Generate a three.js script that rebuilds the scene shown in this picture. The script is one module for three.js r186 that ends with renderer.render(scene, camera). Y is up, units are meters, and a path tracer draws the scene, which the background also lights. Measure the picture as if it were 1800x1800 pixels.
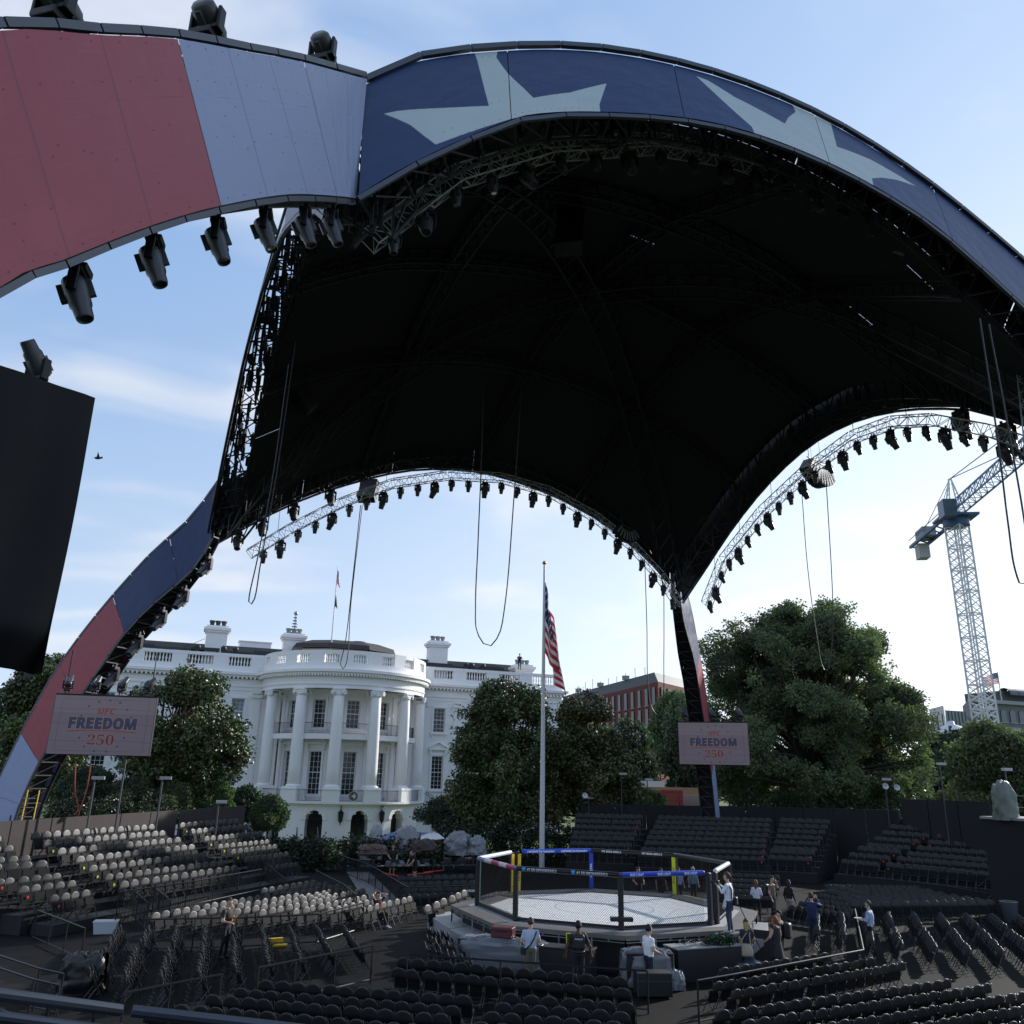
import * as THREE from 'three';
import { mergeGeometries, mergeVertices } from 'three/addons/utils/BufferGeometryUtils.js';
import { RoundedBoxGeometry } from 'three/addons/geometries/RoundedBoxGeometry.js';

// ---------------------------------------------------------------- camera, sky, sun, exposure
const scene = new THREE.Scene();
const FOCAL = 1466, PITCH = 17.6 * Math.PI / 180, ROLL = 1.2 * Math.PI / 180, EYE = 6.06;
const camera = new THREE.PerspectiveCamera(2 * Math.atan(900 / FOCAL) * 180 / Math.PI, 1, 0.1, 4000);
camera.position.set(0, EYE, 0);
camera.rotation.order = 'YXZ';
camera.rotation.set(PITCH, 0, ROLL);
scene.add(camera);

const renderer = new THREE.WebGLRenderer({ antialias: true });
renderer.setSize(1024, 1024);
renderer.toneMapping = THREE.LinearToneMapping;
renderer.toneMappingExposure = 1.25;
renderer.shadowMap.enabled = true;

const SUN_AZ = 50.5 * Math.PI / 180, SUN_EL = 22.5 * Math.PI / 180;      // azimuth from the view axis towards the right
const sunDir = new THREE.Vector3(Math.sin(SUN_AZ) * Math.cos(SUN_EL), Math.sin(SUN_EL), -Math.cos(SUN_AZ) * Math.cos(SUN_EL));
const sun = new THREE.DirectionalLight(new THREE.Color().setRGB(1, 0.96, 0.91), 4.2);
sun.position.copy(sunDir).multiplyScalar(150).add(new THREE.Vector3(0, 0, -40));
sun.target.position.set(0, 0, -40);
sun.castShadow = true;
Object.assign(sun.shadow.camera, { left: -90, right: 90, top: 70, bottom: -70, near: 1, far: 400 });
sun.shadow.mapSize.set(2048, 2048);
sun.shadow.radius = 1.5;
scene.add(sun, sun.target);

// seeded random and value noise
let seed = 7;
const rnd = () => { seed = (seed * 1664525 + 1013904223) >>> 0; return seed / 4294967296; };
const rr = (a, b) => a + (b - a) * rnd();
const hash2 = (i, j) => { let h = (i * 374761393 + j * 668265263) | 0; h = Math.imul(h ^ (h >>> 13), 1274126177); return ((h ^ (h >>> 16)) >>> 0) / 4294967296; };
const sm = t => t * t * (3 - 2 * t);
const noise2 = (x, y) => {
  const i = Math.floor(x), j = Math.floor(y), f = sm(x - i), g = sm(y - j);
  return (hash2(i, j) * (1 - f) + hash2(i + 1, j) * f) * (1 - g) + (hash2(i, j + 1) * (1 - f) + hash2(i + 1, j + 1) * f) * g;
};
const fbm = (x, y, o = 5) => { let s = 0, a = 0.5, n = 0; for (let k = 0; k < o; k++) { s += a * noise2(x, y); n += a; x = x * 2.03 + 17; y = y * 2.03 + 5; a *= 0.5; } return s / n; };
const clamp = (x, a = 0, b = 1) => Math.min(b, Math.max(a, x));
const step = (a, b, x) => sm(clamp((x - a) / (b - a)));
const mix = (a, b, t) => a + (b - a) * t;

{ // clear morning sky: deep blue overhead, milky near the horizon and round the sun, thin cirrus
  const W = 2048, Hh = 1024, data = new Float32Array(W * Hh * 4), d = new THREE.Vector3();
  for (let j = 0; j < Hh; j++) for (let i = 0; i < W; i++) {
    const lat = ((j + 0.5) / Hh - 0.5) * Math.PI, lon = ((i + 0.5) / W - 0.5) * 2 * Math.PI;
    d.set(Math.cos(lat) * Math.cos(lon), Math.sin(lat), Math.cos(lat) * Math.sin(lon));
    const el = Math.max(d.y, 0), mu = d.dot(sunDir);
    const k = Math.pow(1 - el, 2.7), glow = Math.pow(Math.max(0, (mu + 0.25) / 1.25), 4.0) * (0.3 + 0.7 * Math.pow(1 - el, 2.2));
    let r = mix(0.175, 0.60, k), g = mix(0.325, 0.715, k), b = mix(0.60, 0.84, k);
    const far = Math.pow(Math.max(0, (0.55 - mu) / 1.55), 1.2); r *= 1 - 0.06 * far; g *= 1 - 0.04 * far;
    r += 0.85 * glow; g += 0.80 * glow; b += 0.66 * glow;
    const q = 1 / (0.22 + el), cx = d.x * q, cz = d.z * q;
    const warp = fbm(cx * 1.3 + 4, cz * 1.3 + 9, 3) * 1.6;
    let c = fbm(cx * 2.6 + warp * 1.2 + 31.4, cz * 5.2 - warp * 1.4 + 11.7, 7);
    const patch = fbm(cx * 1.1 + 8.3, cz * 1.1 + 2.1, 3);
    c = step(0.475, 0.80, c * 0.7 + patch * 0.4) * step(0.0, 0.14, el) * 0.72;
    const wb = 0.76 + 0.22 * glow;
    r = mix(r, wb, c); g = mix(g, wb * 1.0, c); b = mix(b, wb * 1.02, c);
    if (d.y < 0) { const t = step(0, -0.06, d.y); r = mix(r, 0.10, t); g = mix(g, 0.11, t); b = mix(b, 0.10, t); }
    const o = (j * W + i) * 4; data[o] = r; data[o + 1] = g; data[o + 2] = b; data[o + 3] = 1;
  }
  const t = new THREE.DataTexture(data, W, Hh, THREE.RGBAFormat, THREE.FloatType);
  t.mapping = THREE.EquirectangularReflectionMapping; t.magFilter = t.minFilter = THREE.LinearFilter; t.needsUpdate = true;
  scene.background = t; scene.environment = t;
}

// ---------------------------------------------------------------- helpers
const V = (x, y, z) => new THREE.Vector3(x, y, z);
const viewM = new THREE.Matrix4().makeRotationFromEuler(camera.rotation);
const ray = (u, v) => V(u - 900, 900 - v, -FOCAL).applyMatrix4(viewM);          // survey of the photograph: sight line
const onY = (u, v, y) => { const d = ray(u, v); return d.multiplyScalar((y - EYE) / d.y).add(V(0, EYE, 0)); };   // where it meets the level y
const atD = (u, v, D) => { const d = ray(u, v); return d.multiplyScalar(D / Math.hypot(d.x, d.z)).add(V(0, EYE, 0)); }; // at ground distance D
const interp = (pts, x) => { // piecewise cubic through sorted points
  const n = pts.length; if (x <= pts[0][0]) return pts[0][1]; if (x >= pts[n - 1][0]) return pts[n - 1][1];
  let i = 0; while (pts[i + 1][0] < x) i++;
  const sl = k => (k <= 0 || k >= n - 1) ? (k <= 0 ? (pts[1][1] - pts[0][1]) / (pts[1][0] - pts[0][0]) : (pts[n - 1][1] - pts[n - 2][1]) / (pts[n - 1][0] - pts[n - 2][0])) : (pts[k + 1][1] - pts[k - 1][1]) / (pts[k + 1][0] - pts[k - 1][0]);
  const h = pts[i + 1][0] - pts[i][0], t = (x - pts[i][0]) / h, a = pts[i][1], b = pts[i + 1][1], m0 = sl(i) * h, m1 = sl(i + 1) * h;
  return (2 * t ** 3 - 3 * t * t + 1) * a + (t ** 3 - 2 * t * t + t) * m0 + (-2 * t ** 3 + 3 * t * t) * b + (t ** 3 - t * t) * m1;
};

const taken = new Map();
const numbered = n => { const k = taken.get(n) || 0; taken.set(n, k + 1); return k ? `${n}_${String(k).padStart(3, '0')}` : n; };
const cap = ['first', 'second', 'third', 'fourth', 'fifth', 'sixth', 'seventh', 'eighth', 'ninth', 'tenth', 'eleventh', 'twelfth', 'thirteenth', 'fourteenth', 'fifteenth', 'sixteenth', 'seventeenth', 'eighteenth', 'nineteenth', 'twentieth', 'twenty-first', 'twenty-second', 'twenty-third', 'twenty-fourth', 'twenty-fifth', 'twenty-sixth', 'twenty-seventh', 'twenty-eighth'];
function tag(o, label, category, group, kind) { o.userData.label = label; if (category) o.userData.category = category; if (group) o.userData.group = group; if (kind) o.userData.kind = kind; return o; }
function thing(name, label, category, p = V(0, 0, 0), turn = 0, group) {
  const o = new THREE.Group(); o.name = numbered(name); o.position.copy(p); o.rotation.y = turn; scene.add(o);
  return tag(o, label, category, group);
}
function part(name, geo, m, parent) { const o = new THREE.Mesh(geo.build ? geo.build() : geo, m); o.name = name; parent.add(o); return o; }
function single(name, geo, m, label, category, group) { const o = new THREE.Mesh(geo.build ? geo.build() : geo, m); o.name = numbered(name); scene.add(o); return tag(o, label, category, group); }
function struct(name, geo, m, label) { const o = new THREE.Mesh(geo.build ? geo.build() : geo, m); o.name = numbered(name); scene.add(o); o.userData.kind = 'structure'; if (label) o.userData.label = label; return o; }
function copy(o, label, p, turn, scale) { const c = o.clone(); c.name = numbered(o.name.replace(/_\d{3}$/, '')); c.userData = { ...o.userData, label }; scene.add(c); if (p) c.position.copy(p); if (turn !== undefined) c.rotation.set(0, turn, 0); if (scale) c.scale.setScalar(scale); return c; }

class G { // collects faces; uv in metres by the main direction of each face
  constructor() { this.p = []; this.n = []; this.u = []; }
  tri(a, b, c, uv) {
    const nx = (b.y - a.y) * (c.z - a.z) - (b.z - a.z) * (c.y - a.y), ny = (b.z - a.z) * (c.x - a.x) - (b.x - a.x) * (c.z - a.z), nz = (b.x - a.x) * (c.y - a.y) - (b.y - a.y) * (c.x - a.x);
    const l = Math.hypot(nx, ny, nz) || 1, ax = Math.abs(nx), ay = Math.abs(ny), az = Math.abs(nz);
    [a, b, c].forEach((q, i) => {
      this.p.push(q.x, q.y, q.z); this.n.push(nx / l, ny / l, nz / l);
      if (uv) this.u.push(uv[i][0], uv[i][1]); else if (ay >= ax && ay >= az) this.u.push(q.x, q.z); else if (ax >= az) this.u.push(q.z, q.y); else this.u.push(q.x, q.y);
    });
    return this;
  }
  quad(a, b, c, d, uv) { this.tri(a, b, c, uv && [uv[0], uv[1], uv[2]]); return this.tri(a, c, d, uv && [uv[0], uv[2], uv[3]]); }
  hexa(q) { // q: 4 lower then 4 upper corners, counter-clockwise from above
    const [a, b, c, d, e, f, g, h] = q; this.quad(d, c, b, a).quad(e, f, g, h).quad(a, b, f, e).quad(b, c, g, f).quad(c, d, h, g); return this.quad(d, a, e, h);
  }
  box(w, h, d, x = 0, y = 0, z = 0, ry = 0) { // y is the underside
    const c = Math.cos(ry), s = Math.sin(ry), q = [];
    for (const yy of [y, y + h]) for (const [i, k] of [[-1, 1], [1, 1], [1, -1], [-1, -1]]) { const lx = i * w / 2, lz = k * d / 2; q.push(V(x + lx * c + lz * s, yy, z - lx * s + lz * c)); }
    return this.hexa(q);
  }
  bar(a, b, r = 0.03, n = 4, r2 = r) {
    const t = V().subVectors(b, a).normalize(), u = Math.abs(t.y) > 0.95 ? V(1, 0, 0) : V(0, 1, 0), e = V().crossVectors(u, t).normalize(), f = V().crossVectors(t, e), A = [], B = [];
    for (let i = 0; i < n; i++) { const w = (i + 0.5) / n * 2 * Math.PI, o = V().addScaledVector(e, Math.cos(w)).addScaledVector(f, Math.sin(w)); A.push(V().copy(a).addScaledVector(o, r)); B.push(V().copy(b).addScaledVector(o, r2)); }
    for (let i = 0; i < n; i++) { const j = (i + 1) % n; this.quad(A[i], A[j], B[j], B[i]); if (i > 0 && i < n - 1) { this.tri(A[0], A[j], A[i]); this.tri(B[0], B[i], B[j]); } }
    return this;
  }
  poly(pts, r, n = 5) { for (let i = 0; i + 1 < pts.length; i++) this.bar(pts[i], pts[i + 1], r, n); return this; }
  add(geo, m) {
    let g = geo.index ? geo.toNonIndexed() : geo.clone(); if (m) g.applyMatrix4(m); const P = g.attributes.position, N = g.attributes.normal, U = g.attributes.uv;
    for (let i = 0; i < P.count; i++) { this.p.push(P.getX(i), P.getY(i), P.getZ(i)); this.n.push(N.getX(i), N.getY(i), N.getZ(i)); this.u.push(U ? U.getX(i) : 0, U ? U.getY(i) : 0); }
    return this;
  }
  move(m) { const v = V(), nm = new THREE.Matrix3().getNormalMatrix(m); for (let i = 0; i < this.p.length; i += 3) { v.set(this.p[i], this.p[i + 1], this.p[i + 2]).applyMatrix4(m); this.p[i] = v.x; this.p[i + 1] = v.y; this.p[i + 2] = v.z; v.set(this.n[i], this.n[i + 1], this.n[i + 2]).applyMatrix3(nm).normalize(); this.n[i] = v.x; this.n[i + 1] = v.y; this.n[i + 2] = v.z; } return this; }
  build() { const g = new THREE.BufferGeometry(); g.setAttribute('position', new THREE.Float32BufferAttribute(this.p, 3)); g.setAttribute('normal', new THREE.Float32BufferAttribute(this.n, 3)); g.setAttribute('uv', new THREE.Float32BufferAttribute(this.u, 2)); return g; }
}
const M4 = (x = 0, y = 0, z = 0, rx = 0, ry = 0, rz = 0, s = 1) => new THREE.Matrix4().compose(V(x, y, z), new THREE.Quaternion().setFromEuler(new THREE.Euler(rx, ry, rz, 'YXZ')), typeof s === 'number' ? V(s, s, s) : s);
const lathe = (pts, n = 16) => new THREE.LatheGeometry(pts.map(([r, y]) => new THREE.Vector2(r, y)), n);
// grid surface from f(i,j) -> Vector3, smooth normals, uv given by g(i,j)
function sheet(ni, nj, f, uvf) {
  const pos = [], uv = [], idx = [];
  for (let j = 0; j <= nj; j++) for (let i = 0; i <= ni; i++) { const p = f(i / ni, j / nj); pos.push(p.x, p.y, p.z); const q = uvf ? uvf(i / ni, j / nj) : [i / ni, j / nj]; uv.push(q[0], q[1]); }
  for (let j = 0; j < nj; j++) for (let i = 0; i < ni; i++) { const a = j * (ni + 1) + i, b = a + 1, c = a + ni + 1, d = c + 1; idx.push(a, b, d, a, d, c); }
  const g = new THREE.BufferGeometry(); g.setAttribute('position', new THREE.Float32BufferAttribute(pos, 3)); g.setAttribute('uv', new THREE.Float32BufferAttribute(uv, 2)); g.setIndex(idx); g.computeVertexNormals(); return g;
}
function texture(size, f, { rep = 1, srgb = false } = {}) { // f(x,y) in 0..1 -> grey or [r,g,b] 0..1, tiles
  const d = new Uint8Array(size * size * 4);
  for (let j = 0; j < size; j++) for (let i = 0; i < size; i++) { const c = f(i / size, j / size), o = (j * size + i) * 4; for (let k = 0; k < 3; k++) d[o + k] = 255 * clamp(Array.isArray(c) ? c[k] : c); d[o + 3] = 255; }
  const t = new THREE.DataTexture(d, size, size); t.wrapS = t.wrapT = THREE.RepeatWrapping; t.magFilter = THREE.LinearFilter; t.minFilter = THREE.LinearMipmapLinearFilter; t.generateMipmaps = true; t.repeat.set(rep, rep); if (srgb) t.colorSpace = THREE.SRGBColorSpace; t.needsUpdate = true; return t;
}
const tileNoise = (x, y, f, s = 0) => { // periodic in 0..1
  const X = x * f, Y = y * f, i = Math.floor(X), j = Math.floor(Y), a = sm(X - i), b = sm(Y - j), h = (p, q) => hash2(((p % f) + f) % f + s * 131, ((q % f) + f) % f + s * 57);
  return (h(i, j) * (1 - a) + h(i + 1, j) * a) * (1 - b) + (h(i, j + 1) * (1 - a) + h(i + 1, j + 1) * a) * b;
};
const tfbm = (x, y, f, o = 4, s = 0) => { let v = 0, a = 0.5, n = 0; for (let k = 0; k < o; k++) { v += a * tileNoise(x, y, f, s + k); n += a; f *= 2; a *= 0.5; } return v / n; };
function canvas(w, h, draw) { const c = document.createElement('canvas'); c.width = w; c.height = h; draw(c.getContext('2d'), w, h); const t = new THREE.CanvasTexture(c); t.colorSpace = THREE.SRGBColorSpace; t.magFilter = THREE.LinearFilter; t.anisotropy = 8; return t; }
const lin = (r, g, b) => new THREE.Color().setRGB(r, g, b);
const mat = (c, roughness = 0.7, metalness = 0, o = {}) => new THREE.MeshStandardMaterial({ color: Array.isArray(c) ? lin(...c) : c, roughness, metalness, side: THREE.DoubleSide, ...o });
const pmat = (c, roughness, o = {}) => new THREE.MeshPhysicalMaterial({ color: Array.isArray(c) ? lin(...c) : c, roughness, side: THREE.DoubleSide, ...o });

const grainTex = texture(256, (x, y) => 0.55 + 0.45 * tfbm(x, y, 16, 4));
const patchTex = texture(256, (x, y) => { const v = 0.70 + 0.30 * tfbm(x, y, 4, 6, 3); return [v, v, v]; });
const rep = (t, s) => { const c = t.clone(); c.repeat.set(s, s); c.needsUpdate = true; return c; };
const M = {
  black: mat([0.012, 0.012, 0.014], 0.55), blackGloss: mat([0.020, 0.022, 0.027], 0.33), blackMetal: mat([0.02, 0.02, 0.022], 0.42, 0.6),
  steel: mat([0.45, 0.46, 0.48], 0.35, 0.9), alu: mat([0.32, 0.33, 0.35], 0.4, 0.85), darkAlu: mat([0.10, 0.105, 0.115], 0.42, 0.8), greyPaint: mat([0.25, 0.26, 0.27], 0.6),
  white: mat([0.88, 0.855, 0.84], 0.62, 0, { roughnessMap: rep(grainTex, 0.6) }), whitePlain: mat([0.76, 0.76, 0.75], 0.55),
  glass: pmat([0.02, 0.025, 0.028], 0.06, { specularIntensity: 1 }), head: mat([0.055, 0.058, 0.066], 0.36), roofDark: mat([0.05, 0.05, 0.052], 0.75), yellow: mat([0.75, 0.5, 0.02], 0.5), red: mat([0.5, 0.03, 0.03], 0.5), yellowTag: mat([0.65, 0.75, 0.03], 0.5), redTag: mat([0.7, 0.03, 0.03], 0.5),
  wood: mat([0.33, 0.22, 0.13], 0.75), cable: mat([0.025, 0.026, 0.03], 0.5), lens: pmat([0.03, 0.035, 0.05], 0.05, { clearcoat: 1 }), bark: mat([0.055, 0.042, 0.032], 0.95),
};
// ---------------------------------------------------------------- ground
{
  const lawn = texture(512, (x, y) => { const n = tfbm(x, y, 8, 6), m = tfbm(x, y, 64, 3, 9); return [0.19 + 0.12 * n + 0.08 * m, 0.25 + 0.12 * n + 0.09 * m, 0.10 + 0.06 * n + 0.03 * m]; }, { srgb: true });
  lawn.repeat.set(0.11, 0.11);
  const g = new G(); g.quad(V(-1500, 0, 300), V(1500, 0, 300), V(1500, 0, -1500), V(-1500, 0, -1500));
  struct('ground', g, mat(0xffffff, 0.95, 0, { map: lawn, bumpMap: rep(grainTex, 1.3), bumpScale: 0.03 }), 'mown lawn around the arena and the mansion');
}
const CX = 3.62, CZ = -36.03, PHI = 23.8 * Math.PI / 180;                 // arena centre and its turn
const CAGE = V(3.95, 0, -36.0);
const AU = V(Math.cos(PHI), 0, -Math.sin(PHI)), AN = V(Math.sin(PHI), 0, Math.cos(PHI));
const loc = (u, y, n) => V(CX, y, CZ).addScaledVector(AU, u).addScaledVector(AN, n);  // arena coordinates: along, up, towards the viewer
{
  const floorTex = texture(512, (x, y) => { const n = tfbm(x, y, 6, 6, 2), m = tfbm(x, y, 96, 2, 7); const w = step(0.62, 0.8, tfbm(x, y, 9, 5, 21)) * 0.07; const v = 0.008 + 0.045 * n + 0.035 * m + w; return [v, v * 0.98, v * 0.95]; }, { srgb: true });
  floorTex.repeat.set(0.09, 0.09);
  const g = new G(); g.quad(loc(-36, 0.012, 40), loc(36, 0.012, 40), loc(36, 0.012, -33), loc(-36, 0.012, -33));
  struct('arena_floor', g, pmat(0xffffff, 0.85, { specularIntensity: 0.3, map: floorTex, bumpMap: rep(grainTex, 2), bumpScale: 0.004 }), 'dark temporary flooring of the arena');
  const p = new G(), a = onY(596, 1512, 0.02), b = onY(628, 1512, 0.02), c = onY(722, 1602, 0.02), d = onY(655, 1606, 0.02); p.quad(d, c, b, a);
  struct('path', p, mat([0.16, 0.165, 0.17], 0.75, 0, { map: rep(patchTex, 0.4) }), 'grey matted walkway leading from the mansion to the cage');
}
// ---------------------------------------------------------------- white mansion with the rounded colonnade
const MP = V(-17.737, 0, -91.968), MT = 0.359;
{
  const h = thing('mansion', 'white neoclassical mansion with a rounded two-storey column portico and balustraded roof', 'mansion', MP, MT);
  const W = M.white, wp = (n, g, p = h) => part(n, g, W, p);
  const coursed = mat([0.88, 0.855, 0.84], 0.66, 0, { bumpMap: rep(grainTex, 1.2), bumpScale: 0.006 });
  const arc = (g, a0, a1, r0, r1, y0, y1, n = 6) => { for (let i = 0; i < n; i++) { const s = mix(a0, a1, i / n), e = mix(a0, a1, (i + 1) / n), P = (r, a, y) => V(r * Math.sin(a), y, r * Math.cos(a)); g.hexa([P(r1, s, y0), P(r1, e, y0), P(r0, e, y0), P(r0, s, y0), P(r1, s, y1), P(r1, e, y1), P(r0, e, y1), P(r0, s, y1)]); } return g; };
  const D = Math.PI / 180, HALF = 25.6, BW = 8.6;                        // half width, half width of the bow
  const winX = [10.8, 14.9, 19.0, 23.1], rows = [[4.55, 8.06, 1.32], [10.55, 13.2, 1.32]];
  // wings: walls with real openings
  for (const s of [-1, 1]) {
    const sh = new THREE.Shape(); sh.moveTo(s * 6.5, 3.3); sh.lineTo(s * HALF, 3.3); sh.lineTo(s * HALF, 14.0); sh.lineTo(s * 6.5, 14.0); sh.closePath();
    for (const x of winX) for (const [y0, y1, w] of rows) { const q = new THREE.Path(); q.moveTo(s * x - w / 2, y0); q.lineTo(s * x + w / 2, y0); q.lineTo(s * x + w / 2, y1); q.lineTo(s * x - w / 2, y1); q.closePath(); sh.holes.push(q); }
    const g = new THREE.ExtrudeGeometry(sh, { depth: 0.5, bevelEnabled: false }); g.translate(0, 0, -0.5); part('wall', g, coursed, h);
    const b = new G(); // ground floor, rusticated courses with recessed joints
    for (let k = 0; k < 7; k++) b.box(HALF - 6.5 + 0.06, 0.44, 0.62, s * (HALF + 6.5) / 2, 0.02 + k * 0.465, -0.25);
    b.box(HALF - 6.5, 3.2, 0.4, s * (HALF + 6.5) / 2, 0, -0.28); const bp = part('base_course', b, coursed, h); bp.userData.kind = 'stuff';
    for (const x of winX) { const lw = new G(); lw.box(1.1, 1.2, 0.06, s * x, 1.2, 0.09); part('basement_window', lw, M.glass, h); }
  }
  { const g = new G(); g.box(0.5, 14, 25, -HALF + 0.25, 0, -13.1).box(0.5, 14, 25, HALF - 0.25, 0, -13.1).box(2 * HALF - 1.2, 13.6, 0.3, 0, 0.3, -1.6).box(2 * HALF, 14, 0.4, 0, 0, -25.6); wp('inner_wall', g); }
  // windows with sashes, glazing bars, architraves
  const curtain = mat([0.42, 0.40, 0.35], 0.9), blind = mat([0.26, 0.28, 0.31], 0.5);
  function windowAt(parent, x, y0, y1, w, z, ry, kind) {
    const o = new THREE.Group(); o.name = 'window'; o.position.set(x, y0, z); o.rotation.y = ry; parent.add(o); const H = y1 - y0;
    const f = new G(); f.box(0.09, H, 0.12, -w / 2 + 0.045, 0, -0.28).box(0.09, H, 0.12, w / 2 - 0.045, 0, -0.28).box(w, 0.09, 0.12, 0, 0, -0.279).box(w, 0.09, 0.12, 0, H - 0.09, -0.279).box(w, 0.08, 0.13, 0, H / 2, -0.278);
    for (const k of [1, 2]) f.box(0.03, H, 0.05, -w / 2 + k * w / 3, 0, -0.28); const n = H > 3 ? 8 : 6; for (let k = 1; k < n; k++) if (k !== n / 2) f.box(w, 0.03, 0.052, 0, k * H / n, -0.28);
    part('sash', f, M.whitePlain, o); const g = new G(); g.box(w, H / 2, 0.02, 0, 0, -0.31); part('pane', g, M.glass, o); const g2 = new G(); g2.box(w, H / 2, 0.02, 0, H / 2 + 0.001, -0.31); part('pane', g2, kind === 'blind' ? blind : M.glass, o); if (kind === 'blind') { const g3 = new G(); g3.box(w, H / 2, 0.02, 0, 0, -0.306); part('blind', g3, blind, o); }
    const c = new G(); c.box(0.2, H + 0.2, 0.1, -w / 2 - 0.1, -0.05, 0.05).box(0.2, H + 0.2, 0.1, w / 2 + 0.1, -0.05, 0.05).box(w + 0.4, 0.22, 0.11, 0, H + 0.001, 0.05).box(w + 0.7, 0.16, 0.26, 0, -0.2, 0.08);
    for (const s of [-1, 1]) c.box(0.18, 0.34, 0.14, s * (w / 2 + 0.12), -0.54, 0.05);
    part('architrave', c, W, o);
    if (kind === 'pediment' || kind === 'arch') {
      const p = new G(); p.box(w + 0.9, 0.16, 0.34, 0, H + 0.62, 0.12); for (const s of [-1, 1]) p.box(0.2, 0.55, 0.26, s * (w / 2 + 0.2), H + 0.1, 0.1);
      const pt = []; for (let k = 0; k <= 8; k++) { const t = k / 8 * 2 - 1; pt.push(V(t * (w / 2 + 0.45), H + 0.80 + (kind === 'arch' ? 0.42 * Math.sqrt(1 - t * t * 0.98) - 0.05 : 0.62 * (1 - Math.abs(t))), 0.16)); }
      for (let k = 0; k < 8; k++) { const a = pt[k], b = pt[k + 1], e = V(0, 0.1, 0), q = V(0, 0, -0.16); p.hexa([a.clone().sub(q), b.clone().sub(q), b.clone().add(q), a.clone().add(q), a.clone().sub(q).add(e), b.clone().sub(q).add(e), b.clone().add(q).add(e), a.clone().add(q).add(e)]); p.quad(V(a.x, H + 0.78, 0.1), V(b.x, H + 0.78, 0.1), V(b.x, b.y, 0.1), V(a.x, a.y, 0.1)); }
      part('pediment', p, W, o);
    }
    return o;
  }
  for (const s of [-1, 1]) winX.forEach((x, i) => { windowAt(h, s * x, ...rows[0].slice(0, 2), 1.32, 0, 0, i % 2 ? 'arch' : 'pediment'); windowAt(h, s * x, ...rows[1].slice(0, 2), 1.32, 0, 0, s < 0 && i === 0 ? 'blind' : ''); });
  // pilasters with small scroll capitals between the wing windows
  for (const s of [-1, 1]) for (const x of [9.0, 12.85, 16.95, 21.05, 25.1]) {
    const g = new G(); g.box(0.8, 9.0, 0.16, s * x, 4.1, 0.08).box(0.95, 0.5, 0.24, s * x, 3.6, 0.1); const p = wp('pilaster', g);
    const c = new G(); c.box(0.9, 0.16, 0.3, s * x, 13.74, 0.1); for (const k of [-1, 1]) c.add(new THREE.CylinderGeometry(0.19, 0.19, 0.3, 12), M4(s * x + k * 0.42, 13.5, 0.12, Math.PI / 2)); c.box(0.7, 0.3, 0.2, s * x, 13.3, 0.1); part('capital', c, W, p);
  }
  // bow wall behind the colonnade, with its openings
  const RB = 6.35, bow = [-62, -31, 0, 31, 62].map(a => a * D), hw = 0.68 / RB;
  {
    const g = new G(); let a = -90 * D;
    for (const c of bow) { arc(g, a, c - hw, RB - 0.45, RB, 3.4, 14, 4); for (const [y0, y1] of [[3.4, 4.0], [8.1, 10.3], [13.1, 14]]) arc(g, c - hw, c + hw, RB - 0.45, RB, y0, y1, 2); a = c + hw; }
    arc(g, a, 90 * D, RB - 0.45, RB, 3.4, 14, 4); part('bow_wall', g, coursed, h);
    for (const c of bow) { windowAt(h, (RB - 0.02) * Math.sin(c), 4.0, 8.1, 1.34, (RB - 0.02) * Math.cos(c), c, 'arch'); windowAt(h, (RB - 0.02) * Math.sin(c), 10.3, 13.1, 1.34, (RB - 0.02) * Math.cos(c), c, ''); }
    const d = new G(); arc(d, -90 * D, 90 * D, RB - 1.6, RB - 1.5, 3.4, 14, 16); part('inner_wall', d, mat([0.10, 0.095, 0.09], 0.9), h);
    const pil = new G(); for (let k = -2; k <= 3; k++) { const q = (k * 31 - 15.5) * D; arc(pil, q - 0.06, q + 0.06, RB, RB + 0.14, 3.6, 13.6, 2); } const pp = wp('pilaster', pil);
  }
  // columns
  const angs = [-68.8, -39.3, -12.9, 12.9, 39.3, 68.8].map(a => a * D), RC = 8.26;
  const shaft = lathe([[0.0, 4.98], [0.60, 4.98], [0.60, 6.5], [0.585, 8.5], [0.555, 10.8], [0.515, 13.3], [0.0, 13.3]], 28), baseG = (() => { const g = new G(); g.add(lathe([[0.6, 4.98], [0.66, 4.94], [0.74, 4.88], [0.76, 4.82], [0.74, 4.76], [0.0, 4.76]], 24)); g.box(1.56, 0.14, 1.56, 0, 4.63, 0); return g.build(); })();
  const capG = (() => { const g = new G(); g.add(lathe([[0, 13.3], [0.5, 13.3], [0.56, 13.36], [0.6, 13.5], [0.55, 13.6], [0, 13.6]], 20)); g.box(1.26, 0.12, 1.26, 0, 13.84, 0); for (const [sx, sz] of [[-1, -1], [1, -1], [-1, 1], [1, 1]]) { g.add(new THREE.TorusGeometry(0.17, 0.075, 6, 14), M4(sx * 0.58, 13.62, sz * 0.5, 0, sx * sz * 0.5)); g.add(new THREE.SphereGeometry(0.1, 8, 6), M4(sx * 0.58, 13.62, sz * 0.52)); } for (const sz of [-1, 1]) g.box(1.0, 0.22, 0.14, 0, 13.6, sz * 0.5); return g.build(); })();
  const plinthG = (() => { const g = new G(); g.box(1.66, 1.16, 1.66, 0, 3.47, 0); g.box(1.76, 0.12, 1.76, 0, 4.52, 0); return g.build(); })();
  for (const a of angs) {
    const c = new THREE.Group(); c.name = 'column'; c.position.set(RC * Math.sin(a), 0, RC * Math.cos(a)); c.rotation.y = a; h.add(c);
    part('shaft', shaft, W, c); part('base', baseG, W, c); part('capital', capG, W, c); part('plinth', plinthG, coursed, c);
  }
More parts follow.
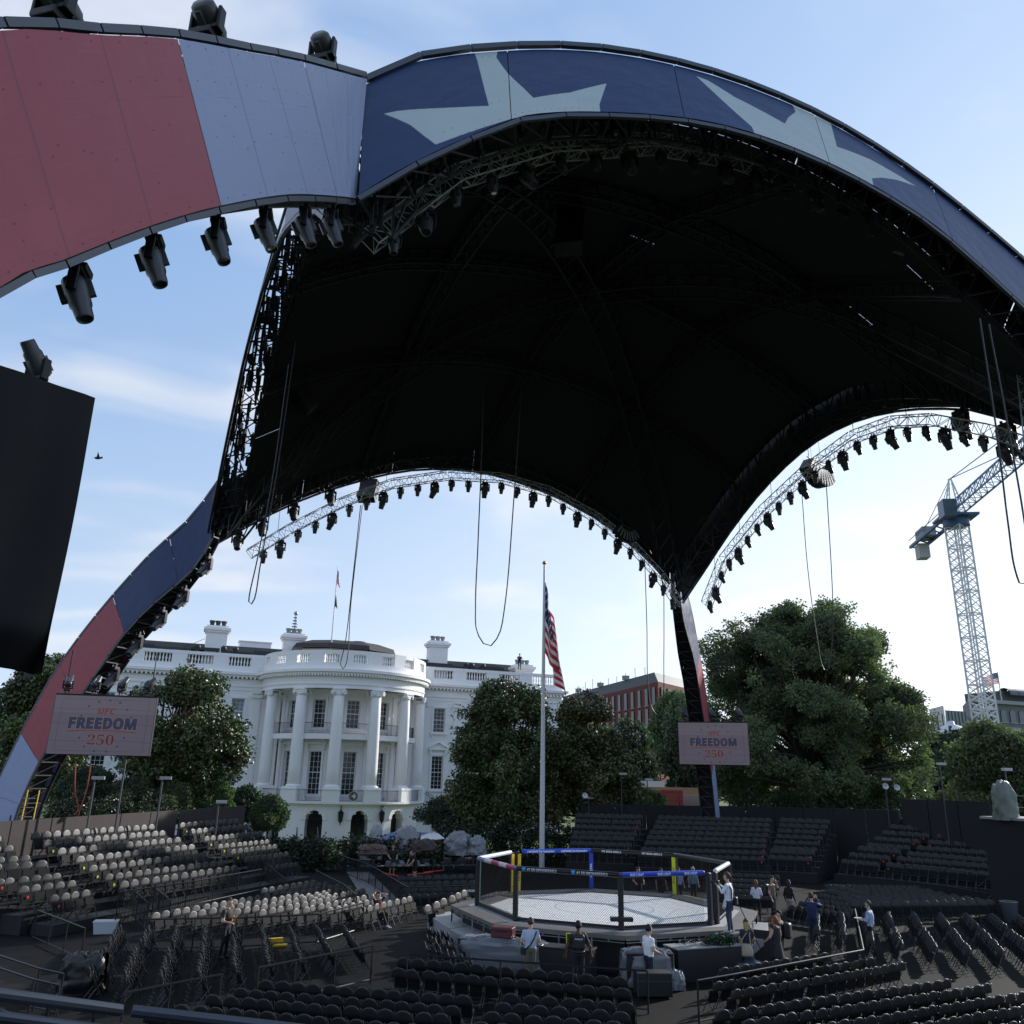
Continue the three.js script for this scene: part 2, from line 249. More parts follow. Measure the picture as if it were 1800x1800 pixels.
  // floors of the portico, balcony, entablature, cornice, attic
  { const g = new G(); arc(g, -90 * D, 90 * D, 0.5, 9.15, 3.26, 3.46, 40); wp('portico_floor', g); const b = new G(); arc(b, -82 * D, 82 * D, RB - 0.1, 8.05, 9.2, 9.68, 40); wp('balcony', b); const c = new G(); arc(c, -90 * D, 90 * D, 1, 8.6, 14.0, 14.1, 40); wp('portico_ceiling', c); }
  const band = (name, y0, y1, out, wing = true) => { const g = new G(); arc(g, -90 * D, 90 * D, 7.2, 8.62 + out, y0, y1, 56); if (wing) for (const s of [-1, 1]) g.box(HALF - BW + 0.2 + out, y1 - y0, 0.5 + out * 2, s * (HALF + BW + out) / 2, y0, -0.2); return wp(name, g); };
  band('architrave', 14.0, 14.38, 0.0); band('architrave', 14.38, 14.5, 0.08); band('frieze', 14.5, 15.18, 0.02); band('cornice', 15.36, 15.55, 0.42); band('cornice', 15.55, 15.82, 0.62); band('parapet_base', 15.82, 16.5, 0.05);
  { const g = new G(); for (let k = -47; k <= 47; k++) { const a = k * 1.9 * D; g.box(0.17, 0.18, 0.42, 8.84 * Math.sin(a), 15.18, 8.84 * Math.cos(a), a); } for (const s of [-1, 1]) for (let x = BW + 0.4; x < HALF + 0.3; x += 0.42) g.box(0.2, 0.18, 0.45, s * x, 15.18, 0.24); const p = wp('modillions', g); p.userData.kind = 'stuff'; }
  // balustrade
  {
    const bal = lathe([[0.0, 0], [0.085, 0], [0.085, 0.07], [0.05, 0.12], [0.1, 0.34], [0.07, 0.5], [0.05, 0.7], [0.08, 0.78], [0.08, 0.84], [0, 0.84]], 8), g = new G(), rail = new G(), ped = new G();
    const N = 9; for (let k = 0; k <= N; k++) { const a = (-88 + 176 * k / N) * D; ped.box(1.45, 1.24, 0.5, 8.36 * Math.sin(a), 16.5, 8.36 * Math.cos(a), a); if (k < N) for (let i = 0; i < 7; i++) { const b = a + (3.6 + (19.55 - 7.2) * (i + 0.5) / 7) * D * 1.0 + 0.0; g.add(bal, M4(8.36 * Math.sin(b), 16.56, 8.36 * Math.cos(b))); } }
    arc(rail, -90 * D, 90 * D, 8.12, 8.6, 17.4, 17.74, 50);
    for (const s of [-1, 1]) { rail.box(HALF - BW + 0.2, 0.32, 0.5, s * (HALF + BW - 0.2) / 2, 17.41, -0.2); for (const x of [9.2, 13.0, 17.0, 21.1, 25.2]) ped.box(x > 25 ? 0.9 : 1.5, 1.24, 0.46, s * x, 16.5, -0.2); for (const x of [11.1, 15.0, 19.05, 23.3]) for (let i = 0; i < 8; i++) g.add(bal, M4(s * (x - 1.1 + 2.2 * i / 7), 16.56, -0.2)); }
    const p = wp('balusters', g); p.userData.kind = 'stuff'; wp('balustrade_rail', rail); const q = wp('balustrade_pedestals', ped); q.userData.kind = 'stuff';
  }
  // ground floor of the bow: rusticated courses with three arched openings
  {
    const arches = [-22, 6, 34, -50].map(a => a * D), R0 = 8.75, g = new G(), ahw = 0.82 / R0;
    for (let k = 0; k < 7; k++) {
      const y0 = 0.02 + k * 0.465, y1 = y0 + 0.44; let a = -90 * D; const open = arches.slice().sort((p, q) => p - q);
      for (const c of open) { const yy = (y0 + y1) / 2, w = yy < 1.85 ? ahw : yy < 2.67 ? ahw * Math.sqrt(Math.max(0, 1 - ((yy - 1.85) / 0.82) ** 2)) : 0; arc(g, a, c - w, R0 - 0.9, R0, y0, y1, Math.max(2, Math.round((c - w - a) / D / 5))); a = c + w; }
      arc(g, a, 90 * D, R0 - 0.9, R0, y0, y1, 10);
    }
    const p = part('base_course', g, coursed, h); p.userData.kind = 'stuff';
    const back = new G(); let a = -90 * D; for (const c of arches.slice().sort((p, q) => p - q)) { arc(back, a, c - ahw, R0 - 0.8, R0 - 0.02, 0, 3.26, 5); arc(back, c - ahw, c + ahw, R0 - 0.8, R0 - 0.03, 2.7, 3.26, 2); a = c + ahw; } arc(back, a, 90 * D, R0 - 0.8, R0 - 0.02, 0, 3.26, 8); part('base_wall', back, coursed, h);
    for (const c of arches) {
      const d = new THREE.Group(); d.name = 'arched_door'; d.position.set((R0 - 0.8) * Math.sin(c), 0, (R0 - 0.8) * Math.cos(c)); d.rotation.y = c; h.add(d);
      const gl = new G(); gl.box(1.9, 2.8, 0.05, 0, 0.02, -0.1); part('door_leaf', gl, M.glass, d); const fr = new G(); for (const x of [-0.75, -0.03, 0.03, 0.75]) fr.box(0.07, 1.9, 0.08, x, 0, -0.03); for (const y of [0.0, 0.9, 1.83]) fr.box(1.6, 0.07, 0.082, 0, y, -0.03); for (let k = 0; k < 5; k++) { const w = (k + 0.5) / 5 * Math.PI; fr.bar(V(0, 1.86, -0.03), V(0.8 * Math.cos(w), 1.86 + 0.8 * Math.sin(w), -0.03), 0.02); } part('door_frame', fr, M.blackMetal, d);
      const vs = new G(); for (let k = 0; k < 9; k++) { const w0 = k / 9 * Math.PI, w1 = (k + 0.93) / 9 * Math.PI, P = (r, w, z) => V(r * Math.cos(w), 1.85 + r * Math.sin(w), z); vs.hexa([P(1.22, w0, 0.83), P(1.22, w1, 0.83), P(0.83, w1, 0.83), P(0.83, w0, 0.83), P(1.22, w0, 0.5), P(1.22, w1, 0.5), P(0.83, w1, 0.5), P(0.83, w0, 0.5)]); } part('voussoirs', vs, coursed, d);
    }
    for (const a2 of [-6, 20]) { // wall lanterns
      const l = new THREE.Group(); l.name = 'wall_lantern'; l.position.set(9.05 * Math.sin(a2 * D), 1.55, 9.05 * Math.cos(a2 * D)); l.rotation.y = a2 * D; h.add(l);
      const b = new G(); for (let k = 0; k < 6; k++) { const w = k * Math.PI / 3, w2 = w + Math.PI / 3; b.bar(V(0.2 * Math.cos(w), 0.25, 0.2 * Math.sin(w)), V(0.28 * Math.cos(w), 0.95, 0.28 * Math.sin(w)), 0.022); b.bar(V(0.28 * Math.cos(w), 0.95, 0.28 * Math.sin(w)), V(0.28 * Math.cos(w2), 0.95, 0.28 * Math.sin(w2)), 0.025); b.bar(V(0.2 * Math.cos(w), 0.25, 0.2 * Math.sin(w)), V(0.2 * Math.cos(w2), 0.25, 0.2 * Math.sin(w2)), 0.025); }
      b.add(lathe([[0, 1.3], [0.06, 1.28], [0.1, 1.14], [0.3, 0.96], [0, 0.96]], 8)).add(lathe([[0, -0.12], [0.04, -0.1], [0.03, 0.0], [0.2, 0.25], [0, 0.25]], 8)).bar(V(0, 1.28, 0), V(0, 1.6, 0), 0.02).add(new THREE.TorusGeometry(0.3, 0.03, 5, 12), M4(0, 1.3, 0, 0, Math.PI / 2)).bar(V(0, 1.5, 0), V(0, 1.5, -0.32), 0.03); part('cage', b, M.blackMetal, l);
      part('glass', lathe([[0.19, 0.26], [0.26, 0.94]], 6), M.glass, l);
    }
  }
  // iron railings: portico between plinths, balcony all round
  const railing = (g, pts, y0, y1, gap = 0.14) => { for (let i = 0; i + 1 < pts.length; i++) { const a = pts[i], b = pts[i + 1], n = Math.max(1, Math.round(a.distanceTo(b) / gap)); g.bar(V(a.x, a.y + y1, a.z), V(b.x, b.y + y1, b.z), 0.035); g.bar(V(a.x, a.y + y0 + 0.08, a.z), V(b.x, b.y + y0 + 0.08, b.z), 0.025); for (let k = 0; k <= n; k++) { const q = V().lerpVectors(a, b, k / n); g.bar(V(q.x, q.y + y0 + 0.08, q.z), V(q.x, q.y + y1, q.z), 0.013); } } };
  const P = (r, a, y) => V(r * Math.sin(a), y, r * Math.cos(a));
  for (let k = 0; k < 5; k++) { const g = new G(), a0 = angs[k] + 0.1, a1 = angs[k + 1] - 0.1, pts = []; for (let i = 0; i <= 6; i++) pts.push(P(8.7, mix(a0, a1, i / 6), 3.46)); railing(g, pts, 0, 1.02); part('railing', g, M.blackMetal, h); }
  { const g = new G(), pts = []; for (let i = 0; i <= 36; i++) pts.push(P(7.75, (-80 + 160 * i / 36) * D, 9.68)); railing(g, pts, 0, 1.05, 0.13); part('railing', g, M.blackMetal, h); }
  { const t = canvas(256, 256, (c, w) => { c.fillStyle = '#c9b98a'; c.fillRect(0, 0, w, w); c.fillStyle = '#1b2340'; c.beginPath(); c.arc(128, 128, 112, 0, 7); c.fill(); c.strokeStyle = '#d9c68c'; c.lineWidth = 6; c.beginPath(); c.arc(128, 128, 86, 0, 7); c.stroke(); c.fillStyle = '#e9e2cf'; c.beginPath(); c.moveTo(128, 70); c.lineTo(188, 96); c.lineTo(170, 140); c.lineTo(140, 130); c.lineTo(152, 182); c.lineTo(128, 170); c.lineTo(104, 182); c.lineTo(116, 130); c.lineTo(86, 140); c.lineTo(68, 96); c.closePath(); c.fill(); c.fillStyle = '#a33'; c.fillRect(118, 112, 20, 30); });
    const e = new THREE.Mesh(new THREE.CylinderGeometry(0.46, 0.46, 0.06, 32), [M.blackMetal, mat(0xffffff, 0.5, 0, { map: t }), M.blackMetal]); e.name = 'round_emblem'; e.position.copy(P(8.78, 1 * D, 3.98)); e.rotation.set(Math.PI / 2, 0, 0); e.rotation.order = 'YXZ'; e.rotation.y = 1 * D; h.add(e); }
  // curved stairs at both sides of the portico
  for (const s of [-1, 1]) {
    const st = new THREE.Group(); st.name = 'outer_stair'; h.add(st); const n = 20;
    for (let k = 0; k < n; k++) { const g = new G(), t = k / n, a = s * (72 + 16 * t) * D, x = s * (8.6 + 5.2 * t), z = 3.2 + 0.9 * Math.sin(t * 3); g.box(0.32, 0.165 * (n - k), 1.7, x, 0, z); part('step', g, W, st); }
    for (const dz of [-0.85, 0.85]) { const g = new G(), pts = []; for (let k = 0; k <= 10; k++) { const t = k / 10; pts.push(V(s * (8.6 + 5.2 * t), 3.4 * (1 - t), 3.2 + 0.9 * Math.sin(t * 3) + dz)); } railing(g, pts, 0, 0.95, 0.2); part('stair_railing', g, M.blackMetal, st); }
    const w = new G(); w.box(1.6, 3.2, 0.4, s * 8.3, 0, 4.2); part('stair_wall', w, coursed, st);
  }
  // roof, upper storey, chimneys, rooftop sun room
  {
    const r = new G(); r.box(2 * HALF - 1, 0.3, 25, 0, 15.9, -13.2).box(9, 0.3, 6, 0, 15.9, 3); const roof = part('roof', r, M.roofDark, h);
    const th = new G(); th.box(44, 3.0, 17, 0, 16.2, -13.5); part('upper_storey', th, mat([0.12, 0.12, 0.12], 0.8), roof);
    const sl = new G(); for (let k = 0; k < 14; k++) { const x = -24.5 + k * 3.3; if (Math.abs(x) < 5.5) continue; sl.box(3.1, 0.25, 3.6, x, 17.85 + (k % 3) * 0.12, -4.4).box(2.9, 0.3, 2.4, x, 18.2 + (k % 2) * 0.22, -5.2).box(0.3, 0.7, 0.3, x + 1.2, 17.6, -3.2); } part('roof_equipment', sl, M.roofDark, roof).userData.kind = 'stuff';
    const so = new THREE.Group(); so.name = 'rooftop_sun_room'; h.add(so); const oct = (rad, y, sx) => [...Array(8)].map((_, k) => { const w = (k + 0.5) * Math.PI / 4; return V(sx * rad * Math.cos(w), y, -2.4 + rad * 0.62 * Math.sin(w)); });
    const prism = (g, a, b) => { for (let k = 0; k < 8; k++) g.quad(a[k], a[(k + 1) % 8], b[(k + 1) % 8], b[k]); for (let k = 1; k < 7; k++) g.tri(b[0], b[k], b[k + 1]); return g; };
    part('sun_room_wall', prism(new G(), oct(4.6, 17.2, 1.1), oct(4.6, 19.0, 1.1)), mat([0.40, 0.34, 0.27], 0.8), so); part('sun_room_window', prism(new G(), oct(4.64, 17.7, 1.1), oct(4.64, 18.7, 1.1)), pmat([0.16, 0.24, 0.26], 0.15), so);
    const fas = prism(new G(), oct(5.5, 19.0, 1.1), oct(5.3, 19.5, 1.1)); prism(fas, oct(5.3, 19.5, 1.1), oct(3.6, 20.0, 1.1)); part('sun_room_roof', fas, mat([0.04, 0.036, 0.034], 0.7), so);
    const vt = new G(); vt.add(lathe([[0, 0.3], [0.8, 0.28], [0.9, 0.1], [0.5, 0], [0, 0]], 14), M4(1.6, 20.0, -2.5)); part('roof_vent', vt, M.roofDark, so);
    const chim = (x, z, top) => { const c = new G(); c.box(2.2, top - 16.8, 1.5, x, 16.2, z).box(2.5, 0.24, 1.8, x, top - 0.75, z).box(2.8, 0.28, 2.1, x, top - 0.52, z).box(2.3, 0.25, 1.6, x, top - 0.24, z); return c; };
    const pots = (x, z, top) => { const g = new G(); for (const k of [-1, 0, 1]) g.add(lathe([[0.3, 0], [0.22, 0.25], [0.3, 0.5], [0.34, 0.62], [0, 0.62]], 10), M4(x + k * 0.62, top, z)); return g; };
    for (const [x, z, top] of [[-13.6, -5, 21.2], [-5.4, -4.5, 20.9], [11.6, -5, 21.4], [21.8, -3, 19.0], [-24.6, -4.5, 20.6]]) { const c = wp('chimney', chim(x, z, top)); part('chimney_pots', pots(x, z, top), x < -10 && x > -15 ? M.roofDark : M.greyPaint, c); }
    const mast = new G(); mast.bar(V(-5.4, 20.9, -4.5), V(-5.4, 23.4, -4.5), 0.05); for (let k = 0; k < 6; k++) mast.add(new THREE.TorusGeometry(0.34 - 0.03 * k, 0.06, 5, 12), M4(-5.4, 21.1 + k * 0.34, -4.5, Math.PI / 2)); mast.add(new THREE.SphereGeometry(0.24, 10, 8), M4(-5.4, 23.3, -4.5)); part('antenna', mast, M.alu, h);
    const rl = new G(); rl.bar(V(-24, 18.3, -3), V(-17, 18.3, -3), 0.03).bar(V(-17, 18.3, -3), V(-14.8, 19.5, -3), 0.03); for (let k = 0; k < 5; k++) rl.bar(V(-24 + k * 1.7, 17.2, -3), V(-24 + k * 1.7, 18.3, -3), 0.025); part('roof_rail', rl, M.blackMetal, h);
    const cam = new G(); for (const x of [-15.4, -12.8, -11.6, 14.2, 14.9, 16.3]) cam.box(0.5, 0.9, 0.5, x, 17.4, -1.6).add(new THREE.SphereGeometry(0.32, 10, 8), M4(x, 18.4, -1.6)); part('roof_dome_cameras', cam, M.black, h).userData.kind = 'stuff';
    const dish = new G(); dish.box(3.4, 0.9, 1.6, -9.4, 18.9, -6).box(3.6, 0.1, 1.8, -9.4, 19.8, -6); wp('roof_unit', dish);
  }
}
// ---------------------------------------------------------------- the four-legged arched canopy
const sideF = k => { const a = PHI + k * Math.PI / 2; return [V(Math.cos(a), 0, -Math.sin(a)), V(Math.sin(a), 0, Math.cos(a))]; };
const sideP = (k, t, y, off) => { const [U, N] = sideF(k); return V(CX, y, CZ).addScaledVector(U, t).addScaledVector(N, off); };
const onSide = (u, v, k, off) => { const [U, N] = sideF(k), d = ray(u, v), s = (off + CX * N.x + CZ * N.z) / (d.x * N.x + d.z * N.z), p = d.multiplyScalar(s).add(V(0, EYE, 0)); return [(p.x - CX) * U.x + (p.z - CZ) * U.z, p.y]; };
const symT = [[0, 27.1], [5, 26.5], [8.5, 25.2], [10.5, 24.3], [12.3, 23.2], [13.9, 22.2], [14.75, 21.55]], symB = [[0, 24.8], [5, 24.1], [8.5, 22.5], [10.5, 21.4], [12.3, 20.2], [13.9, 19.1], [14.75, 18.35]];
const frT = [[-14.75, 22.15], [-13.96, 23.05], [-12.8, 23.9], [-11.4, 24.7], [-9.8, 25.5], [-8, 26.2], [-5.7, 26.8], [-3, 27.17], [0.2, 27.18], [3, 26.74], [5.8, 25.93], [9.7, 24.28], [12.5, 22.8], [14.75, 21.5]];
const frB = [[-14.75, 18.65], [-13.87, 19.64], [-12.64, 20.84], [-11.45, 21.9], [-10.47, 22.64], [-8.43, 23.56], [-5.3, 24.58], [-2.8, 24.98], [0, 24.98], [2.54, 24.64], [5, 23.94], [8.58, 22.1], [11.5, 20.3], [14.75, 18.0]];
const bkB = [[-14.75, 18.95], [-14.03, 19.67], [-11.35, 21.63], [-8.71, 22.99], [-5.28, 24.07], [-1.17, 24.7], [2.68, 24.39], [5.57, 23.56], [8.27, 22.34], [10.19, 21.33], [12.3, 19.91], [14.75, 18.0]], rtB = [[-14.75, 17.7], [-12.5, 19.4], [-10.31, 20.92], [-8.38, 22.37], [-6.41, 23.3], [-4.19, 24.09], [-1.26, 24.62], [2.17, 24.39], [5.65, 23.24], [9.04, 21.45], [12.16, 19.34], [14.75, 17.6]];
const botY = (k, t) => k === 0 ? interp(frB, t) : k === 2 ? interp(bkB, t) : k === 1 ? interp(rtB, t) : interp(symB, Math.abs(t)), topY = (k, t) => k === 0 ? interp(frT, t) : botY(k, t) + mix(2.35, 3.2, Math.abs(t) / 14.75);
const OB = 15.4, OT = 15.0, TE = 14.75;
// fin profiles, pairs of stations: distance out along the diagonal, height; outer (top) edge and inner (bottom) edge
const finA = [[0, 22.15, 0, 18.7], [2.42, 20.3, 0.75, 18.2], [4.0, 19.0, 2.4, 17.0], [5.64, 17.65, 4.15, 15.45], [7.0, 16.35, 5.5, 14.1], [8.3, 15.1, 6.75, 12.7], [9.7, 13.2, 7.6, 11.7], [10.9, 10.3, 8.8, 9.2], [11.8, 7.0, 9.6, 6.0], [12.5, 3.4, 10.1, 3.0], [12.9, 0, 10.3, 0]];
const finB = [[-0.1, 21.3, -0.1, 18.1], [1.65, 18.85, 0.85, 16.4], [3.7, 17.0, 2.84, 14.6], [5.72, 15.0, 4.52, 13.0], [7.72, 12.7, 6.2, 10.7], [9.25, 10.5, 7.8, 8.4], [10.62, 7.76, 8.99, 6.3], [11.9, 4.6, 9.8, 4.2], [12.9, 1.6, 10.3, 1.5], [13.2, 0, 10.4, 0]];
const canopy = thing('arched_canopy', 'huge arched event canopy with star-printed blue rim, striped legs and black underside', 'canopy');
{
  const skinM = mat([0.010, 0.010, 0.012], 0.85, 0, { bumpMap: rep(grainTex, 0.5), bumpScale: 0.02 }), latM = mat([0.026, 0.027, 0.030], 0.5, 0.3), girdM = mat([0.013, 0.013, 0.015], 0.6), backM = mat([0.016, 0.016, 0.018], 0.7), gloss = 0.4, rippleT = texture(256, (x, y) => 0.6 * tfbm(x, y, 3, 5, 77) + 0.4 * tfbm(x, y * 0.25, 8, 3, 78)), ripple = (a, b) => { const q = rippleT.clone(); q.repeat.set(a, b); q.needsUpdate = true; return q; }, rippleLeg = ripple(1.5, 1.5), edgeM = M.darkAlu;
  // printed rim: a waving flag pattern, white stars on blue
  const W = 2048, Hh = 256;
  const uvOf = pts => pts.map(([x, y]) => { const [t, yy] = onSide(x, y, 0, 15.2); return [(t + TE) / (2 * TE), (yy - botY(0, t)) / (topY(0, t) - botY(0, t))]; });
  const star1 = uvOf([[674.7, 198], [857, 190], [842.7, 97], [838, 80], [880, 80], [877, 93], [894, 125], [935, 176.6], [1000, 166], [1066, 147], [1049, 190], [1049, 215], [762, 262], [720, 222]]);
  const star2 = uvOf([[1228.7, 127], [1269, 175.5], [1290, 200], [1316, 229], [1320, 250], [1527, 335], [1527, 318], [1547, 314.6], [1576, 315.7], [1614, 324.7], [1576, 302], [1533, 278.5], [1471, 258], [1469, 222], [1468, 200], [1400, 175], [1404, 191], [1388, 204], [1379, 217.8], [1294, 168], [1249, 135]]);
  const rimTex = stars => canvas(W, Hh, c => {
    c.fillStyle = '#123062'; c.fillRect(0, 0, W, Hh);
    for (const [k, s] of stars.entries()) { c.fillStyle = '#b9c3c6'; c.beginPath(); s.forEach(([u, v], i) => c[i ? 'lineTo' : 'moveTo'](u * W, (1 - v) * Hh)); c.closePath(); c.fill(); }
    for (let k = 0; k < 420; k++) { c.fillStyle = 'rgba(10,14,26,0.55)'; const x = (k % 140) / 140 * W + 4, y = k < 140 ? 14 : k < 280 ? Hh - 14 : 40 + rnd() * (Hh - 80); c.fillRect(x, y, 1.6, 2.4); }
  });
  const gen = (u0, v0, r, turn) => [...Array(10)].map((_, i) => { const a = i * Math.PI / 5 + turn, q = i % 2 ? r * 0.4 : r; return [u0 + q * Math.sin(a) / 29.5, v0 + q * Math.cos(a) / 2.7]; });
  const rims = [rimTex([star1, star2, gen(0.93, 0.4, 3.2, 0.3)])]; rims.push(rimTex([gen(0.25, 0.2, 3.3, 0.2), gen(0.6, 0.3, 3.3, 0.5)]));
  for (let k = 0; k < 4; k++) {
    const seams = k === 0 ? [-TE, -11.0, -5.5, 0.1, 5.4, 10.6, TE] : [-TE, -10.5, -5.25, 0, 5.25, 10.5, TE];
    const rm = mat(0xffffff, gloss, 0, { map: rims[k === 0 ? 0 : 1], bumpMap: ripple(9, 2), bumpScale: 0.035 });
    for (let q = 0; q + 1 < seams.length; q++) {
      const lean = t => (k === 0 ? 0.35 : 0), t0 = seams[q] + 0.012, t1 = seams[q + 1] - 0.012;
      const f = (i, j, o = 0) => { const t = mix(t0, t1, i), tt = clamp(t - (k === 0 ? 0.45 * (1 - Math.abs(t) / TE) * Math.sign(-t) * 0 : 0), -TE, TE); return sideP(k, tt, mix(botY(k, tt), topY(k, tt), j), mix(OB, OT, j) + o); };
      part('rim_panel', sheet(14, 3, (i, j) => f(i, j), (i, j) => [(mix(t0, t1, i) + TE) / (2 * TE), j]), rm, canopy);
      part('rim_backing', sheet(14, 1, (i, j) => f(1 - i, j, -0.06)), backM, canopy);
    }
    // edge rails in short straight lengths along the lower and the upper edge
    for (const [edge, n] of [['b', 22], ['t', 22]]) for (let i = 0; i < n; i++) {
      const tA = mix(-TE, TE, i / n) + 0.015, tB = mix(-TE, TE, (i + 1) / n) - 0.015, Y = edge === 'b' ? botY : topY, o = edge === 'b' ? OB - 0.06 : OT + 0.02, dy = edge === 'b' ? -0.09 : 0.16;
      const g = new G(); g.bar(sideP(k, tA, Y(k, tA) + dy, o), sideP(k, tB, Y(k, tB) + dy, o), edge === 'b' ? 0.08 : 0.10, 4); part('edge_rail', g, edge === 'b' ? (k === 0 ? edgeM : M.darkAlu) : M.darkAlu, canopy);
    }
    // lattice girder behind the rim
    const g = new G(), n = 30, c4 = t => [sideP(k, t, botY(k, t) + 0.12, OB - 0.2), sideP(k, t * 0.95, botY(k, t) + 0.35, OB - 1.35), sideP(k, t, topY(k, t) - 0.1, OT - 0.2), sideP(k, t * 0.95, botY(k, t) + 1.9, OB - 1.5)];
    let a = c4(-TE); for (let i = 1; i <= n; i++) { const b = c4(mix(-TE, TE, i / n)); for (let j = 0; j < 4; j++) g.bar(a[j], b[j], 0.055); g.bar(a[0], a[1], 0.04).bar(a[2], a[3], 0.04).bar(a[1], a[3], 0.04).bar(a[0], b[1], 0.03).bar(i % 2 ? a[1] : a[3], i % 2 ? b[3] : b[1], 0.035).bar(i % 2 ? a[2] : a[3], i % 2 ? b[3] : b[2], 0.035); if (i % 3 === 0) { g.box(0.3, 0.5, 0.3, a[3].x, a[3].y - 0.3, a[3].z, k + i); } a = b; }
    part('girder', g, girdM, canopy).userData.kind = 'stuff';
    // hanging cable bundles and fixings between the girder bars
    const c = new G(); for (let i = 0; i < (k === 3 ? 330 : 110); i++) { const t = rr(-TE, TE), o = rr(OB - 1.6, OB - 0.3), y = botY(k, t); c.bar(sideP(k, t, y + rr(0.4, 1.6), o), sideP(k, t + rr(-0.3, 0.3), y + rr(-0.1, 0.2), o), rr(0.03, 0.1), 4); } part('girder_fittings', c, M.black, canopy).userData.kind = 'stuff';
  }
  // roof skin: blend between the four arches, a few narrow slits left between the sheets
  const E = 14.05, ed = (k, s) => botY(k, clamp(s * TE, -TE, TE)) + 1.55, C0 = 19.6;
  const skinY = (u, n) => { // u,n in -1..1; side 0 at n=+1 runs along +u, side 2 at n=-1 along -u, side 1 at u=+1 along -n, side 3 at u=-1 along +n
    const A = mix(ed(2, -u), ed(0, u), (n + 1) / 2), B = mix(ed(3, n), ed(1, -n), (u + 1) / 2); return (A + B - C0 - 0.6) - 2.4 * (1 - u * u) * (1 - n * n);
  };
  { const g = new G(), N = 22; for (let j = 0; j < N; j++) for (let i = 0; i < N; i++) {
      const u0 = -1 + 2 * i / N, u1 = u0 + 2 / N; let n0 = -1 + 2 * j / N, n1 = n0 + 2 / N; const h = hash2(i * 7 + 3, j * 13 + 5);
      if (h > 0.975) n1 -= 0.0003 + 0.0008 * hash2(i, j); const q = (u, n) => loc(u * E, skinY(u, n), n * E);
      g.quad(q(u0, n0), q(u1, n0), q(u1, n1), q(u0, n1)); }
    part('roof_skin', g, skinM, canopy); }
  // soffits closing the space between the roof skin and the rims
  for (const k of [0, 1, 2]) for (let q = 0; q < 6; q++) part('soffit', sheet(8, 1, (i, j) => { const t = mix(-TE, TE, (q + mix(0.004, 0.996, i)) / 6); const s = t / TE; return j ? sideP(k, t, topY(k, t) - (k ? 0.75 : 0.3), OT - 0.12) : k === 0 ? loc(s * E, skinY(s, 1), E) : k === 1 ? loc(E, skinY(1, -s), -s * E) : loc(-s * E, skinY(-s, -1), -E); }), skinM, canopy);
  // rafters: box trusses on the diagonals and across
  const rafter = (f, n, w) => { const g = new G(); let a = null; for (let i = 0; i <= n; i++) { const t = i / n, p = f(t), q = f(Math.min(1, t + 0.01)), o = f(Math.max(0, t - 0.01)), d = V().subVectors(q, o).setY(0).normalize(), s = V(-d.z, 0, d.x).multiplyScalar(w), b = [V().addVectors(p, s), V().subVectors(p, s), V().addVectors(p, s).add(V(0, -w * 2.2, 0)), V().subVectors(p, s).add(V(0, -w * 2.2, 0))]; if (a) { for (let j = 0; j < 4; j++) g.bar(a[j], b[j], 0.06); g.bar(a[2], b[0], 0.035).bar(a[3], b[1], 0.035).bar(a[2], b[3], 0.03).bar(a[0], a[2], 0.035).bar(a[1], a[3], 0.035); } a = b; } return g; };
  for (const [x, z] of [[1, 1], [1, -1]]) part('diagonal_rafter', rafter(t => { const u = mix(-1, 1, t); return loc(u * x * E, skinY(u * x, u * z) - 0.25, u * z * E); }, 40, 0.55), latM, canopy);
  for (const s of [-0.5, 0, 0.5]) { part('rafter', rafter(t => { const u = mix(-1, 1, t); return loc(u * E, skinY(u, s) - 0.2, s * E); }, 30, 0.3), latM, canopy); part('rafter', rafter(t => { const n = mix(-1, 1, t); return loc(s * E, skinY(s, n) - 0.2, n * E); }, 30, 0.3), latM, canopy); }
  // legs: curved fins running out along the diagonals
  const cornerStart = [[-1, 1], [-1, -1], [1, -1], [1, 1]];                    // near left, far left, far right, near right
  const col = { white: '#98a2c4', red: '#a24450', blue: '#123062' };
  cornerStart.forEach(([sx, sz], ci) => {
    const prof = ci === 0 ? finA : finB, leg = new THREE.Group(); leg.name = 'leg'; canopy.add(leg);
    const faces = [[sx * 14.75, sz * 15.2, 'z'], [sx * 15.2, sz * 14.75, 'x']], q2 = Math.SQRT1_2;
    const at = (fi, d, y, inset = 0) => { const [u0, n0] = faces[fi], k = (inset - [0.06, 0.45, 0.22, 0.3][ci] * step(0, 3.5, d)) * q2; return loc(u0 + sx * q2 * d + (fi === 0 ? -sx : sx) * -k, y, n0 + sz * q2 * d + (fi === 0 ? sz : -sz) * -k); };
    // bands of print, from the joint down to the foot; on each leg two faces
    const bands = [[0, 1, 'blue'], [1, 3, 'blue'], [3, 6.35, 'red'], [6.35, 9, 'white']], bandsA = [[0, 1, 'white'], [1, 3, 'white'], [3, 6, 'red'], [6, 8, 'red'], [8, 10, 'white']], bandsB = [[0, 1.4, 'blue'], [1.4, 3.0, 'blue'], [3.0, 4.6, 'red'], [4.6, 6.0, 'red'], [6.0, 9, 'white']];
    const st = s => { const i = Math.min(Math.floor(s), prof.length - 2), t = s - i; return prof[i].map((v, k) => mix(v, prof[i + 1][k], t)); };
    // smooth stations
    const sms = s => { const n = prof.length - 1, g = k => interp(prof.map((p, i) => [i, p[k]]), s); return [g(0), g(1), g(2), g(3)]; };
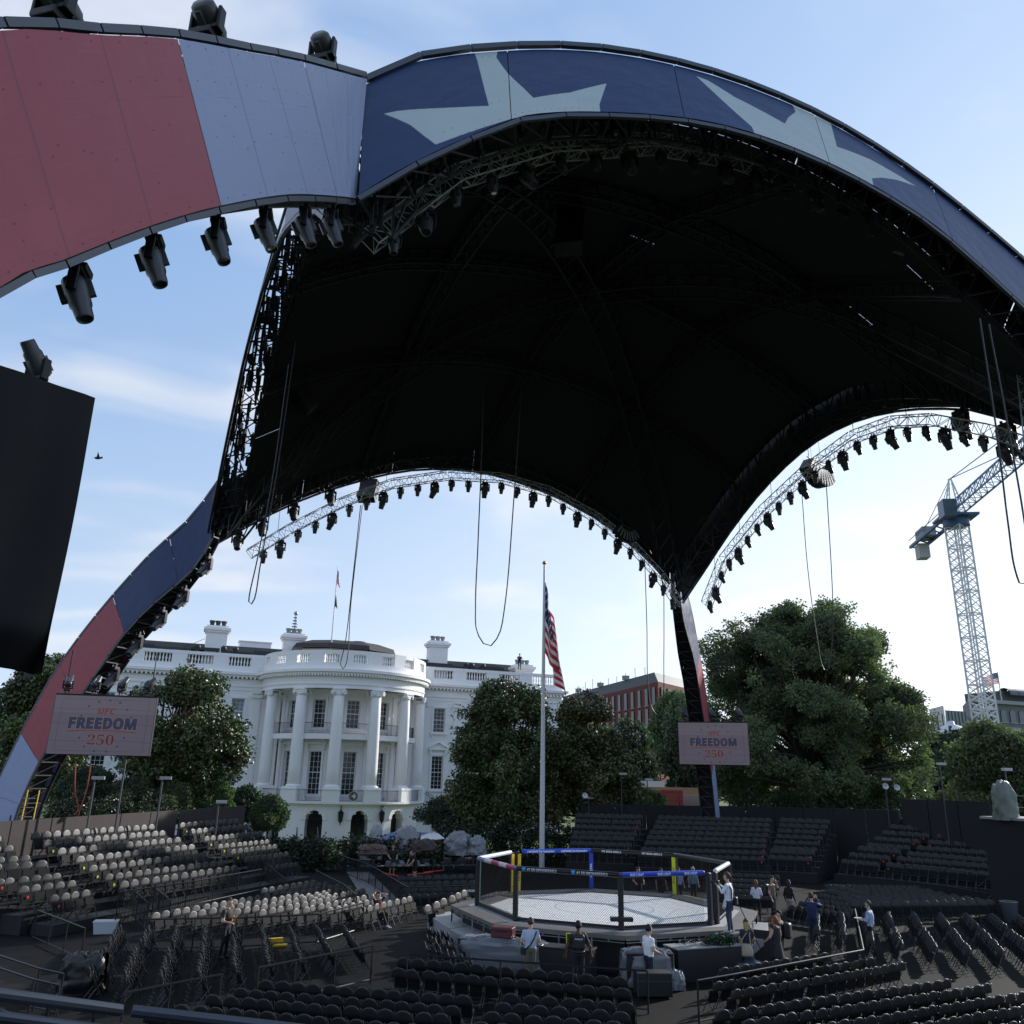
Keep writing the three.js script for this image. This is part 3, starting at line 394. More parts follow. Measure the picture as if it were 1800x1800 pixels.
    for (const fi of [0, 1]) for (const [a, b, c] of (ci === 0 ? bandsA : bandsB)) {
      const t = canvas(256, 256, (x, w, h) => { // flag print: one flat ink, fine scuffs, fixing dots
        x.fillStyle = col[c]; x.fillRect(0, 0, w, h);
        for (let k = 0; k < 260; k++) { x.fillStyle = `rgba(${rnd() < 0.5 ? '20,20,26' : '235,235,240'},${rnd() * 0.035})`; x.fillRect(rnd() * w, rnd() * h, 1 + rnd() * 26, 1 + rnd() * 3); }
        x.fillStyle = 'rgba(25,22,30,0.7)'; for (let k = 0; k < 9; k++) { x.fillRect(k * 29 + 8, 8, 1.6, 2); x.fillRect(k * 29 + 8, h - 10, 1.6, 2); x.fillRect(k * 29 + 8, 60, 1.4, 1.8); } for (let k = 0; k < 14; k++) x.fillRect(20 + rnd() * 220, 80 + rnd() * 150, 1.5, 2);
        x.strokeStyle = 'rgba(30,28,40,0.45)'; x.lineWidth = 0.8; for (const k of [85, 171]) { x.beginPath(); x.moveTo(k, 0); x.lineTo(k, h); x.stroke(); }
      });
      part('leg_panel', sheet(10, 2, (i, j) => { const s = sms(mix(a, b, i) + (i === 0 ? 0.004 : i === 1 ? -0.004 : 0)); return at(fi, mix(s[2], s[0], j), mix(s[3], s[1], j)); }), mat(0xffffff, gloss, 0, { map: t, bumpMap: rippleLeg, bumpScale: 0.03 }), leg);
    }
    const sN = prof.length - 1;
    for (const fi of [0, 1]) for (const e of [0, 2]) for (let i = 0; i < sN * 2; i++) { const A = sms(i / 2 + 0.01), B = sms(i / 2 + 0.49), g = new G(); g.bar(at(fi, A[e], A[e + 1] + (e ? -0.1 : 0.14), 0.05), at(fi, B[e], B[e + 1] + (e ? -0.1 : 0.14), 0.05), e ? 0.07 : 0.085, 4); part('edge_rail', g, (e && ci === 0 && (i % 5 === 1)) ? edgeM : M.darkAlu, leg); }
    part('leg_soffit', sheet(30, 1, (i, j) => { const s = sms(i * sN); return at(0, s[2] + 0.2, s[3] + 0.05).lerp(at(1, s[2] + 0.2, s[3] + 0.05), mix(0.16, 0.84, j)); }), backM, leg);
    part('leg_core', sheet(30, 1, (i, j) => { const s = sms(i * sN); return at(0, s[0] - 0.15, s[1] - 0.15).lerp(at(1, s[0] - 0.15, s[1] - 0.15), mix(0.2, 0.8, j)); }), backM, leg);
    const l = new G(); for (let i = 0; i < sN * 3; i++) { const A = sms(i / 3), B = sms((i + 1) / 3), P = [at(0, A[2], A[3], 0.1), at(1, A[2], A[3], 0.1), at(0, B[2], B[3], 0.1), at(1, B[2], B[3], 0.1), at(0, A[0], A[1], 0.1), at(1, A[0], A[1], 0.1)]; l.bar(P[0], P[1], 0.045).bar(P[0], P[3], 0.035).bar(P[0], P[4], 0.04).bar(P[1], P[5], 0.04).bar(P[4], P[5], 0.04).bar(P[0], P[2], 0.06).bar(P[1], P[3], 0.06); } part('leg_lattice', l, latM, leg).userData.kind = 'stuff';
  });
}
const finPoint = (ci, d, y) => { const [sx, sz] = [[-1, 1], [-1, -1], [1, -1], [1, 1]][ci]; return loc(sx * (14.975 + d * Math.SQRT1_2), y, sz * (14.975 + d * Math.SQRT1_2)); };
// ---------------------------------------------------------------- lighting trusses, moving lights, speaker arrays, cables
const headProto = (() => { // hangs from the origin
  const b = new G(); b.add(new RoundedBoxGeometry(0.44, 0.16, 0.36, 2, 0.03), M4(0, -0.24, 0)); b.box(0.06, 0.16, 0.1, -0.12, -0.16, 0).box(0.06, 0.16, 0.1, 0.12, -0.16, 0);
  const y = new G(); for (const s of [-1, 1]) y.add(new RoundedBoxGeometry(0.08, 0.56, 0.2, 2, 0.03), M4(s * 0.31, -0.58, 0)); y.box(0.62, 0.08, 0.24, 0, -0.38, 0);
  const h = lathe([[0.0, 0.3], [0.16, 0.3], [0.24, 0.24], [0.265, 0.1], [0.26, -0.1], [0.24, -0.16], [0.235, -0.34], [0.2, -0.4], [0.185, -0.62], [0.17, -0.66], [0.15, -0.66], [0.14, -0.6], [0, -0.6]], 14), hg = new G(); hg.add(h, M4(0, 0, 0, 0, 0, 0, V(1, 1, 0.92))); for (const s of [-1, 1]) hg.box(0.1, 0.4, 0.14, 0, -0.2, s * 0.26); return { base: b.build(), yoke: y.build(), head: hg.build(), lens: new THREE.CircleGeometry(0.14, 14).rotateX(Math.PI / 2).translate(0, -0.61, 0) };
})();
let nLights = 0;
function movingLight(p, label, { scale = 1, turn = 0, tilt = 0.4, up = false, lean = 0, group } = {}) {
  const o = thing('moving_head_light', label, 'stage light', p, turn, group); o.scale.setScalar(scale); if (up) o.rotation.x = Math.PI; if (lean) o.rotation.z = lean; nLights++;
  part('base', headProto.base, M.black, o); part('yoke', headProto.yoke, M.blackMetal, o);
  const h = part('head', headProto.head, M.head, o); h.position.set(0, -0.72, 0); h.rotation.x = tilt; part('lens', headProto.lens, M.lens, h); return o;
}
function trussRun(name, pts, w, m, label, category) { // box truss through points, one part for each straight length
  const o = thing(name, label, category);
  for (let i = 0; i + 1 < pts.length; i++) {
    const a = pts[i], b = pts[i + 1], d = V().subVectors(b, a), L = d.length(), n = Math.max(2, Math.round(L / (w * 1.1))); d.normalize(); const s = V(-d.z, 0, d.x).normalize().multiplyScalar(w / 2), u = V().crossVectors(s, d).normalize().multiplyScalar(w / 2); if (u.y < 0) u.negate();
    const c = t => [[1, 1], [-1, 1], [-1, -1], [1, -1]].map(([i2, j2]) => V().lerpVectors(a, b, t).addScaledVector(s, i2).addScaledVector(u, j2)), g = new G(); let A = c(0.01);
    for (const j of [0, 1, 2, 3]) g.bar(c(0.005)[j], c(0.995)[j], 0.026, 4);
    for (let k = 0; k < n; k++) { const B = c(mix(0.01, 0.99, (k + 1) / n)); for (let j = 0; j < 4; j++) { const e = (j + 1) % 4; g.bar(k % 2 ? A[j] : A[e], k % 2 ? B[e] : B[j], 0.014); } for (let j = 0; j < 4; j++) g.bar(A[j], A[(j + 1) % 4], 0.014); A = B; }
    part('truss_length', g, m, o);
  }
  return o;
}
const runs = {}, trussM = mat([0.42, 0.43, 0.45], 0.5, 0.15);
const along = (pts, s) => { let L = 0; const seg = pts.slice(1).map((p, i) => p.distanceTo(pts[i])); const T = seg.reduce((a, b) => a + b, 0); s *= T; for (let i = 0; i < seg.length; i++) { if (s <= seg[i] || i === seg.length - 1) return { p: V().lerpVectors(pts[i], pts[i + 1], s / seg[i]), d: V().subVectors(pts[i + 1], pts[i]).normalize() }; s -= seg[i]; } };
{
  const tr = (k, off, px) => px.map(([u, v]) => { const [t, y] = onSide(u, v, k, off); return sideP(k, t, y, off); });
  runs.front = tr(0, 12.9, [[648, 425], [800, 312], [965, 263], [1150, 252], [1290, 276], [1450, 330], [1605, 425], [1725, 528], [1800, 600]]); runs.front.push(sideP(0, 11.6, 16.6, 12.9));
  runs.back = tr(2, 13.3, [[438, 974], [510, 930], [600, 884], [690, 850], [790, 835], [880, 840], [965, 864], [1045, 908], [1110, 958], [1160, 1012], [1196, 1066]]);
  runs.right = tr(1, 13.3, [[1242, 1062], [1272, 985], [1340, 900], [1420, 826], [1500, 768], [1570, 742], [1640, 738], [1740, 757], [1800, 778]]); runs.right.push(sideP(1, -12.5, 17.5, 13.3));
  runs.left = [-13, -9, -4, 1, 6, 11, 13].map(t => sideP(3, t, botY(3, t) - 0.6, 13.0));
  trussRun('lighting_truss', runs.front, 0.5, trussM, 'aluminium truss of stage lights hanging inside the star-printed front arch', 'truss');
  trussRun('lighting_truss', runs.back, 0.5, trussM, 'dark truss of stage lights curving under the arch above the mansion', 'truss');
  trussRun('lighting_truss', runs.right, 0.5, trussM, 'dark truss of stage lights curving under the arch before the crane', 'truss');
  const hangChains = (pts, k, n) => { const g = new G(); for (let i = 0; i < n; i++) { const { p } = along(pts, (i + 0.5) / n); const [U, N] = sideF(k), t = (p.x - CX) * U.x + (p.z - CZ) * U.z; g.bar(V(p.x, p.y + 0.25, p.z), V(p.x, botY(k, clamp(t, -14, 14)) + 1.2, p.z), 0.016); } return g; };
  for (const [k, r, n] of [[0, runs.front, 9], [2, runs.back, 9], [1, runs.right, 8]]) single('hoist_chains', hangChains(r, k, n), M.blackMetal, ['thin chains holding the front truss below the roof', 'thin chains holding the truss before the crane', 'thin chains holding the truss above the mansion'][k], 'chain');
  const face = (k) => PHI + k * Math.PI / 2;
  const put = (pts, n, k, what, grp, s0 = 0.03, s1 = 0.97) => { for (let i = 0; i < n; i++) { const big = i % 3 === 1, { p } = along(pts, mix(s0, s1, i / (n - 1))); movingLight(V(p.x, p.y - 0.22, p.z), `black ${big ? 'large' : 'small'} stage light, ${cap[i]} along the truss ${what}`, { scale: big ? 0.82 : 0.58, turn: face(k) + Math.PI + rr(-0.35, 0.35), tilt: big ? 0.55 + rr(-0.15, 0.2) : 0.3 + rr(-0.25, 0.25), group: grp }); } };
  put(runs.front, 25, 0, 'inside the star-printed front arch', 'stage lights on the front truss', 0.03, 0.92);
  put(runs.back, 28, 2, 'above the mansion', 'stage lights on the truss above the mansion');
  put(runs.right, 24, 1, 'before the crane', 'stage lights on the truss before the crane', 0.02, 0.92);
  const lower = (ci, prof, d) => interp(prof.map(p => [p[2], p[3]]), d), upper = (prof, d) => interp(prof.map(p => [p[0], p[1]]), d), diag = PHI + Math.PI / 4;
  [6.25, 5.05, 3.75, 2.55, 1.35, 0.4].forEach((d, i) => movingLight(finPoint(0, d, lower(0, finA, d) - 0.2), `large black stage light under the red and pale leg, ${cap[i]} from the foot`, { scale: 0.72, turn: diag + 0.55 + Math.PI, tilt: 0.42, group: 'stage lights under the near leg' }));
  [7.5, 4.75, 1.4].forEach((d, i) => movingLight(finPoint(0, d, upper(finA, d) + 0.15), `black stage light on top of the red and pale leg, ${cap[i]} from foot`, { scale: 0.92, turn: diag + 2.2, tilt: 2.0, up: true, group: 'stage lights on top of the near leg' }));
  [0.3, 1.6, 2.9, 4.3, 5.6].forEach((d, i) => movingLight(finPoint(1, d, lower(1, finB, d) - 0.1), `black stage light under the blue and red leg, ${cap[i]} from the roof`, { scale: 1.05, turn: PHI + Math.PI * 0.75, tilt: 0.7, group: 'stage lights under the far striped leg' }));
  // lights along the lower edge of the left arch near the far left joint
  [9, 11, 12.6, 13.8].forEach((t, i) => movingLight(sideP(2, t, botY(2, t) - 0.1, 14.6), `black stage light under the back arch rim, ${cap[i]} from the middle`, { scale: 0.95, turn: PHI + Math.PI, tilt: 0.6, group: 'stage lights under the back rim' }));
  [-8, -10, -12].forEach((t, i) => movingLight(sideP(1, t, botY(1, t) - 0.1, 14.6), `long black stage light under the rim above the crane, ${cap[i]} from the middle`, { scale: 1.2, turn: PHI + Math.PI / 2 + Math.PI, tilt: 0.5, group: 'stage lights under the right rim' }));

  // speaker arrays
  const boxG = new RoundedBoxGeometry(1.15, 0.34, 0.62, 2, 0.03), grille = mat([0.11, 0.115, 0.125], 0.5, 0.3);
  const lineArray = (p, turn, n, curve, label, s = 1, front = M.black) => {
    const o = thing('line_array_speaker', label, 'speaker', p, turn, 'hanging speaker arrays'); o.scale.setScalar(s); let y = 0, z = 0, a = -0.05; const fr = new G(); fr.box(1.2, 0.1, 0.7, 0, 0.1, 0).bar(V(-0.4, 0.2, 0), V(0, 0.9, 0), 0.03).bar(V(0.4, 0.2, 0), V(0, 0.9, 0), 0.03).bar(V(0, 0.9, 0), V(0, 3.4, 0), 0.02); part('flying_frame', fr, M.blackMetal, o);
    for (let i = 0; i < n; i++) { a += curve; y -= 0.36 * Math.cos(a); z -= 0.36 * Math.sin(a); const c = part('cabinet', boxG, M.black, o); c.position.set(0, y + 0.18, z); c.rotation.x = a; const f = new G(); f.box(1.06, 0.25, 0.02, 0, -0.125, 0.315); part('grille', f, front, c); }
    return o;
  };
  const hang = (u, v, D) => atD(u, v, D);
  lineArray(hang(1004, 345, 30), PHI + Math.PI - 0.6, 10, 0.06, 'dark speaker array hanging in the roof behind the front truss', 1, M.black);
  lineArray(hang(500, 590, 40), PHI - 1.5, 12, 0.07, 'dark curved speaker array hanging by the edge-on arch', 1.0, M.black);
  lineArray(hang(650, 850, 50), PHI + 2.6, 4, 0.16, 'short black speaker array hanging over the mansion roof', 0.95, M.black);
  const horiz = (p, turn, n, label, s) => { const o = thing('subwoofer_array', label, 'speaker', p, turn, 'hanging speaker arrays'); o.scale.setScalar(s); for (let i = 0; i < n; i++) { const t = i / (n - 1) * 2 - 1, a = t * 0.75, c = part('cabinet', new RoundedBoxGeometry(0.3, 1.1, 0.7, 2, 0.02), M.black, o); c.position.set(1.9 * Math.sin(a), -1.9 * Math.cos(a) + 1.2, 0); c.rotation.z = a; const f = new G(); f.box(0.22, 0.9, 0.02, 0, -0.45, 0.36); part('grille', f, grille, c); } const b = new G(); b.bar(V(-1.2, 0.4, 0), V(1.2, 0.4, 0), 0.05).bar(V(-0.6, 0.4, 0), V(-0.6, 2.6, 0), 0.02).bar(V(0.6, 0.4, 0), V(0.6, 2.6, 0), 0.02); part('flying_frame', b, M.blackMetal, o); return o; };
  horiz(hang(1436, 822, 50), PHI + 0.35, 10, 'curved speaker array with pale ribbed grilles hanging before the crane', 0.95);
  horiz(hang(1100, 932, 51), PHI + 0.3, 8, 'small curved ribbed speaker array hanging beside the far leg', 0.62);

  // slack cables
  const cable = (px, D, label, r = 0.028) => { const pts = px.map(([u, v, dd]) => atD(u, v, D + (dd || 0))); return single('hanging_cable', new THREE.TubeGeometry(new THREE.CatmullRomCurve3(pts, false, 'centripetal'), 90, r, 5), M.cable, label, 'cable', 'hanging cable loops'); };
  cable([[853, 530], [848, 760], [840, 960], [836, 1060], [839, 1112], [858, 1137], [876, 1118], [888, 1060], [903, 880], [916, 690], [925, 500]], 36, 'widest black cable loop hanging in the middle of the sky');
  cable([[508, 640], [478, 850], [452, 985], [438, 1050], [438, 1064], [445, 1058], [458, 990], [488, 820], [520, 600]], 34, 'narrow black cable loop beside the edge-on arch');
  cable([[634, 888], [622, 1000], [607, 1130], [599, 1168], [603, 1176], [609, 1165], [617, 1060], [637, 888]], 48, 'thin black cable loop in front of the mansion balustrade');
  cable([[1133, 975], [1137, 1100], [1139, 1200], [1146, 1245], [1158, 1258], [1165, 1235], [1167, 1150], [1167, 1030]], 55, 'thin black cable loop before the brick building');
  cable([[1408, 846], [1420, 1000], [1436, 1120], [1446, 1172], [1453, 1181], [1459, 1160], [1464, 1080], [1452, 838]], 50, 'black cable loop hanging before the big tree');
  cable([[1722, 560], [1752, 760], [1772, 920], [1784, 1000], [1796, 1029], [1806, 1020], [1806, 960], [1770, 740], [1738, 570]], 27, 'black cable loop crossing the crane jib');
}
// video screens hung inside the legs
const screenTex = canvas(1024, 680, (c, w, h) => {
  c.fillStyle = '#857c8c'; c.fillRect(0, 0, w, h); c.strokeStyle = 'rgba(60,50,58,0.35)'; c.lineWidth = 5; c.strokeRect(70, 40, w - 140, h - 80); for (const y of [150, 320, 520]) { c.beginPath(); c.moveTo(0, y); c.bezierCurveTo(300, y + 30, 700, y - 30, w, y + 18); c.stroke(); } c.fillStyle = 'rgba(255,255,255,0.08)'; c.fillRect(0, 0, w, 200);
  c.strokeStyle = 'rgba(60,50,58,0.10)'; c.lineWidth = 1; for (let k = 1; k < 12; k++) { c.beginPath(); c.moveTo(k * w / 12, 0); c.lineTo(k * w / 12, h); c.stroke(); } for (let k = 1; k < 8; k++) { c.beginPath(); c.moveTo(0, k * h / 8); c.lineTo(w, k * h / 8); c.stroke(); }
  const star = (x, y, r) => { c.beginPath(); for (let i = 0; i < 10; i++) { const a = i * Math.PI / 5, q = i % 2 ? r * 0.4 : r; c.lineTo(x + q * Math.sin(a), y - q * Math.cos(a)); } c.closePath(); c.fill(); };
  c.fillStyle = '#3a3a58'; for (const [x, y] of [[345, 120], [440, 65], [550, 45], [655, 70], [735, 150], [285, 235], [790, 240], [300, 490], [365, 590], [470, 640], [590, 640], [690, 580], [750, 480]]) star(x, y, 17);
  c.textAlign = 'center'; c.save(); c.translate(525, 205); c.transform(1, 0, -0.16, 1, 0, 0); c.font = 'bold 92px sans-serif'; c.fillStyle = '#a3342f'; c.fillText('UFC', 0, 0); c.restore();
  c.save(); c.translate(512, 378); c.scale(1, 1.12); c.font = 'bold 150px sans-serif'; c.lineWidth = 22; c.strokeStyle = '#b5906e'; c.strokeText('FREEDOM', 0, 0); c.lineWidth = 12; c.strokeStyle = '#26335c'; c.strokeText('FREEDOM', 0, 0); c.fillStyle = '#3a4a78'; c.fillText('FREEDOM', 0, 0); c.restore();
  c.strokeStyle = '#a3342f'; c.lineWidth = 9; c.beginPath(); c.moveTo(165, 420); c.quadraticCurveTo(512, 375, 860, 420); c.stroke(); c.font = 'bold 165px serif'; c.fillStyle = '#7d2a33'; c.lineWidth = 6; c.strokeStyle = '#b7a294'; c.strokeText('250', 515, 565); c.fillText('250', 515, 565);
});
{
  const screenM = new THREE.MeshStandardMaterial({ color: lin(0.25, 0.25, 0.25), map: screenTex, emissive: 0xffffff, emissiveMap: screenTex, emissiveIntensity: 0.2, roughness: 0.45 });
  const drape = pmat([0.007, 0.007, 0.008], 0.6, { specularIntensity: 0.45 });
  const R = 26.6, lights = (o, c, n, turn, what, ci0, W, H) => { for (let i = 0; i < n; i++) { const x = mix(-W / 2 + 0.5, W / 2 - 0.5, n > 1 ? i / (n - 1) : 0.42), p = V(x, H / 2 + 0.06, 0).applyAxisAngle(V(0, 1, 0), turn).add(c); movingLight(p, `black stage light on top of ${what}, ${cap[i]} of ${n}`, { scale: ci0 ? 0.52 : 0.72, turn: turn + Math.PI + (i - 1.5) * 0.3, tilt: 0.7, up: true, group: 'stage lights on ' + what }); } };
  const place = (ci, what, cy, label, nl, rad = R, dt = 0, pos = null, face = null) => {
    const W = ci ? 4.75 : 5.5, H = ci ? 2.85 : 3.35;
    const [sx, sz] = [[-1, 1], [-1, -1], [1, -1], [1, 1]][ci], c = pos || loc(sx * rad * Math.SQRT1_2, cy, sz * rad * Math.SQRT1_2), turn = face ?? Math.atan2(CX - c.x, CZ - c.z) + dt;
    const o = thing('video_screen', label, 'screen', c, turn, 'video screens inside the legs');
    const b = new G(); b.add(new RoundedBoxGeometry(W, H, 0.28, 2, 0.03), M4(0, 0, -0.16)); part('cabinet', b, M.black, o);
    part('display', new THREE.PlaneGeometry(W - 0.06, H - 0.06).translate(0, 0, -0.015), screenM, o);
    const f = new G(); if (ci) for (const x of [-2, 2]) f.bar(V(x, H / 2, -0.2), V(x, H / 2 + 2.2, -0.2), 0.025); f.bar(V(-W / 2, H / 2 + 0.03, -0.12), V(W / 2, H / 2 + 0.03, -0.12), 0.04); for (let k = 0; k < 5; k++) f.bar(V(-2.1 + k * 1.05, -H / 2 + 0.1, -0.3), V(-2.1 + k * 1.05, H / 2 - 0.1, -0.3), 0.05); part('rigging_frame', f, M.blackMetal, o);
    if (ci === 0) { part('rear_drape', sheet(40, 30, (i, j) => { const y = mix(H / 2 + 0.05, -H / 2 - 0.12, j), fold = 0.05 * Math.sin(i * 46 + Math.sin(j * 4 + i * 9)) * (0.25 + j) + 0.035 * Math.sin(i * 17 + j * 6) * j, e = Math.max(0, j - 0.88) * 2.2; return V(mix(-W / 2 - 0.06, W / 2 + 0.06, i), y + 0.05 * Math.sin(i * 9) * j, -0.52 - fold + e); }), drape, o); for (const x of [-1, 1]) { const s = new G(); s.quad(V(x * (W / 2 + 0.05), H / 2 + 0.05, 0.02), V(x * (W / 2 + 0.05), H / 2 + 0.05, -0.52), V(x * (W / 2 + 0.05), -H / 2 - 0.15, -0.5), V(x * (W / 2 + 0.05), -H / 2 - 0.15, 0.02)); part('side_drape', s, drape, o); } }
    lights(o, V(c.x, c.y, c.z), nl, turn, what, ci === 0, W, H); return o;
  };
  place(0, 'the draped screen', 10.2, 'hanging video screen seen from behind under a black drape', 4, R, 0, V(-7.62, 8.9, -8.05), -2.264);
  place(1, 'the screen before the magnolia', 9.25, 'washed-out video screen hanging at the striped leg in front of the magnolia', 4, R, 0, atD(180, 1275, 47), 0.2);
  place(2, 'the screen at the dark leg', 8.3, 'video screen with blue and red lettering hanging at the dark far leg', 3, 27.2, 0, atD(1254, 1307, 61.5), -0.22);
}
// ---------------------------------------------------------------- trees and shrubs
const leafGeo = (n, len, wid, spread, s0) => { const keep = seed; seed = s0; const g = new G(); for (let k = 0; k < n; k++) { const c = V(rr(-1, 1), rr(-0.8, 0.8), rr(-1, 1)).multiplyScalar(spread), d = V(rr(-1, 1), rr(-0.9, 0.5), rr(-1, 1)).normalize().multiplyScalar(len * rr(0.7, 1.2)), w = V(rr(-1, 1), rr(-0.3, 0.3), rr(-1, 1)).cross(d).normalize().multiplyScalar(wid * rr(0.7, 1.2)), m = V().copy(c).addScaledVector(d, 0.5), e = V().copy(c).add(d), up = V(0, wid * 0.25, 0); g.tri(c, V().subVectors(m, w).add(up), e).tri(c, e, V().addVectors(m, w).add(up)); } seed = keep; return g.build(); };
const LG = { oak: [1, 2, 3].map(k => leafGeo(13, 0.26, 0.085, 0.42, 40 + k)), mag: [1, 2, 3].map(k => leafGeo(10, 0.30, 0.085, 0.36, 60 + k)), far: [1, 2].map(k => leafGeo(10, 0.5, 0.2, 0.7, 80 + k)), bush: [1, 2].map(k => leafGeo(11, 0.17, 0.06, 0.22, 90 + k)) };
const leafMat = (c, rough = 0.75, tr = 0.35) => pmat([1, 1, 1], rough, tr ? { transmission: tr, thickness: 0 } : {});
const LM = { soft: leafMat(0, 0.9, 0.5), gloss: pmat([1, 1, 1], 0.42) };
const n3 = (x, y, z) => (noise2(x, y) + noise2(y + 31.7, z + 5.1) + noise2(z + 11.3, x + 71.9)) / 3;
function foliage(parent, lobes, per, geos, m, cols, f3 = 0.9, cut = 0.44, name = 'foliage') { // lobes: {c, r:[x,y,z]}
  const list = geos.map(() => []), q = new THREE.Quaternion();
  for (const L of lobes) { const n = Math.round(per * (L.w ?? 1)), lv = rr(0.62, 1.45); for (let k = 0; k < n; k++) { const d = V(rr(-1, 1), rr(-1, 1), rr(-1, 1)); if (d.lengthSq() > 1 || d.lengthSq() < 0.02) { k--; continue; } const rad = Math.pow(d.length(), 0.6) * rr(0.8, 1.22); d.normalize().multiplyScalar(rad); const p = V(L.c.x + d.x * L.r[0], L.c.y + d.y * L.r[1], L.c.z + d.z * L.r[2]); if (p.y < 0.1 || n3(p.x * f3 + 3, p.y * f3 + 7, p.z * f3) < cut) continue; q.setFromEuler(new THREE.Euler(rr(-0.7, 0.7), rr(0, 6.28), rr(-0.7, 0.7))); list[Math.floor(rnd() * geos.length)].push([new THREE.Matrix4().compose(p, q, V(1, 1, 1).multiplyScalar(rr(0.75, 1.25))), cols[Math.floor(rnd() * cols.length)].map(v => v * lv)]); } }
  geos.forEach((g, i) => { const im = new THREE.InstancedMesh(g, m, list[i].length); im.name = name; im.userData.kind = 'stuff'; const c = new THREE.Color(); list[i].forEach(([M0, cc], k) => { im.setMatrixAt(k, M0); const v = rr(0.75, 1.25); c.setRGB(cc[0] * v, cc[1] * v, cc[2] * v); im.setColorAt(k, c); }); parent.add(im); });
}
const limb = (g, a, b, r0, r1, bend = 0.12, n = 5) => { let p = a, L = a.distanceTo(b), o = V(rr(-1, 1), rr(-0.3, 0.6), rr(-1, 1)).multiplyScalar(L * bend); for (let k = 1; k <= n; k++) { const t = k / n, q = V().lerpVectors(a, b, t).addScaledVector(o, Math.sin(t * Math.PI)); g.bar(p, q, mix(r0, r1, (k - 1) / n), 7, mix(r0, r1, t)); p = q; } };
// tree that fills the given frame of sight lines at distance D
function tree(label, [x0, x1, y0, y1], D, { base = 0, kind = 'oak', per = 300, nl = 22, cols, m = LM.soft, trunk = 0.35, lobe = 0.27, name = 'tree', seedN = 1, shape = 'round', f3 = 0.8, cut = 0.455, tx = 0.5, group = 'trees around the lawn' } = {}) {
  seed = 1000 + seedN * 97; const l = atD(x0, y1, D), r = atD(x1, y1, D), t = atD((x0 + x1) / 2, y0, D), b = atD((x0 + x1) / 2, y1, D), W = l.distanceTo(r), Hh = t.y - b.y, mid = V().addVectors(l, r).multiplyScalar(0.5), root = V().lerpVectors(l, r, tx).setY(base);
  const o = thing(name, label, name.includes('shrub') ? 'shrub' : 'tree', root, 0, group), c0 = V(mid.x - root.x, (t.y + b.y) / 2 - base, mid.z - root.z), lobes = [];
  const prof = { round: t => Math.sqrt(Math.max(0, 1 - (2 * t - 0.94) ** 2 * 0.98)) * (t < 0.2 ? 0.8 + t : 1), cone: t => (0.98 - 0.80 * Math.pow(t, 1.35)) * (t < 0.08 ? 0.85 : 1), spread: t => (t < 0.3 ? 0.82 + 0.6 * t : 1) * Math.pow(Math.max(0, 1 - Math.pow(t, 3.2)), 0.55) }[shape];
  for (let k = 0; k < nl; k++) { const rad = lobe * rr(0.6, 1.35), t = Math.pow((k + rr(0.1, 0.9)) / nl, 0.9), a = k * 2.39996 + rr(-0.5, 0.5), q = (0.86 + 0.5 * noise2(Math.cos(a) * 1.7 + 9 + seedN, Math.sin(a) * 1.7 + t * 2.6 + 4)) * prof(t) * Math.max(0, 1 - rad * 0.8) * Math.pow(rr(0.12, 1), 0.5) * rr(0.85, 1.06); lobes.push({ c: V(c0.x + Math.cos(a) * q * W / 2, (b.y - base) + Hh * mix(rad * 0.6, 1 - rad * 0.55, t), c0.z + Math.sin(a) * q * W / 2 * 0.85), r: [W / 2 * rad * rr(0.9, 1.3), Math.min(W, Hh * 1.2) / 2 * rad * rr(0.7, 1.0), W / 2 * rad * rr(0.9, 1.3)], w: (rad / lobe) ** 2 }); }
  const g = new G(), fork = V(c0.x * 0.4, Math.max(0.8, (b.y - base) + Hh * 0.12), c0.z * 0.4); limb(g, V(0, -0.1, 0), fork, trunk, trunk * 0.75, 0.05); for (const L of lobes) limb(g, V().copy(fork).lerp(V(fork.x, L.c.y, fork.z), rr(0.1, 0.55)), L.c, trunk * 0.34, 0.03, 0.14, 6); part('trunk', g, M.bark, o);
  foliage(o, lobes, per, LG[kind], m, cols || [[0.045, 0.085, 0.022], [0.06, 0.11, 0.03], [0.035, 0.07, 0.02]], f3, cut); return o;
}
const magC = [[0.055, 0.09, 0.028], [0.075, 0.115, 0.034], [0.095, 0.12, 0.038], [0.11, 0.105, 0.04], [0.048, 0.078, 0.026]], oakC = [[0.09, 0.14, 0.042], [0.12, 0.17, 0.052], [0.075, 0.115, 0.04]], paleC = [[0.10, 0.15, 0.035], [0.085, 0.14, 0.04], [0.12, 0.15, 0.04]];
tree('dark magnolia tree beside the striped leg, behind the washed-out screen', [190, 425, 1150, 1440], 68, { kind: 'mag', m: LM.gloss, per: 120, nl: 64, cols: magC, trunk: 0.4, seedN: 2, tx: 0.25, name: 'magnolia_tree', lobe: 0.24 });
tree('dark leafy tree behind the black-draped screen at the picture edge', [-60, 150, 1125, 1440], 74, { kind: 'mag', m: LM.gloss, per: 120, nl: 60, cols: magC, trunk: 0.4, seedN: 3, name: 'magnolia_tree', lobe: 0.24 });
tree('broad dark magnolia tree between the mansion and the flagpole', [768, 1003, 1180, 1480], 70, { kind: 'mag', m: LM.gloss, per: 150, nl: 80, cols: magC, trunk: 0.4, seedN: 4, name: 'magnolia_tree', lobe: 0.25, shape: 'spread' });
tree('rust-tinged magnolia tree just beyond the flagpole', [932, 1128, 1200, 1475], 73, { kind: 'mag', m: LM.gloss, per: 150, nl: 80, cols: [[0.08, 0.088, 0.03], [0.11, 0.095, 0.042], [0.065, 0.08, 0.03], [0.095, 0.10, 0.038]], trunk: 0.35, seedN: 15, name: 'magnolia_tree', lobe: 0.26, shape: 'cone' });
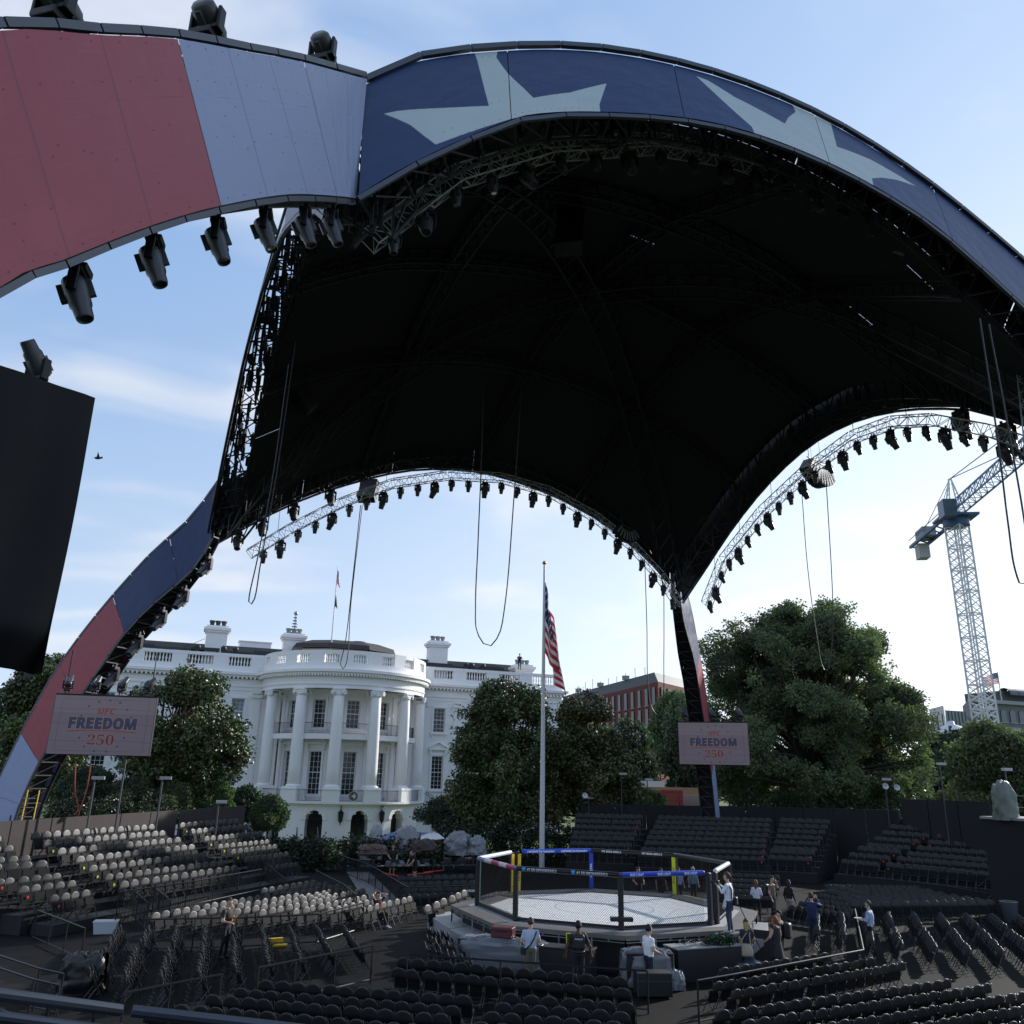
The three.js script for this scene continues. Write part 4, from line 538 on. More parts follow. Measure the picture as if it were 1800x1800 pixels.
tree('huge spreading oak tree beside the dark far leg', [1222, 1695, 1056, 1445], 84, { kind: 'oak', per: 300, nl: 150, cols: oakC, trunk: 0.6, seedN: 6, name: 'oak_tree', lobe: 0.14, shape: 'spread', f3: 0.55, cut: 0.485 });
tree('yellow-green tree at the picture edge behind the covered camera', [1675, 1900, 1258, 1470], 66, { kind: 'oak', per: 200, nl: 70, cols: paleC, trunk: 0.35, seedN: 7, name: 'oak_tree', lobe: 0.22, shape: 'spread' });
tree('hazy green tree below the crane mast', [1620, 1760, 1280, 1430], 118, { kind: 'far', shape: 'spread', lobe: 0.24, per: 100, nl: 48, cols: [[0.05, 0.08, 0.04], [0.06, 0.10, 0.04]], seedN: 8, name: 'street_tree' });
tree('bright rounded tree in front of the brick building', [1142, 1245, 1212, 1330], 150, { kind: 'far', shape: 'spread', lobe: 0.24, per: 110, nl: 48, cols: [[0.07, 0.13, 0.035], [0.06, 0.11, 0.03]], seedN: 9, name: 'street_tree' });
tree('dark flat-topped tree below the brick building', [1055, 1160, 1262, 1400], 120, { kind: 'far', shape: 'spread', lobe: 0.24, per: 110, nl: 42, cols: [[0.035, 0.065, 0.022], [0.03, 0.055, 0.02]], seedN: 10, name: 'street_tree' });
tree('mid-green tree right behind the rust-tinged magnolia', [1010, 1100, 1270, 1400], 105, { kind: 'far', shape: 'spread', lobe: 0.24, per: 90, nl: 36, cols: [[0.06, 0.11, 0.03]], seedN: 11, name: 'street_tree' });
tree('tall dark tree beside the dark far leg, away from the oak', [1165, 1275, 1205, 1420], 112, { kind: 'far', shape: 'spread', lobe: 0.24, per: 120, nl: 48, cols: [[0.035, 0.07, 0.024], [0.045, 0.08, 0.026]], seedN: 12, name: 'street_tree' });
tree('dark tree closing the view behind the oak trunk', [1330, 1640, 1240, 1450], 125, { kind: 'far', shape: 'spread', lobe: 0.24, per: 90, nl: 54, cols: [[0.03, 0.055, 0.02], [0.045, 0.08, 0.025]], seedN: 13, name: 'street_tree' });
tree('green tree closing the view beside the covered camera', [1640, 1850, 1330, 1440], 92, { kind: 'far', shape: 'spread', lobe: 0.24, per: 100, nl: 42, cols: [[0.04, 0.07, 0.022]], seedN: 14, name: 'street_tree' });
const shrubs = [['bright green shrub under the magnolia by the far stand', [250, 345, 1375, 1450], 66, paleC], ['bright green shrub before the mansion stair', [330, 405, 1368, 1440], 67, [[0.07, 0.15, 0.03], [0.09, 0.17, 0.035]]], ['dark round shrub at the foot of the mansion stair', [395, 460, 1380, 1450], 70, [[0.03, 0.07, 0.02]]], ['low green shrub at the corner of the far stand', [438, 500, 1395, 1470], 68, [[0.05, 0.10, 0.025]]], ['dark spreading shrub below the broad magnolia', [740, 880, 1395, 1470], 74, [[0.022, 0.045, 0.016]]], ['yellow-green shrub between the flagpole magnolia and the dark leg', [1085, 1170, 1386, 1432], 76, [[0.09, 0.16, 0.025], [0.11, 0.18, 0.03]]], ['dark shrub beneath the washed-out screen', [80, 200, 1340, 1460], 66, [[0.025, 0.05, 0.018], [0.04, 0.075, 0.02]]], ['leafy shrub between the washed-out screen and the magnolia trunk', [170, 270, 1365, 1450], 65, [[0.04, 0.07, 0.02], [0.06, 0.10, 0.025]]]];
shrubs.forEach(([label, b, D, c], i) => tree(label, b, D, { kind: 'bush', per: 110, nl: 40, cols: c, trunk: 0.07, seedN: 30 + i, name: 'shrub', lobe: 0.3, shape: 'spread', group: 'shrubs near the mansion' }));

{ // clipped hedges hiding the lawn before the mansion
  const hedge = (label, u0, u1, v0, v1, D, c) => { seed = 7000 + u0; const a = atD(u0, v1, D), b = atD(u1, v1, D), t = atD((u0 + u1) / 2, v0, D), o = thing('hedge', label, 'hedge', V(a.x, 0, a.z), 0, 'hedges before the mansion'), n = Math.max(2, Math.round(a.distanceTo(b) / 1.1)), L = []; for (let k = 0; k < n; k++) { const p = V().lerpVectors(a, b, (k + 0.5) / n); L.push({ c: V(p.x - a.x, t.y * 0.5, p.z - a.z), r: [0.8, t.y * 0.55, 0.8] }); } foliage(o, L, 170, LG.bush, LM.gloss, c, 0.9, 0.3); const g = new G(); for (const q of L) g.bar(V(q.c.x, 0, q.c.z), V(q.c.x, q.c.y, q.c.z), 0.05); part('stems', g, M.bark, o).userData.kind = 'stuff'; };
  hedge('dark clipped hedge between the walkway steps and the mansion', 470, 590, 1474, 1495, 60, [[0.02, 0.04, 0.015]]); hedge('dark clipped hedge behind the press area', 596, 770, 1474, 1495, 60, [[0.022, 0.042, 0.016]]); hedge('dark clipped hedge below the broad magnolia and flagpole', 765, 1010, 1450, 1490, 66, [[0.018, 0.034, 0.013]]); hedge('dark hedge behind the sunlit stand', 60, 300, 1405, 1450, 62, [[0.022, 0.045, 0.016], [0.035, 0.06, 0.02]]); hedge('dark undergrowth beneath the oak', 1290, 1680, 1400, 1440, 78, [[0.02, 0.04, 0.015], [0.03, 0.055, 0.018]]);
}
// ---------------------------------------------------------------- far buildings, crane, flags, bird
seed = 501;
const prismWalls = (corners, y0, y1) => { const g = new G(); for (let i = 0; i + 1 < corners.length; i++) { const a = corners[i], b = corners[i + 1]; g.quad(V(a.x, y0, a.z), V(b.x, y0, b.z), V(b.x, y1, b.z), V(a.x, y1, a.z)); } return g; };
{ // brick office block with a dark mansard top
  const D1 = 175, brick = texture(256, (x, y) => { const r = Math.floor(y * 32), c = Math.floor(x * 12 + (r % 2) * 0.5), e = (y * 32) % 1 < 0.12; const v = 0.8 + 0.35 * hash2(c % 12, r); return e ? [0.45, 0.38, 0.35] : [0.40 * v, 0.155 * v, 0.125 * v]; }, { srgb: true });
  const corner = onY(1162, 1365, 6.0), at = (u, D) => { const p = atD(u, 1300, D); return V(p.x, 0, p.z); }, A = at(985, 235), B = at(1160, D1), C = at(1216, 190), topAt = (u, v, p) => { const d = ray(u, v), s = Math.hypot(p.x, p.z) / Math.hypot(d.x, d.z); return EYE + d.y * s; };
  const eave = topAt(1160, 1198, B), ridge = topAt(1160, 1179, B), o = thing('brick_office_building', 'red brick office building with a dark mansard roof behind the trees', 'building'), E2 = V(A.x + C.x - B.x, 0, A.z + C.z - B.z);
  part('wall', prismWalls([A, B, C, E2, A], 0, eave), mat(0xffffff, 0.85, 0, { map: rep(brick, 0.16) }), o);
  const inn = [A, B, C, E2].map(p => V().lerpVectors(p, V((A.x + C.x) / 2, 0, (A.z + C.z) / 2), 0.07)), g = new G(), R = [A, B, C, E2]; for (let i = 0; i < 4; i++) { const a = R[i], b = R[(i + 1) % 4], c = inn[(i + 1) % 4], d = inn[i]; g.quad(V(a.x, eave, a.z), V(b.x, eave, b.z), V(c.x, ridge, c.z), V(d.x, ridge, d.z)); } g.quad(...inn.map(p => V(p.x, ridge, p.z))); part('mansard_roof', g, mat([0.055, 0.06, 0.065], 0.6), o);
  const winRow = (P, Q, n, out) => { const d = V().subVectors(Q, P), L = d.length(); d.normalize(); const nrm = V(-d.z, 0, d.x), ang = Math.atan2(-d.z, d.x); if (nrm.dot(P) > 0) nrm.negate(); for (let r = 0; r < 3; r++) for (let k = 0; k < n; k++) { const p = V().lerpVectors(P, Q, (k + 0.5) / n).addScaledVector(nrm, 0.12), y = eave - 4.3 - r * 4.1, w = new G(); w.box(L / n * 0.36, 3.3, 0.2, p.x, y, p.z, ang); const wm = part('window', w, M.glass, o); const s = new G(); s.box(L / n * 0.46, 0.25, 0.34, p.x, y - 0.3, p.z, ang); part('sill', s, mat([0.3, 0.26, 0.22], 0.8), wm); } };
  winRow(A, B, 17, 1); winRow(B, C, 5, 1);
  const an = new G(); for (let k = 0; k < 9; k++) { const p = V().lerpVectors(inn[0], inn[1], 0.2 + k * 0.09); an.bar(V(p.x, ridge, p.z), V(p.x, ridge + rr(1, 2.6), p.z), 0.08); if (k % 3 === 0) an.box(1.5, 0.9, 1.2, p.x, ridge, p.z); } part('roof_antennas', an, M.greyPaint, o).userData.kind = 'stuff';
}
{ // grey stone hotel and pale neighbours at the right
  const stone = mat([0.20, 0.20, 0.205], 0.85, 0, { map: rep(patchTex, 0.08) }), D = 190, gp = (u, DD) => { const p = atD(u, 1300, DD); return V(p.x, 0, p.z); }, hy = (u, v, p) => { const d = ray(u, v), s = Math.hypot(p.x, p.z) / Math.hypot(d.x, d.z); return EYE + d.y * s; };
  const o = thing('stone_hotel', 'grey stone hotel with a rooftop terrace and small arched dormers behind the crane', 'building'), A = gp(1700, 205), B = gp(1712, D), C = gp(1900, 215), top = hy(1712, 1230, B);
  part('wall', prismWalls([A, B, C], 0, top), stone, o); const d = V().subVectors(C, B), L = d.length(); d.normalize(); const ang = Math.atan2(-d.z, d.x), nrm = V(-d.z, 0, d.x); if (nrm.dot(B) > 0) nrm.negate();
  const c = new G(); for (const y of [top, top - 5.2]) for (let k = 0; k < 1; k++) { const p = V().lerpVectors(B, C, 0.5).addScaledVector(nrm, 0.3); c.box(L, 0.7, 0.9, p.x, y - 0.4, p.z, ang); } part('cornice', c, mat([0.32, 0.32, 0.32], 0.8), o);
  for (let r = 0; r < 4; r++) for (let k = 0; k < 12; k++) { const p = V().lerpVectors(B, C, (k + 0.5) / 12).addScaledVector(nrm, 0.1), w = new G(), y = top - 3.8 - r * 3.6 - (r ? 1.6 : 0); w.box(1.5, r ? 2.1 : 1.6, 0.25, p.x, y, p.z, ang); if (!r) w.add(new THREE.CylinderGeometry(0.75, 0.75, 0.25, 12, 1, false, 0, Math.PI).rotateX(Math.PI / 2).rotateZ(Math.PI / 2), M4(p.x, y + 1.6, p.z, 0, ang)); const wm = part('window', w, pmat([0.08, 0.11, 0.13], 0.12), o); const f = new G(); f.box(1.9, 0.2, 0.4, p.x, y - 0.25, p.z, ang); part('sill', f, mat([0.35, 0.35, 0.35], 0.8), wm); }
  const t = new G(), B2 = V().lerpVectors(B, C, 0.12).addScaledVector(nrm, -4), q = V().lerpVectors(B, C, 0.66).addScaledVector(nrm, -6); t.box(L * 0.55, 2.6, 9, q.x, top, q.z, ang); part('roof_pavilion', t, mat([0.10, 0.10, 0.105], 0.8), o);
  const aw = new G(); for (let k = 0; k < 7; k++) { const p = V().lerpVectors(B, C, 0.42 + k * 0.08).addScaledVector(nrm, -1.2); aw.add(new THREE.CylinderGeometry(1.5, 1.5, L * 0.075, 10, 1, true, 0, Math.PI).rotateZ(Math.PI / 2), M4(p.x, top + 1.6, p.z, 0, ang)); } part('terrace_awnings', aw, mat([0.13, 0.135, 0.145], 0.7), o).userData.kind = 'stuff';
  const w2 = thing('pale_office_block', 'low white office block showing behind the oak', 'building'), P = gp(1640, 180), Q = gp(1666, 172), R = gp(1672, 200), ty = hy(1666, 1240, Q); part('wall', prismWalls([P, Q, R], 0, ty), mat([0.6, 0.6, 0.6], 0.8), w2); for (let r = 0; r < 2; r++) for (let k = 0; k < 3; k++) { const p = V().lerpVectors(P, Q, (k + 0.5) / 3), g = new G(), dd = V().subVectors(Q, P).normalize(); g.box(0.7, 2.6, 0.3, p.x, ty - 4 - r * 4, p.z, Math.atan2(-dd.z, dd.x)); part('window', g, M.glass, w2); }
  const w3 = thing('glazed_annex', 'low pale annex with a small dome under the hotel', 'building'), S = gp(1655, 160), T = gp(1800, 168), ay = hy(1690, 1290, S), a3 = prismWalls([S, T], 0, ay); part('wall', a3, mat([0.30, 0.33, 0.37], 0.5), w3); const dm = V().lerpVectors(S, T, 0.25); part('dome', lathe([[3.4, 0], [3.2, 0.5], [2.0, 1.3], [0.6, 1.8], [0.5, 2.3], [0, 2.4]], 18).translate(dm.x, ay, dm.z - 3), mat([0.55, 0.56, 0.58], 0.6), w3);
  const glz = thing('glass_block', 'small glazed block between the hotel and the white office', 'building'), X = gp(1668, 182), Y = gp(1704, 186), gy = hy(1690, 1248, X); part('wall', prismWalls([X, Y], 0, gy), pmat([0.14, 0.18, 0.2], 0.12), glz); const mu = new G(); for (let k = 0; k <= 6; k++) { const p = V().lerpVectors(X, Y, k / 6); mu.bar(V(p.x, 0, p.z + 0.15), V(p.x, gy, p.z + 0.15), 0.12); } part('mullions', mu, M.greyPaint, glz).userData.kind = 'stuff';
}
{ // tower crane
  const D = 125, o = thing('tower_crane', 'white and blue tower crane with a long jib reaching past the frame', 'crane'), baseP = (() => { const p = atD(1737, 1300, D); return V(p.x, 0, p.z); })(), hAt = (u, v) => { const d = ray(u, v), s = Math.hypot(baseP.x, baseP.z) / Math.hypot(d.x, d.z); return EYE + d.y * s; };
  const yS = hAt(1680, 925), w = 1.05, wm = mat([0.62, 0.63, 0.65], 0.45), bl = mat([0.05, 0.11, 0.25], 0.5), rot = 0.5, cn = [[1, 1], [-1, 1], [-1, -1], [1, -1]].map(([x, z]) => V(w * (x * Math.cos(rot) + z * Math.sin(rot)), 0, w * (-x * Math.sin(rot) + z * Math.cos(rot))));
  const N = 13, sec = yS / N; for (let s = 0; s < N; s++) { const g = new G(), P = (j, y) => V(baseP.x + cn[j].x, y, baseP.z + cn[j].z); for (let j = 0; j < 4; j++) { const e = (j + 1) % 4; g.bar(P(j, s * sec), P(j, (s + 1) * sec - 0.04), 0.13); g.bar(P(j, s * sec + 0.1), P(e, s * sec + 0.1), 0.09); const n = 3; for (let k = 0; k < n; k++) { const y0 = s * sec + k * sec / n, y1 = y0 + sec / n; g.bar(P(j, y0), P(e, y1), 0.06).bar(P(e, y0), P(j, y1), 0.06); } } g.bar(V(baseP.x, s * sec, baseP.z), V(baseP.x, (s + 1) * sec, baseP.z), 0.1); g.quad(P(0, s * sec + 0.2), P(1, s * sec + 0.2), V(baseP.x, s * sec + 0.2, baseP.z), P(0, s * sec + 0.2)); part('mast_section', g, wm, o); }
  const top = V(baseP.x, yS, baseP.z), yJ = yS + 1.6, far = onY(1830, 776, yJ), dir = V(far.x - top.x, 0, far.z - top.z).normalize(), sd = V(-dir.z, 0, dir.x);
  const sl = new G(); sl.add(new THREE.CylinderGeometry(1.7, 1.7, 1.1, 16), M4(top.x, yS + 0.5, top.z)).box(4.6, 0.3, 4.6, top.x, yS + 1.0, top.z, Math.atan2(-dir.z, dir.x)); part('slewing_ring', sl, bl, o);
  const cab = new G(), cp = V().copy(top).addScaledVector(dir, 2.6).addScaledVector(sd, 1.8); cab.box(2.2, 2.3, 1.7, cp.x, yS + 0.5, cp.z, Math.atan2(-dir.z, dir.x)); part('cab', cab, mat([0.06, 0.09, 0.12], 0.3), o);
  const apex = hAt(1669, 842), A = V(top.x, apex, top.z), ah = new G(); for (const [i, j] of [[1.2, 1], [1.2, -1], [-1.0, 1], [-1.0, -1]]) ah.bar(V().copy(top).addScaledVector(dir, i).addScaledVector(sd, j).setY(yJ), V(A.x, A.y, A.z).addScaledVector(sd, j * 0.15), 0.1); for (let k = 1; k < 7; k++) { const t = k / 7, r = 1 - t; for (const j of [1, -1]) ah.bar(V().copy(top).addScaledVector(dir, 1.2 * r).addScaledVector(sd, j * r).setY(mix(yJ, apex, t)), V().copy(top).addScaledVector(dir, -1.0 * r).addScaledVector(sd, j * r).setY(mix(yJ, apex, t)), 0.06); } part('tower_head', ah, wm, o);
  const JL = 62, jib = (s0, s1, hw, hh, m) => { const g = new G(), n = Math.round((s1 - s0) / 1.9), Q = (s, j) => V().copy(top).addScaledVector(dir, s).addScaledVector(sd, j === 2 ? 0 : (j ? hw : -hw)).setY(yJ + (j === 2 ? hh : 0)); for (let k = 0; k < n; k++) { const a = mix(s0, s1, k / n), b = mix(s0, s1, (k + 1) / n); for (const j of [0, 1, 2]) g.bar(Q(a, j), Q(b, j), j === 2 ? 0.13 : 0.12); g.bar(Q(a, 0), Q(a, 1), 0.05).bar(Q(a, 0), Q((a + b) / 2, 2), 0.06).bar(Q(a, 1), Q((a + b) / 2, 2), 0.06).bar(Q((a + b) / 2, 2), Q(b, 0), 0.06).bar(Q((a + b) / 2, 2), Q(b, 1), 0.06).bar(Q(a, 0), Q(b, 1), 0.045); } return g; };
  for (let k = 0; k < 6; k++) part('jib_section', jib(1.5 + k * 10, 11.45 + k * 10, 0.85, 2.0), mat([0.13, 0.19, 0.30], 0.5), o);
  const cj = new G(), cl = 17; for (const j of [-1, 1]) cj.bar(V().copy(top).addScaledVector(dir, -1.4).addScaledVector(sd, j).setY(yJ), V().copy(top).addScaledVector(dir, -cl).addScaledVector(sd, j).setY(yJ), 0.28); for (let k = 0; k < 9; k++) { const s = -1.4 - k * 1.9; cj.bar(V().copy(top).addScaledVector(dir, s).addScaledVector(sd, 1).setY(yJ), V().copy(top).addScaledVector(dir, s - 1.9).addScaledVector(sd, -1).setY(yJ), 0.12); } cj.bar(V().copy(top).addScaledVector(dir, -2).addScaledVector(sd, 1.1).setY(yJ + 1.1), V().copy(top).addScaledVector(dir, -cl).addScaledVector(sd, 1.1).setY(yJ + 1.1), 0.06); part('counter_jib', cj, bl, o);
  const wt = new G(), wpz = V().copy(top).addScaledVector(dir, -cl + 2.2); wt.box(2.0, 2.2, 1.5, wpz.x, yJ - 2.4, wpz.z, Math.atan2(-dir.z, dir.x)); part('counterweight', wt, mat([0.42, 0.42, 0.42], 0.8), o); const wc = new G(), wq = V().copy(top).addScaledVector(dir, -cl + 4.5); wc.box(3.5, 1.4, 1.9, wq.x, yJ + 0.2, wq.z, Math.atan2(-dir.z, dir.x)); part('winch', wc, M.greyPaint, o);
  const tie = new G(); for (const s of [18, 42]) tie.bar(A, V().copy(top).addScaledVector(dir, s).setY(yJ + 2), 0.07); for (const j of [-0.9, 0.9]) tie.bar(A, V().copy(top).addScaledVector(dir, -cl + 4).addScaledVector(sd, j).setY(yJ), 0.05); part('tie_bars', tie, M.greyPaint, o);
}
// flags
const flagTex = canvas(760, 400, (c, w, h) => { for (let k = 0; k < 13; k++) { c.fillStyle = k % 2 ? '#f1efec' : '#c4202e'; c.fillRect(0, k * h / 13, w, h / 13 + 1); } c.fillStyle = '#1d2a55'; c.fillRect(0, 0, w * 0.4, h * 7 / 13); c.fillStyle = '#f0f0f0'; for (let r = 0; r < 9; r++) for (let k = 0; k < (r % 2 ? 5 : 6); k++) { const x = (k + (r % 2 ? 1 : 0.5)) * w * 0.4 / 6, y = (r + 0.5) * h * 7 / 13 / 9; c.beginPath(); for (let i = 0; i < 10; i++) { const a = i * Math.PI / 5, q = i % 2 ? 4 : 10; c.lineTo(x + q * Math.sin(a), y - q * Math.cos(a)); } c.fill(); } });
const limpFlag = (parent, hoist, fly, yTop, side, m) => part('flag', sheet(36, 24, (i, j) => { const s = Math.sin(i * 13 + j * 1.4); return V(side * (0.04 + hoist * (0.10 * Math.min(1, i * 4) + 0.13 * i + 0.05 * s * Math.min(1, 3 * i)) * (0.6 + 0.5 * j)), yTop - j * hoist * (1 - 0.42 * i) - Math.pow(i, 0.85) * fly * 0.82, hoist * 0.13 * Math.cos(i * 13 + j * 1.4) * Math.min(1, 3 * i)); }, (i, j) => [i, 1 - j]), m, parent);
{
  const D = 62, b = atD(953, 1440, D), o = thing('flagpole', 'tall white flagpole with a limp striped flag before the magnolias', 'flagpole', V(b.x, 0, b.z), 0.2), yT = atD(966, 992, D).y;
  part('pole', lathe([[0, 0], [0.19, 0], [0.17, 6], [0.12, yT * 0.7], [0.07, yT], [0, yT]], 14), mat([0.72, 0.72, 0.72], 0.35), o); part('finial', new THREE.SphereGeometry(0.16, 14, 10).translate(0, yT + 0.12, 0), mat([0.5, 0.36, 0.12], 0.3, 0.8), o);
  const fm = pmat([1, 1, 1], 0.85, { map: flagTex, transmission: 0.4, thickness: 0 }); limpFlag(o, 5.4, 6.6, yT - 1.2, 1, fm);
  const r = new THREE.Group(), q = atD(583, 1125, 93), q2 = atD(594, 994, 93), f2 = thing('roof_flagpole', 'thin flagpole with two small limp flags on the mansion roof', 'flagpole', V(q.x, q.y - 1.2, q.z)); const H2 = q2.y - q.y + 1.2; part('pole', lathe([[0, 0], [0.08, 0], [0.04, H2], [0, H2]], 8), M.steel, f2); limpFlag(f2, 1.5, 1.5, H2 - 0.5, 1, fm); const fb = limpFlag(f2, 1.2, 1.0, H2 - 3.4, 1, M.black); fb.name = 'dark_flag';
  const h1 = atD(1760, 1225, 200), f3 = thing('hotel_flag', 'tiny flag on the hotel roof', 'flag', h1), hp = new G(); hp.bar(V(0, -4, 0), V(0, 5, 0), 0.1); part('pole', hp, M.steel, f3); part('cloth', sheet(8, 4, (i, j) => V(-i * 3.6, 4.8 - j * 2.2 - i * 0.9 + 0.2 * Math.sin(i * 7), 0.3 * Math.sin(i * 8)), (i, j) => [i, 1 - j]), fm, f3);
}
{ const p = atD(172, 805, 60), g = new G(); g.add(new THREE.SphereGeometry(0.12, 10, 8), M4(0, 0, 0, 0, 0, 0, V(2.0, 0.8, 0.8))).tri(V(-0.05, 0.05, 0.08), V(0.15, 0.05, 0.08), V(0.2, 0.28, 0.5)).tri(V(-0.05, 0.05, -0.08), V(0.15, 0.05, -0.08), V(0.1, 0.25, -0.45)).tri(V(-0.2, 0, 0.05), V(-0.2, 0, -0.05), V(-0.42, 0.02, 0)); g.add(new THREE.SphereGeometry(0.075, 8, 6), M4(0.26, 0.03, 0)); const o = single('bird', g, M.black, 'small dark bird flying beside the draped screen', 'bird'); o.position.copy(p); }
// construction yard seen under the trees
{
  const seg = (name, label, u0, u1, yPx0, yPx1, D, m, cat2, th = 0.3) => { const a = atD(u0, yPx1, D), b = atD(u1, yPx1, D), t = atD(u0, yPx0, D), g = new G(), d = V().subVectors(b, a), L = Math.hypot(d.x, d.z); g.box(L, t.y - a.y + 3, th, (a.x + b.x) / 2, a.y - 3, (a.z + b.z) / 2, Math.atan2(-d.z, d.x)); return single(name, g, m, label, cat2); };
  seg('plywood_hoarding', 'tan plywood hoarding behind the arena beside the yellow-green shrub', 1095, 1262, 1382, 1396, 98, M.wood, 'hoarding');
  seg('concrete_wall', 'pale concrete wall beyond the back stand beside the dark leg', 1195, 1250, 1397, 1425, 92, mat([0.42, 0.41, 0.39], 0.9, 0, { map: rep(patchTex, 0.4) }), 'wall').userData.kind = 'thing';
  const red = mat([0.32, 0.05, 0.06], 0.6), scaffold = (u0, u1, label) => { const a = atD(u0, 1420, 90), b = atD(u1, 1420, 90), top = atD(u0, 1394, 90).y + 0.3, o = thing('red_shoring_frame', label, 'scaffold', V(0, 0, 0), 0, 'red shoring frames'), n = 14, g = new G(), h = new G(); for (let k = 0; k <= n; k++) { const p = V().lerpVectors(a, b, k / n); g.bar(V(p.x, 0, p.z), V(p.x, top, p.z), 0.07); g.bar(V(p.x, 0, p.z - 1.5), V(p.x, top, p.z - 1.5), 0.07); } for (const y of [top - 0.2, top - 1.0, top - 1.8, top - 2.6]) { h.bar(V(a.x, y, a.z), V(b.x, y, b.z), 0.06).bar(V(a.x, y, a.z - 1.5), V(b.x, y, b.z - 1.5), 0.06); } part('uprights', g, red, o).userData.kind = 'stuff'; part('ledgers', h, red, o); };
  scaffold(1165, 1200, 'red steel shoring frame between the yellow-green shrub and the concrete wall'); scaffold(1290, 1400, 'red steel shoring frame seen under the oak');
  const v = seg('white_cabin', 'white site cabins with blue-grey roofs beyond the hoarding', 1108, 1168, 1372, 1384, 104, mat([0.55, 0.6, 0.64], 0.6), 'cabin', 2.5);
}
// ---------------------------------------------------------------- chairs, stands, rails
seed = 901;
const chairG = (() => { // faces +z, stands on the origin
  const BH = 0.30, hw = v => { const y = v * BH; return y < 0.05 ? 0.262 : 0.262 * Math.pow(Math.max(0, 1 - ((y - 0.05) / 0.252) ** 2.2), 0.5); }, side = sg => sheet(12, 9, (i, j) => { const jj = Math.sin(j * Math.PI / 2), u = Math.sin((i - 0.5) * Math.PI), x = u * hw(jj), e = Math.pow(Math.max(0, 1 - Math.abs(u) ** 6), 0.5) * Math.pow(Math.max(0, 1 - Math.abs(2 * jj - 1) ** 8), 0.5); return V(sg * x, jj * BH, sg * 0.024 * e + 0.02 - 0.22 * x * x); });
  const e = mergeGeometries([side(1), side(-1)]); e.translate(0, 0, -0.02); e.rotateX(-0.2); e.translate(0, 0.605, -0.20);
  const s = new RoundedBoxGeometry(0.42, 0.38, 0.05, 2, 0.02); s.rotateX(-0.22); s.translate(0, 0.455, -0.02);
  const leg = (x, a, b) => { const g = new G(); g.bar(V(x, a[0], a[1]), V(x, b[0], b[1]), 0.013, 5); return g.build(); };
  const legs = [-1, 1].flatMap(k => [leg(k * 0.235, [0, 0.22], [0.86, -0.27]), leg(k * 0.215, [0, -0.24], [0.47, 0.12])]);
  const br = new G(); br.bar(V(-0.23, 0.3, 0.05), V(0.23, 0.3, 0.05), 0.011, 4).bar(V(-0.21, 0.14, -0.13), V(0.21, 0.14, -0.13), 0.011, 4);
  return { backrest: e, seat: s, legs, brace: br.build(), all: mergeGeometries([...legs, br.build()].map(g => g)) };
})();
const CM = { back: pmat([0.016, 0.016, 0.017], 0.5, { specularIntensity: 1, ior: 1.52 }), seat: pmat([0.009, 0.009, 0.0095], 0.7, { specularIntensity: 0.35 }), leg: mat([0.07, 0.07, 0.075], 0.38, 0.6) };
const chairSpots = []; // {p, turn, label, group}
const tags = { yellow: [], red: [] };
// a row of chairs between two sight points at the level of the backrest tops; fx,fz: facing
function row(a, b, n, face, what, grp, y0, { skip = [], from = 'from left' } = {}) {
  for (let i = 0; i < n; i++) { if (skip.includes(i)) continue; const p = V().lerpVectors(a, b, n > 1 ? i / (n - 1) : 0.5); p.y = y0; p.x += rr(-0.035, 0.035); p.z += rr(-0.035, 0.035); chairSpots.push({ p, turn: Math.atan2(face.x, face.z) + rr(-0.07, 0.07), sc: clamp((n > 1 ? a.distanceTo(b) / (n - 1) : 0.5) / 0.505, 0.85, 1.2), label: `black chair, ${cap[i] || 'last'} ${from}, ${what}`, group: grp }); }
}
const perpTo = (a, b, target) => { const d = V().subVectors(b, a).setY(0).normalize(), n = V(-d.z, 0, d.x), m = V().addVectors(a, b).multiplyScalar(0.5); if (n.dot(V().subVectors(target, m)) < 0) n.negate(); return n; };
const TOP = 0.89;
function block(px0, px1, nRows, per, what, grp, { y = 0, gap = 0.9, target = CAGE, away = 1, grow = 0, shift = 0, from = 'from left', skip } = {}) { // px of the front row's ends, rows follow away from the cage
  const a = onY(px0[0], px0[1], y + TOP), b = onY(px1[0], px1[1], y + TOP), f = perpTo(a, b, target), d = V().subVectors(b, a).setY(0).normalize(), L = a.distanceTo(b), n0 = per || Math.round(L / 0.46) + 1;
  for (let r = 0; r < nRows; r++) { const A = V().copy(a).addScaledVector(f, -away * r * gap).addScaledVector(d, -grow * r + shift * r), B = V().copy(b).addScaledVector(f, -away * r * gap).addScaledVector(d, grow * r + shift * r), n = Math.round(A.distanceTo(B) / (L / (n0 - 1))) + 1; row(A, B, n, f, `${cap[r]} row of ${what}`, grp, y, { from, skip: skip ? skip(r) : [] }); }
  return { a, b, f, d };
}
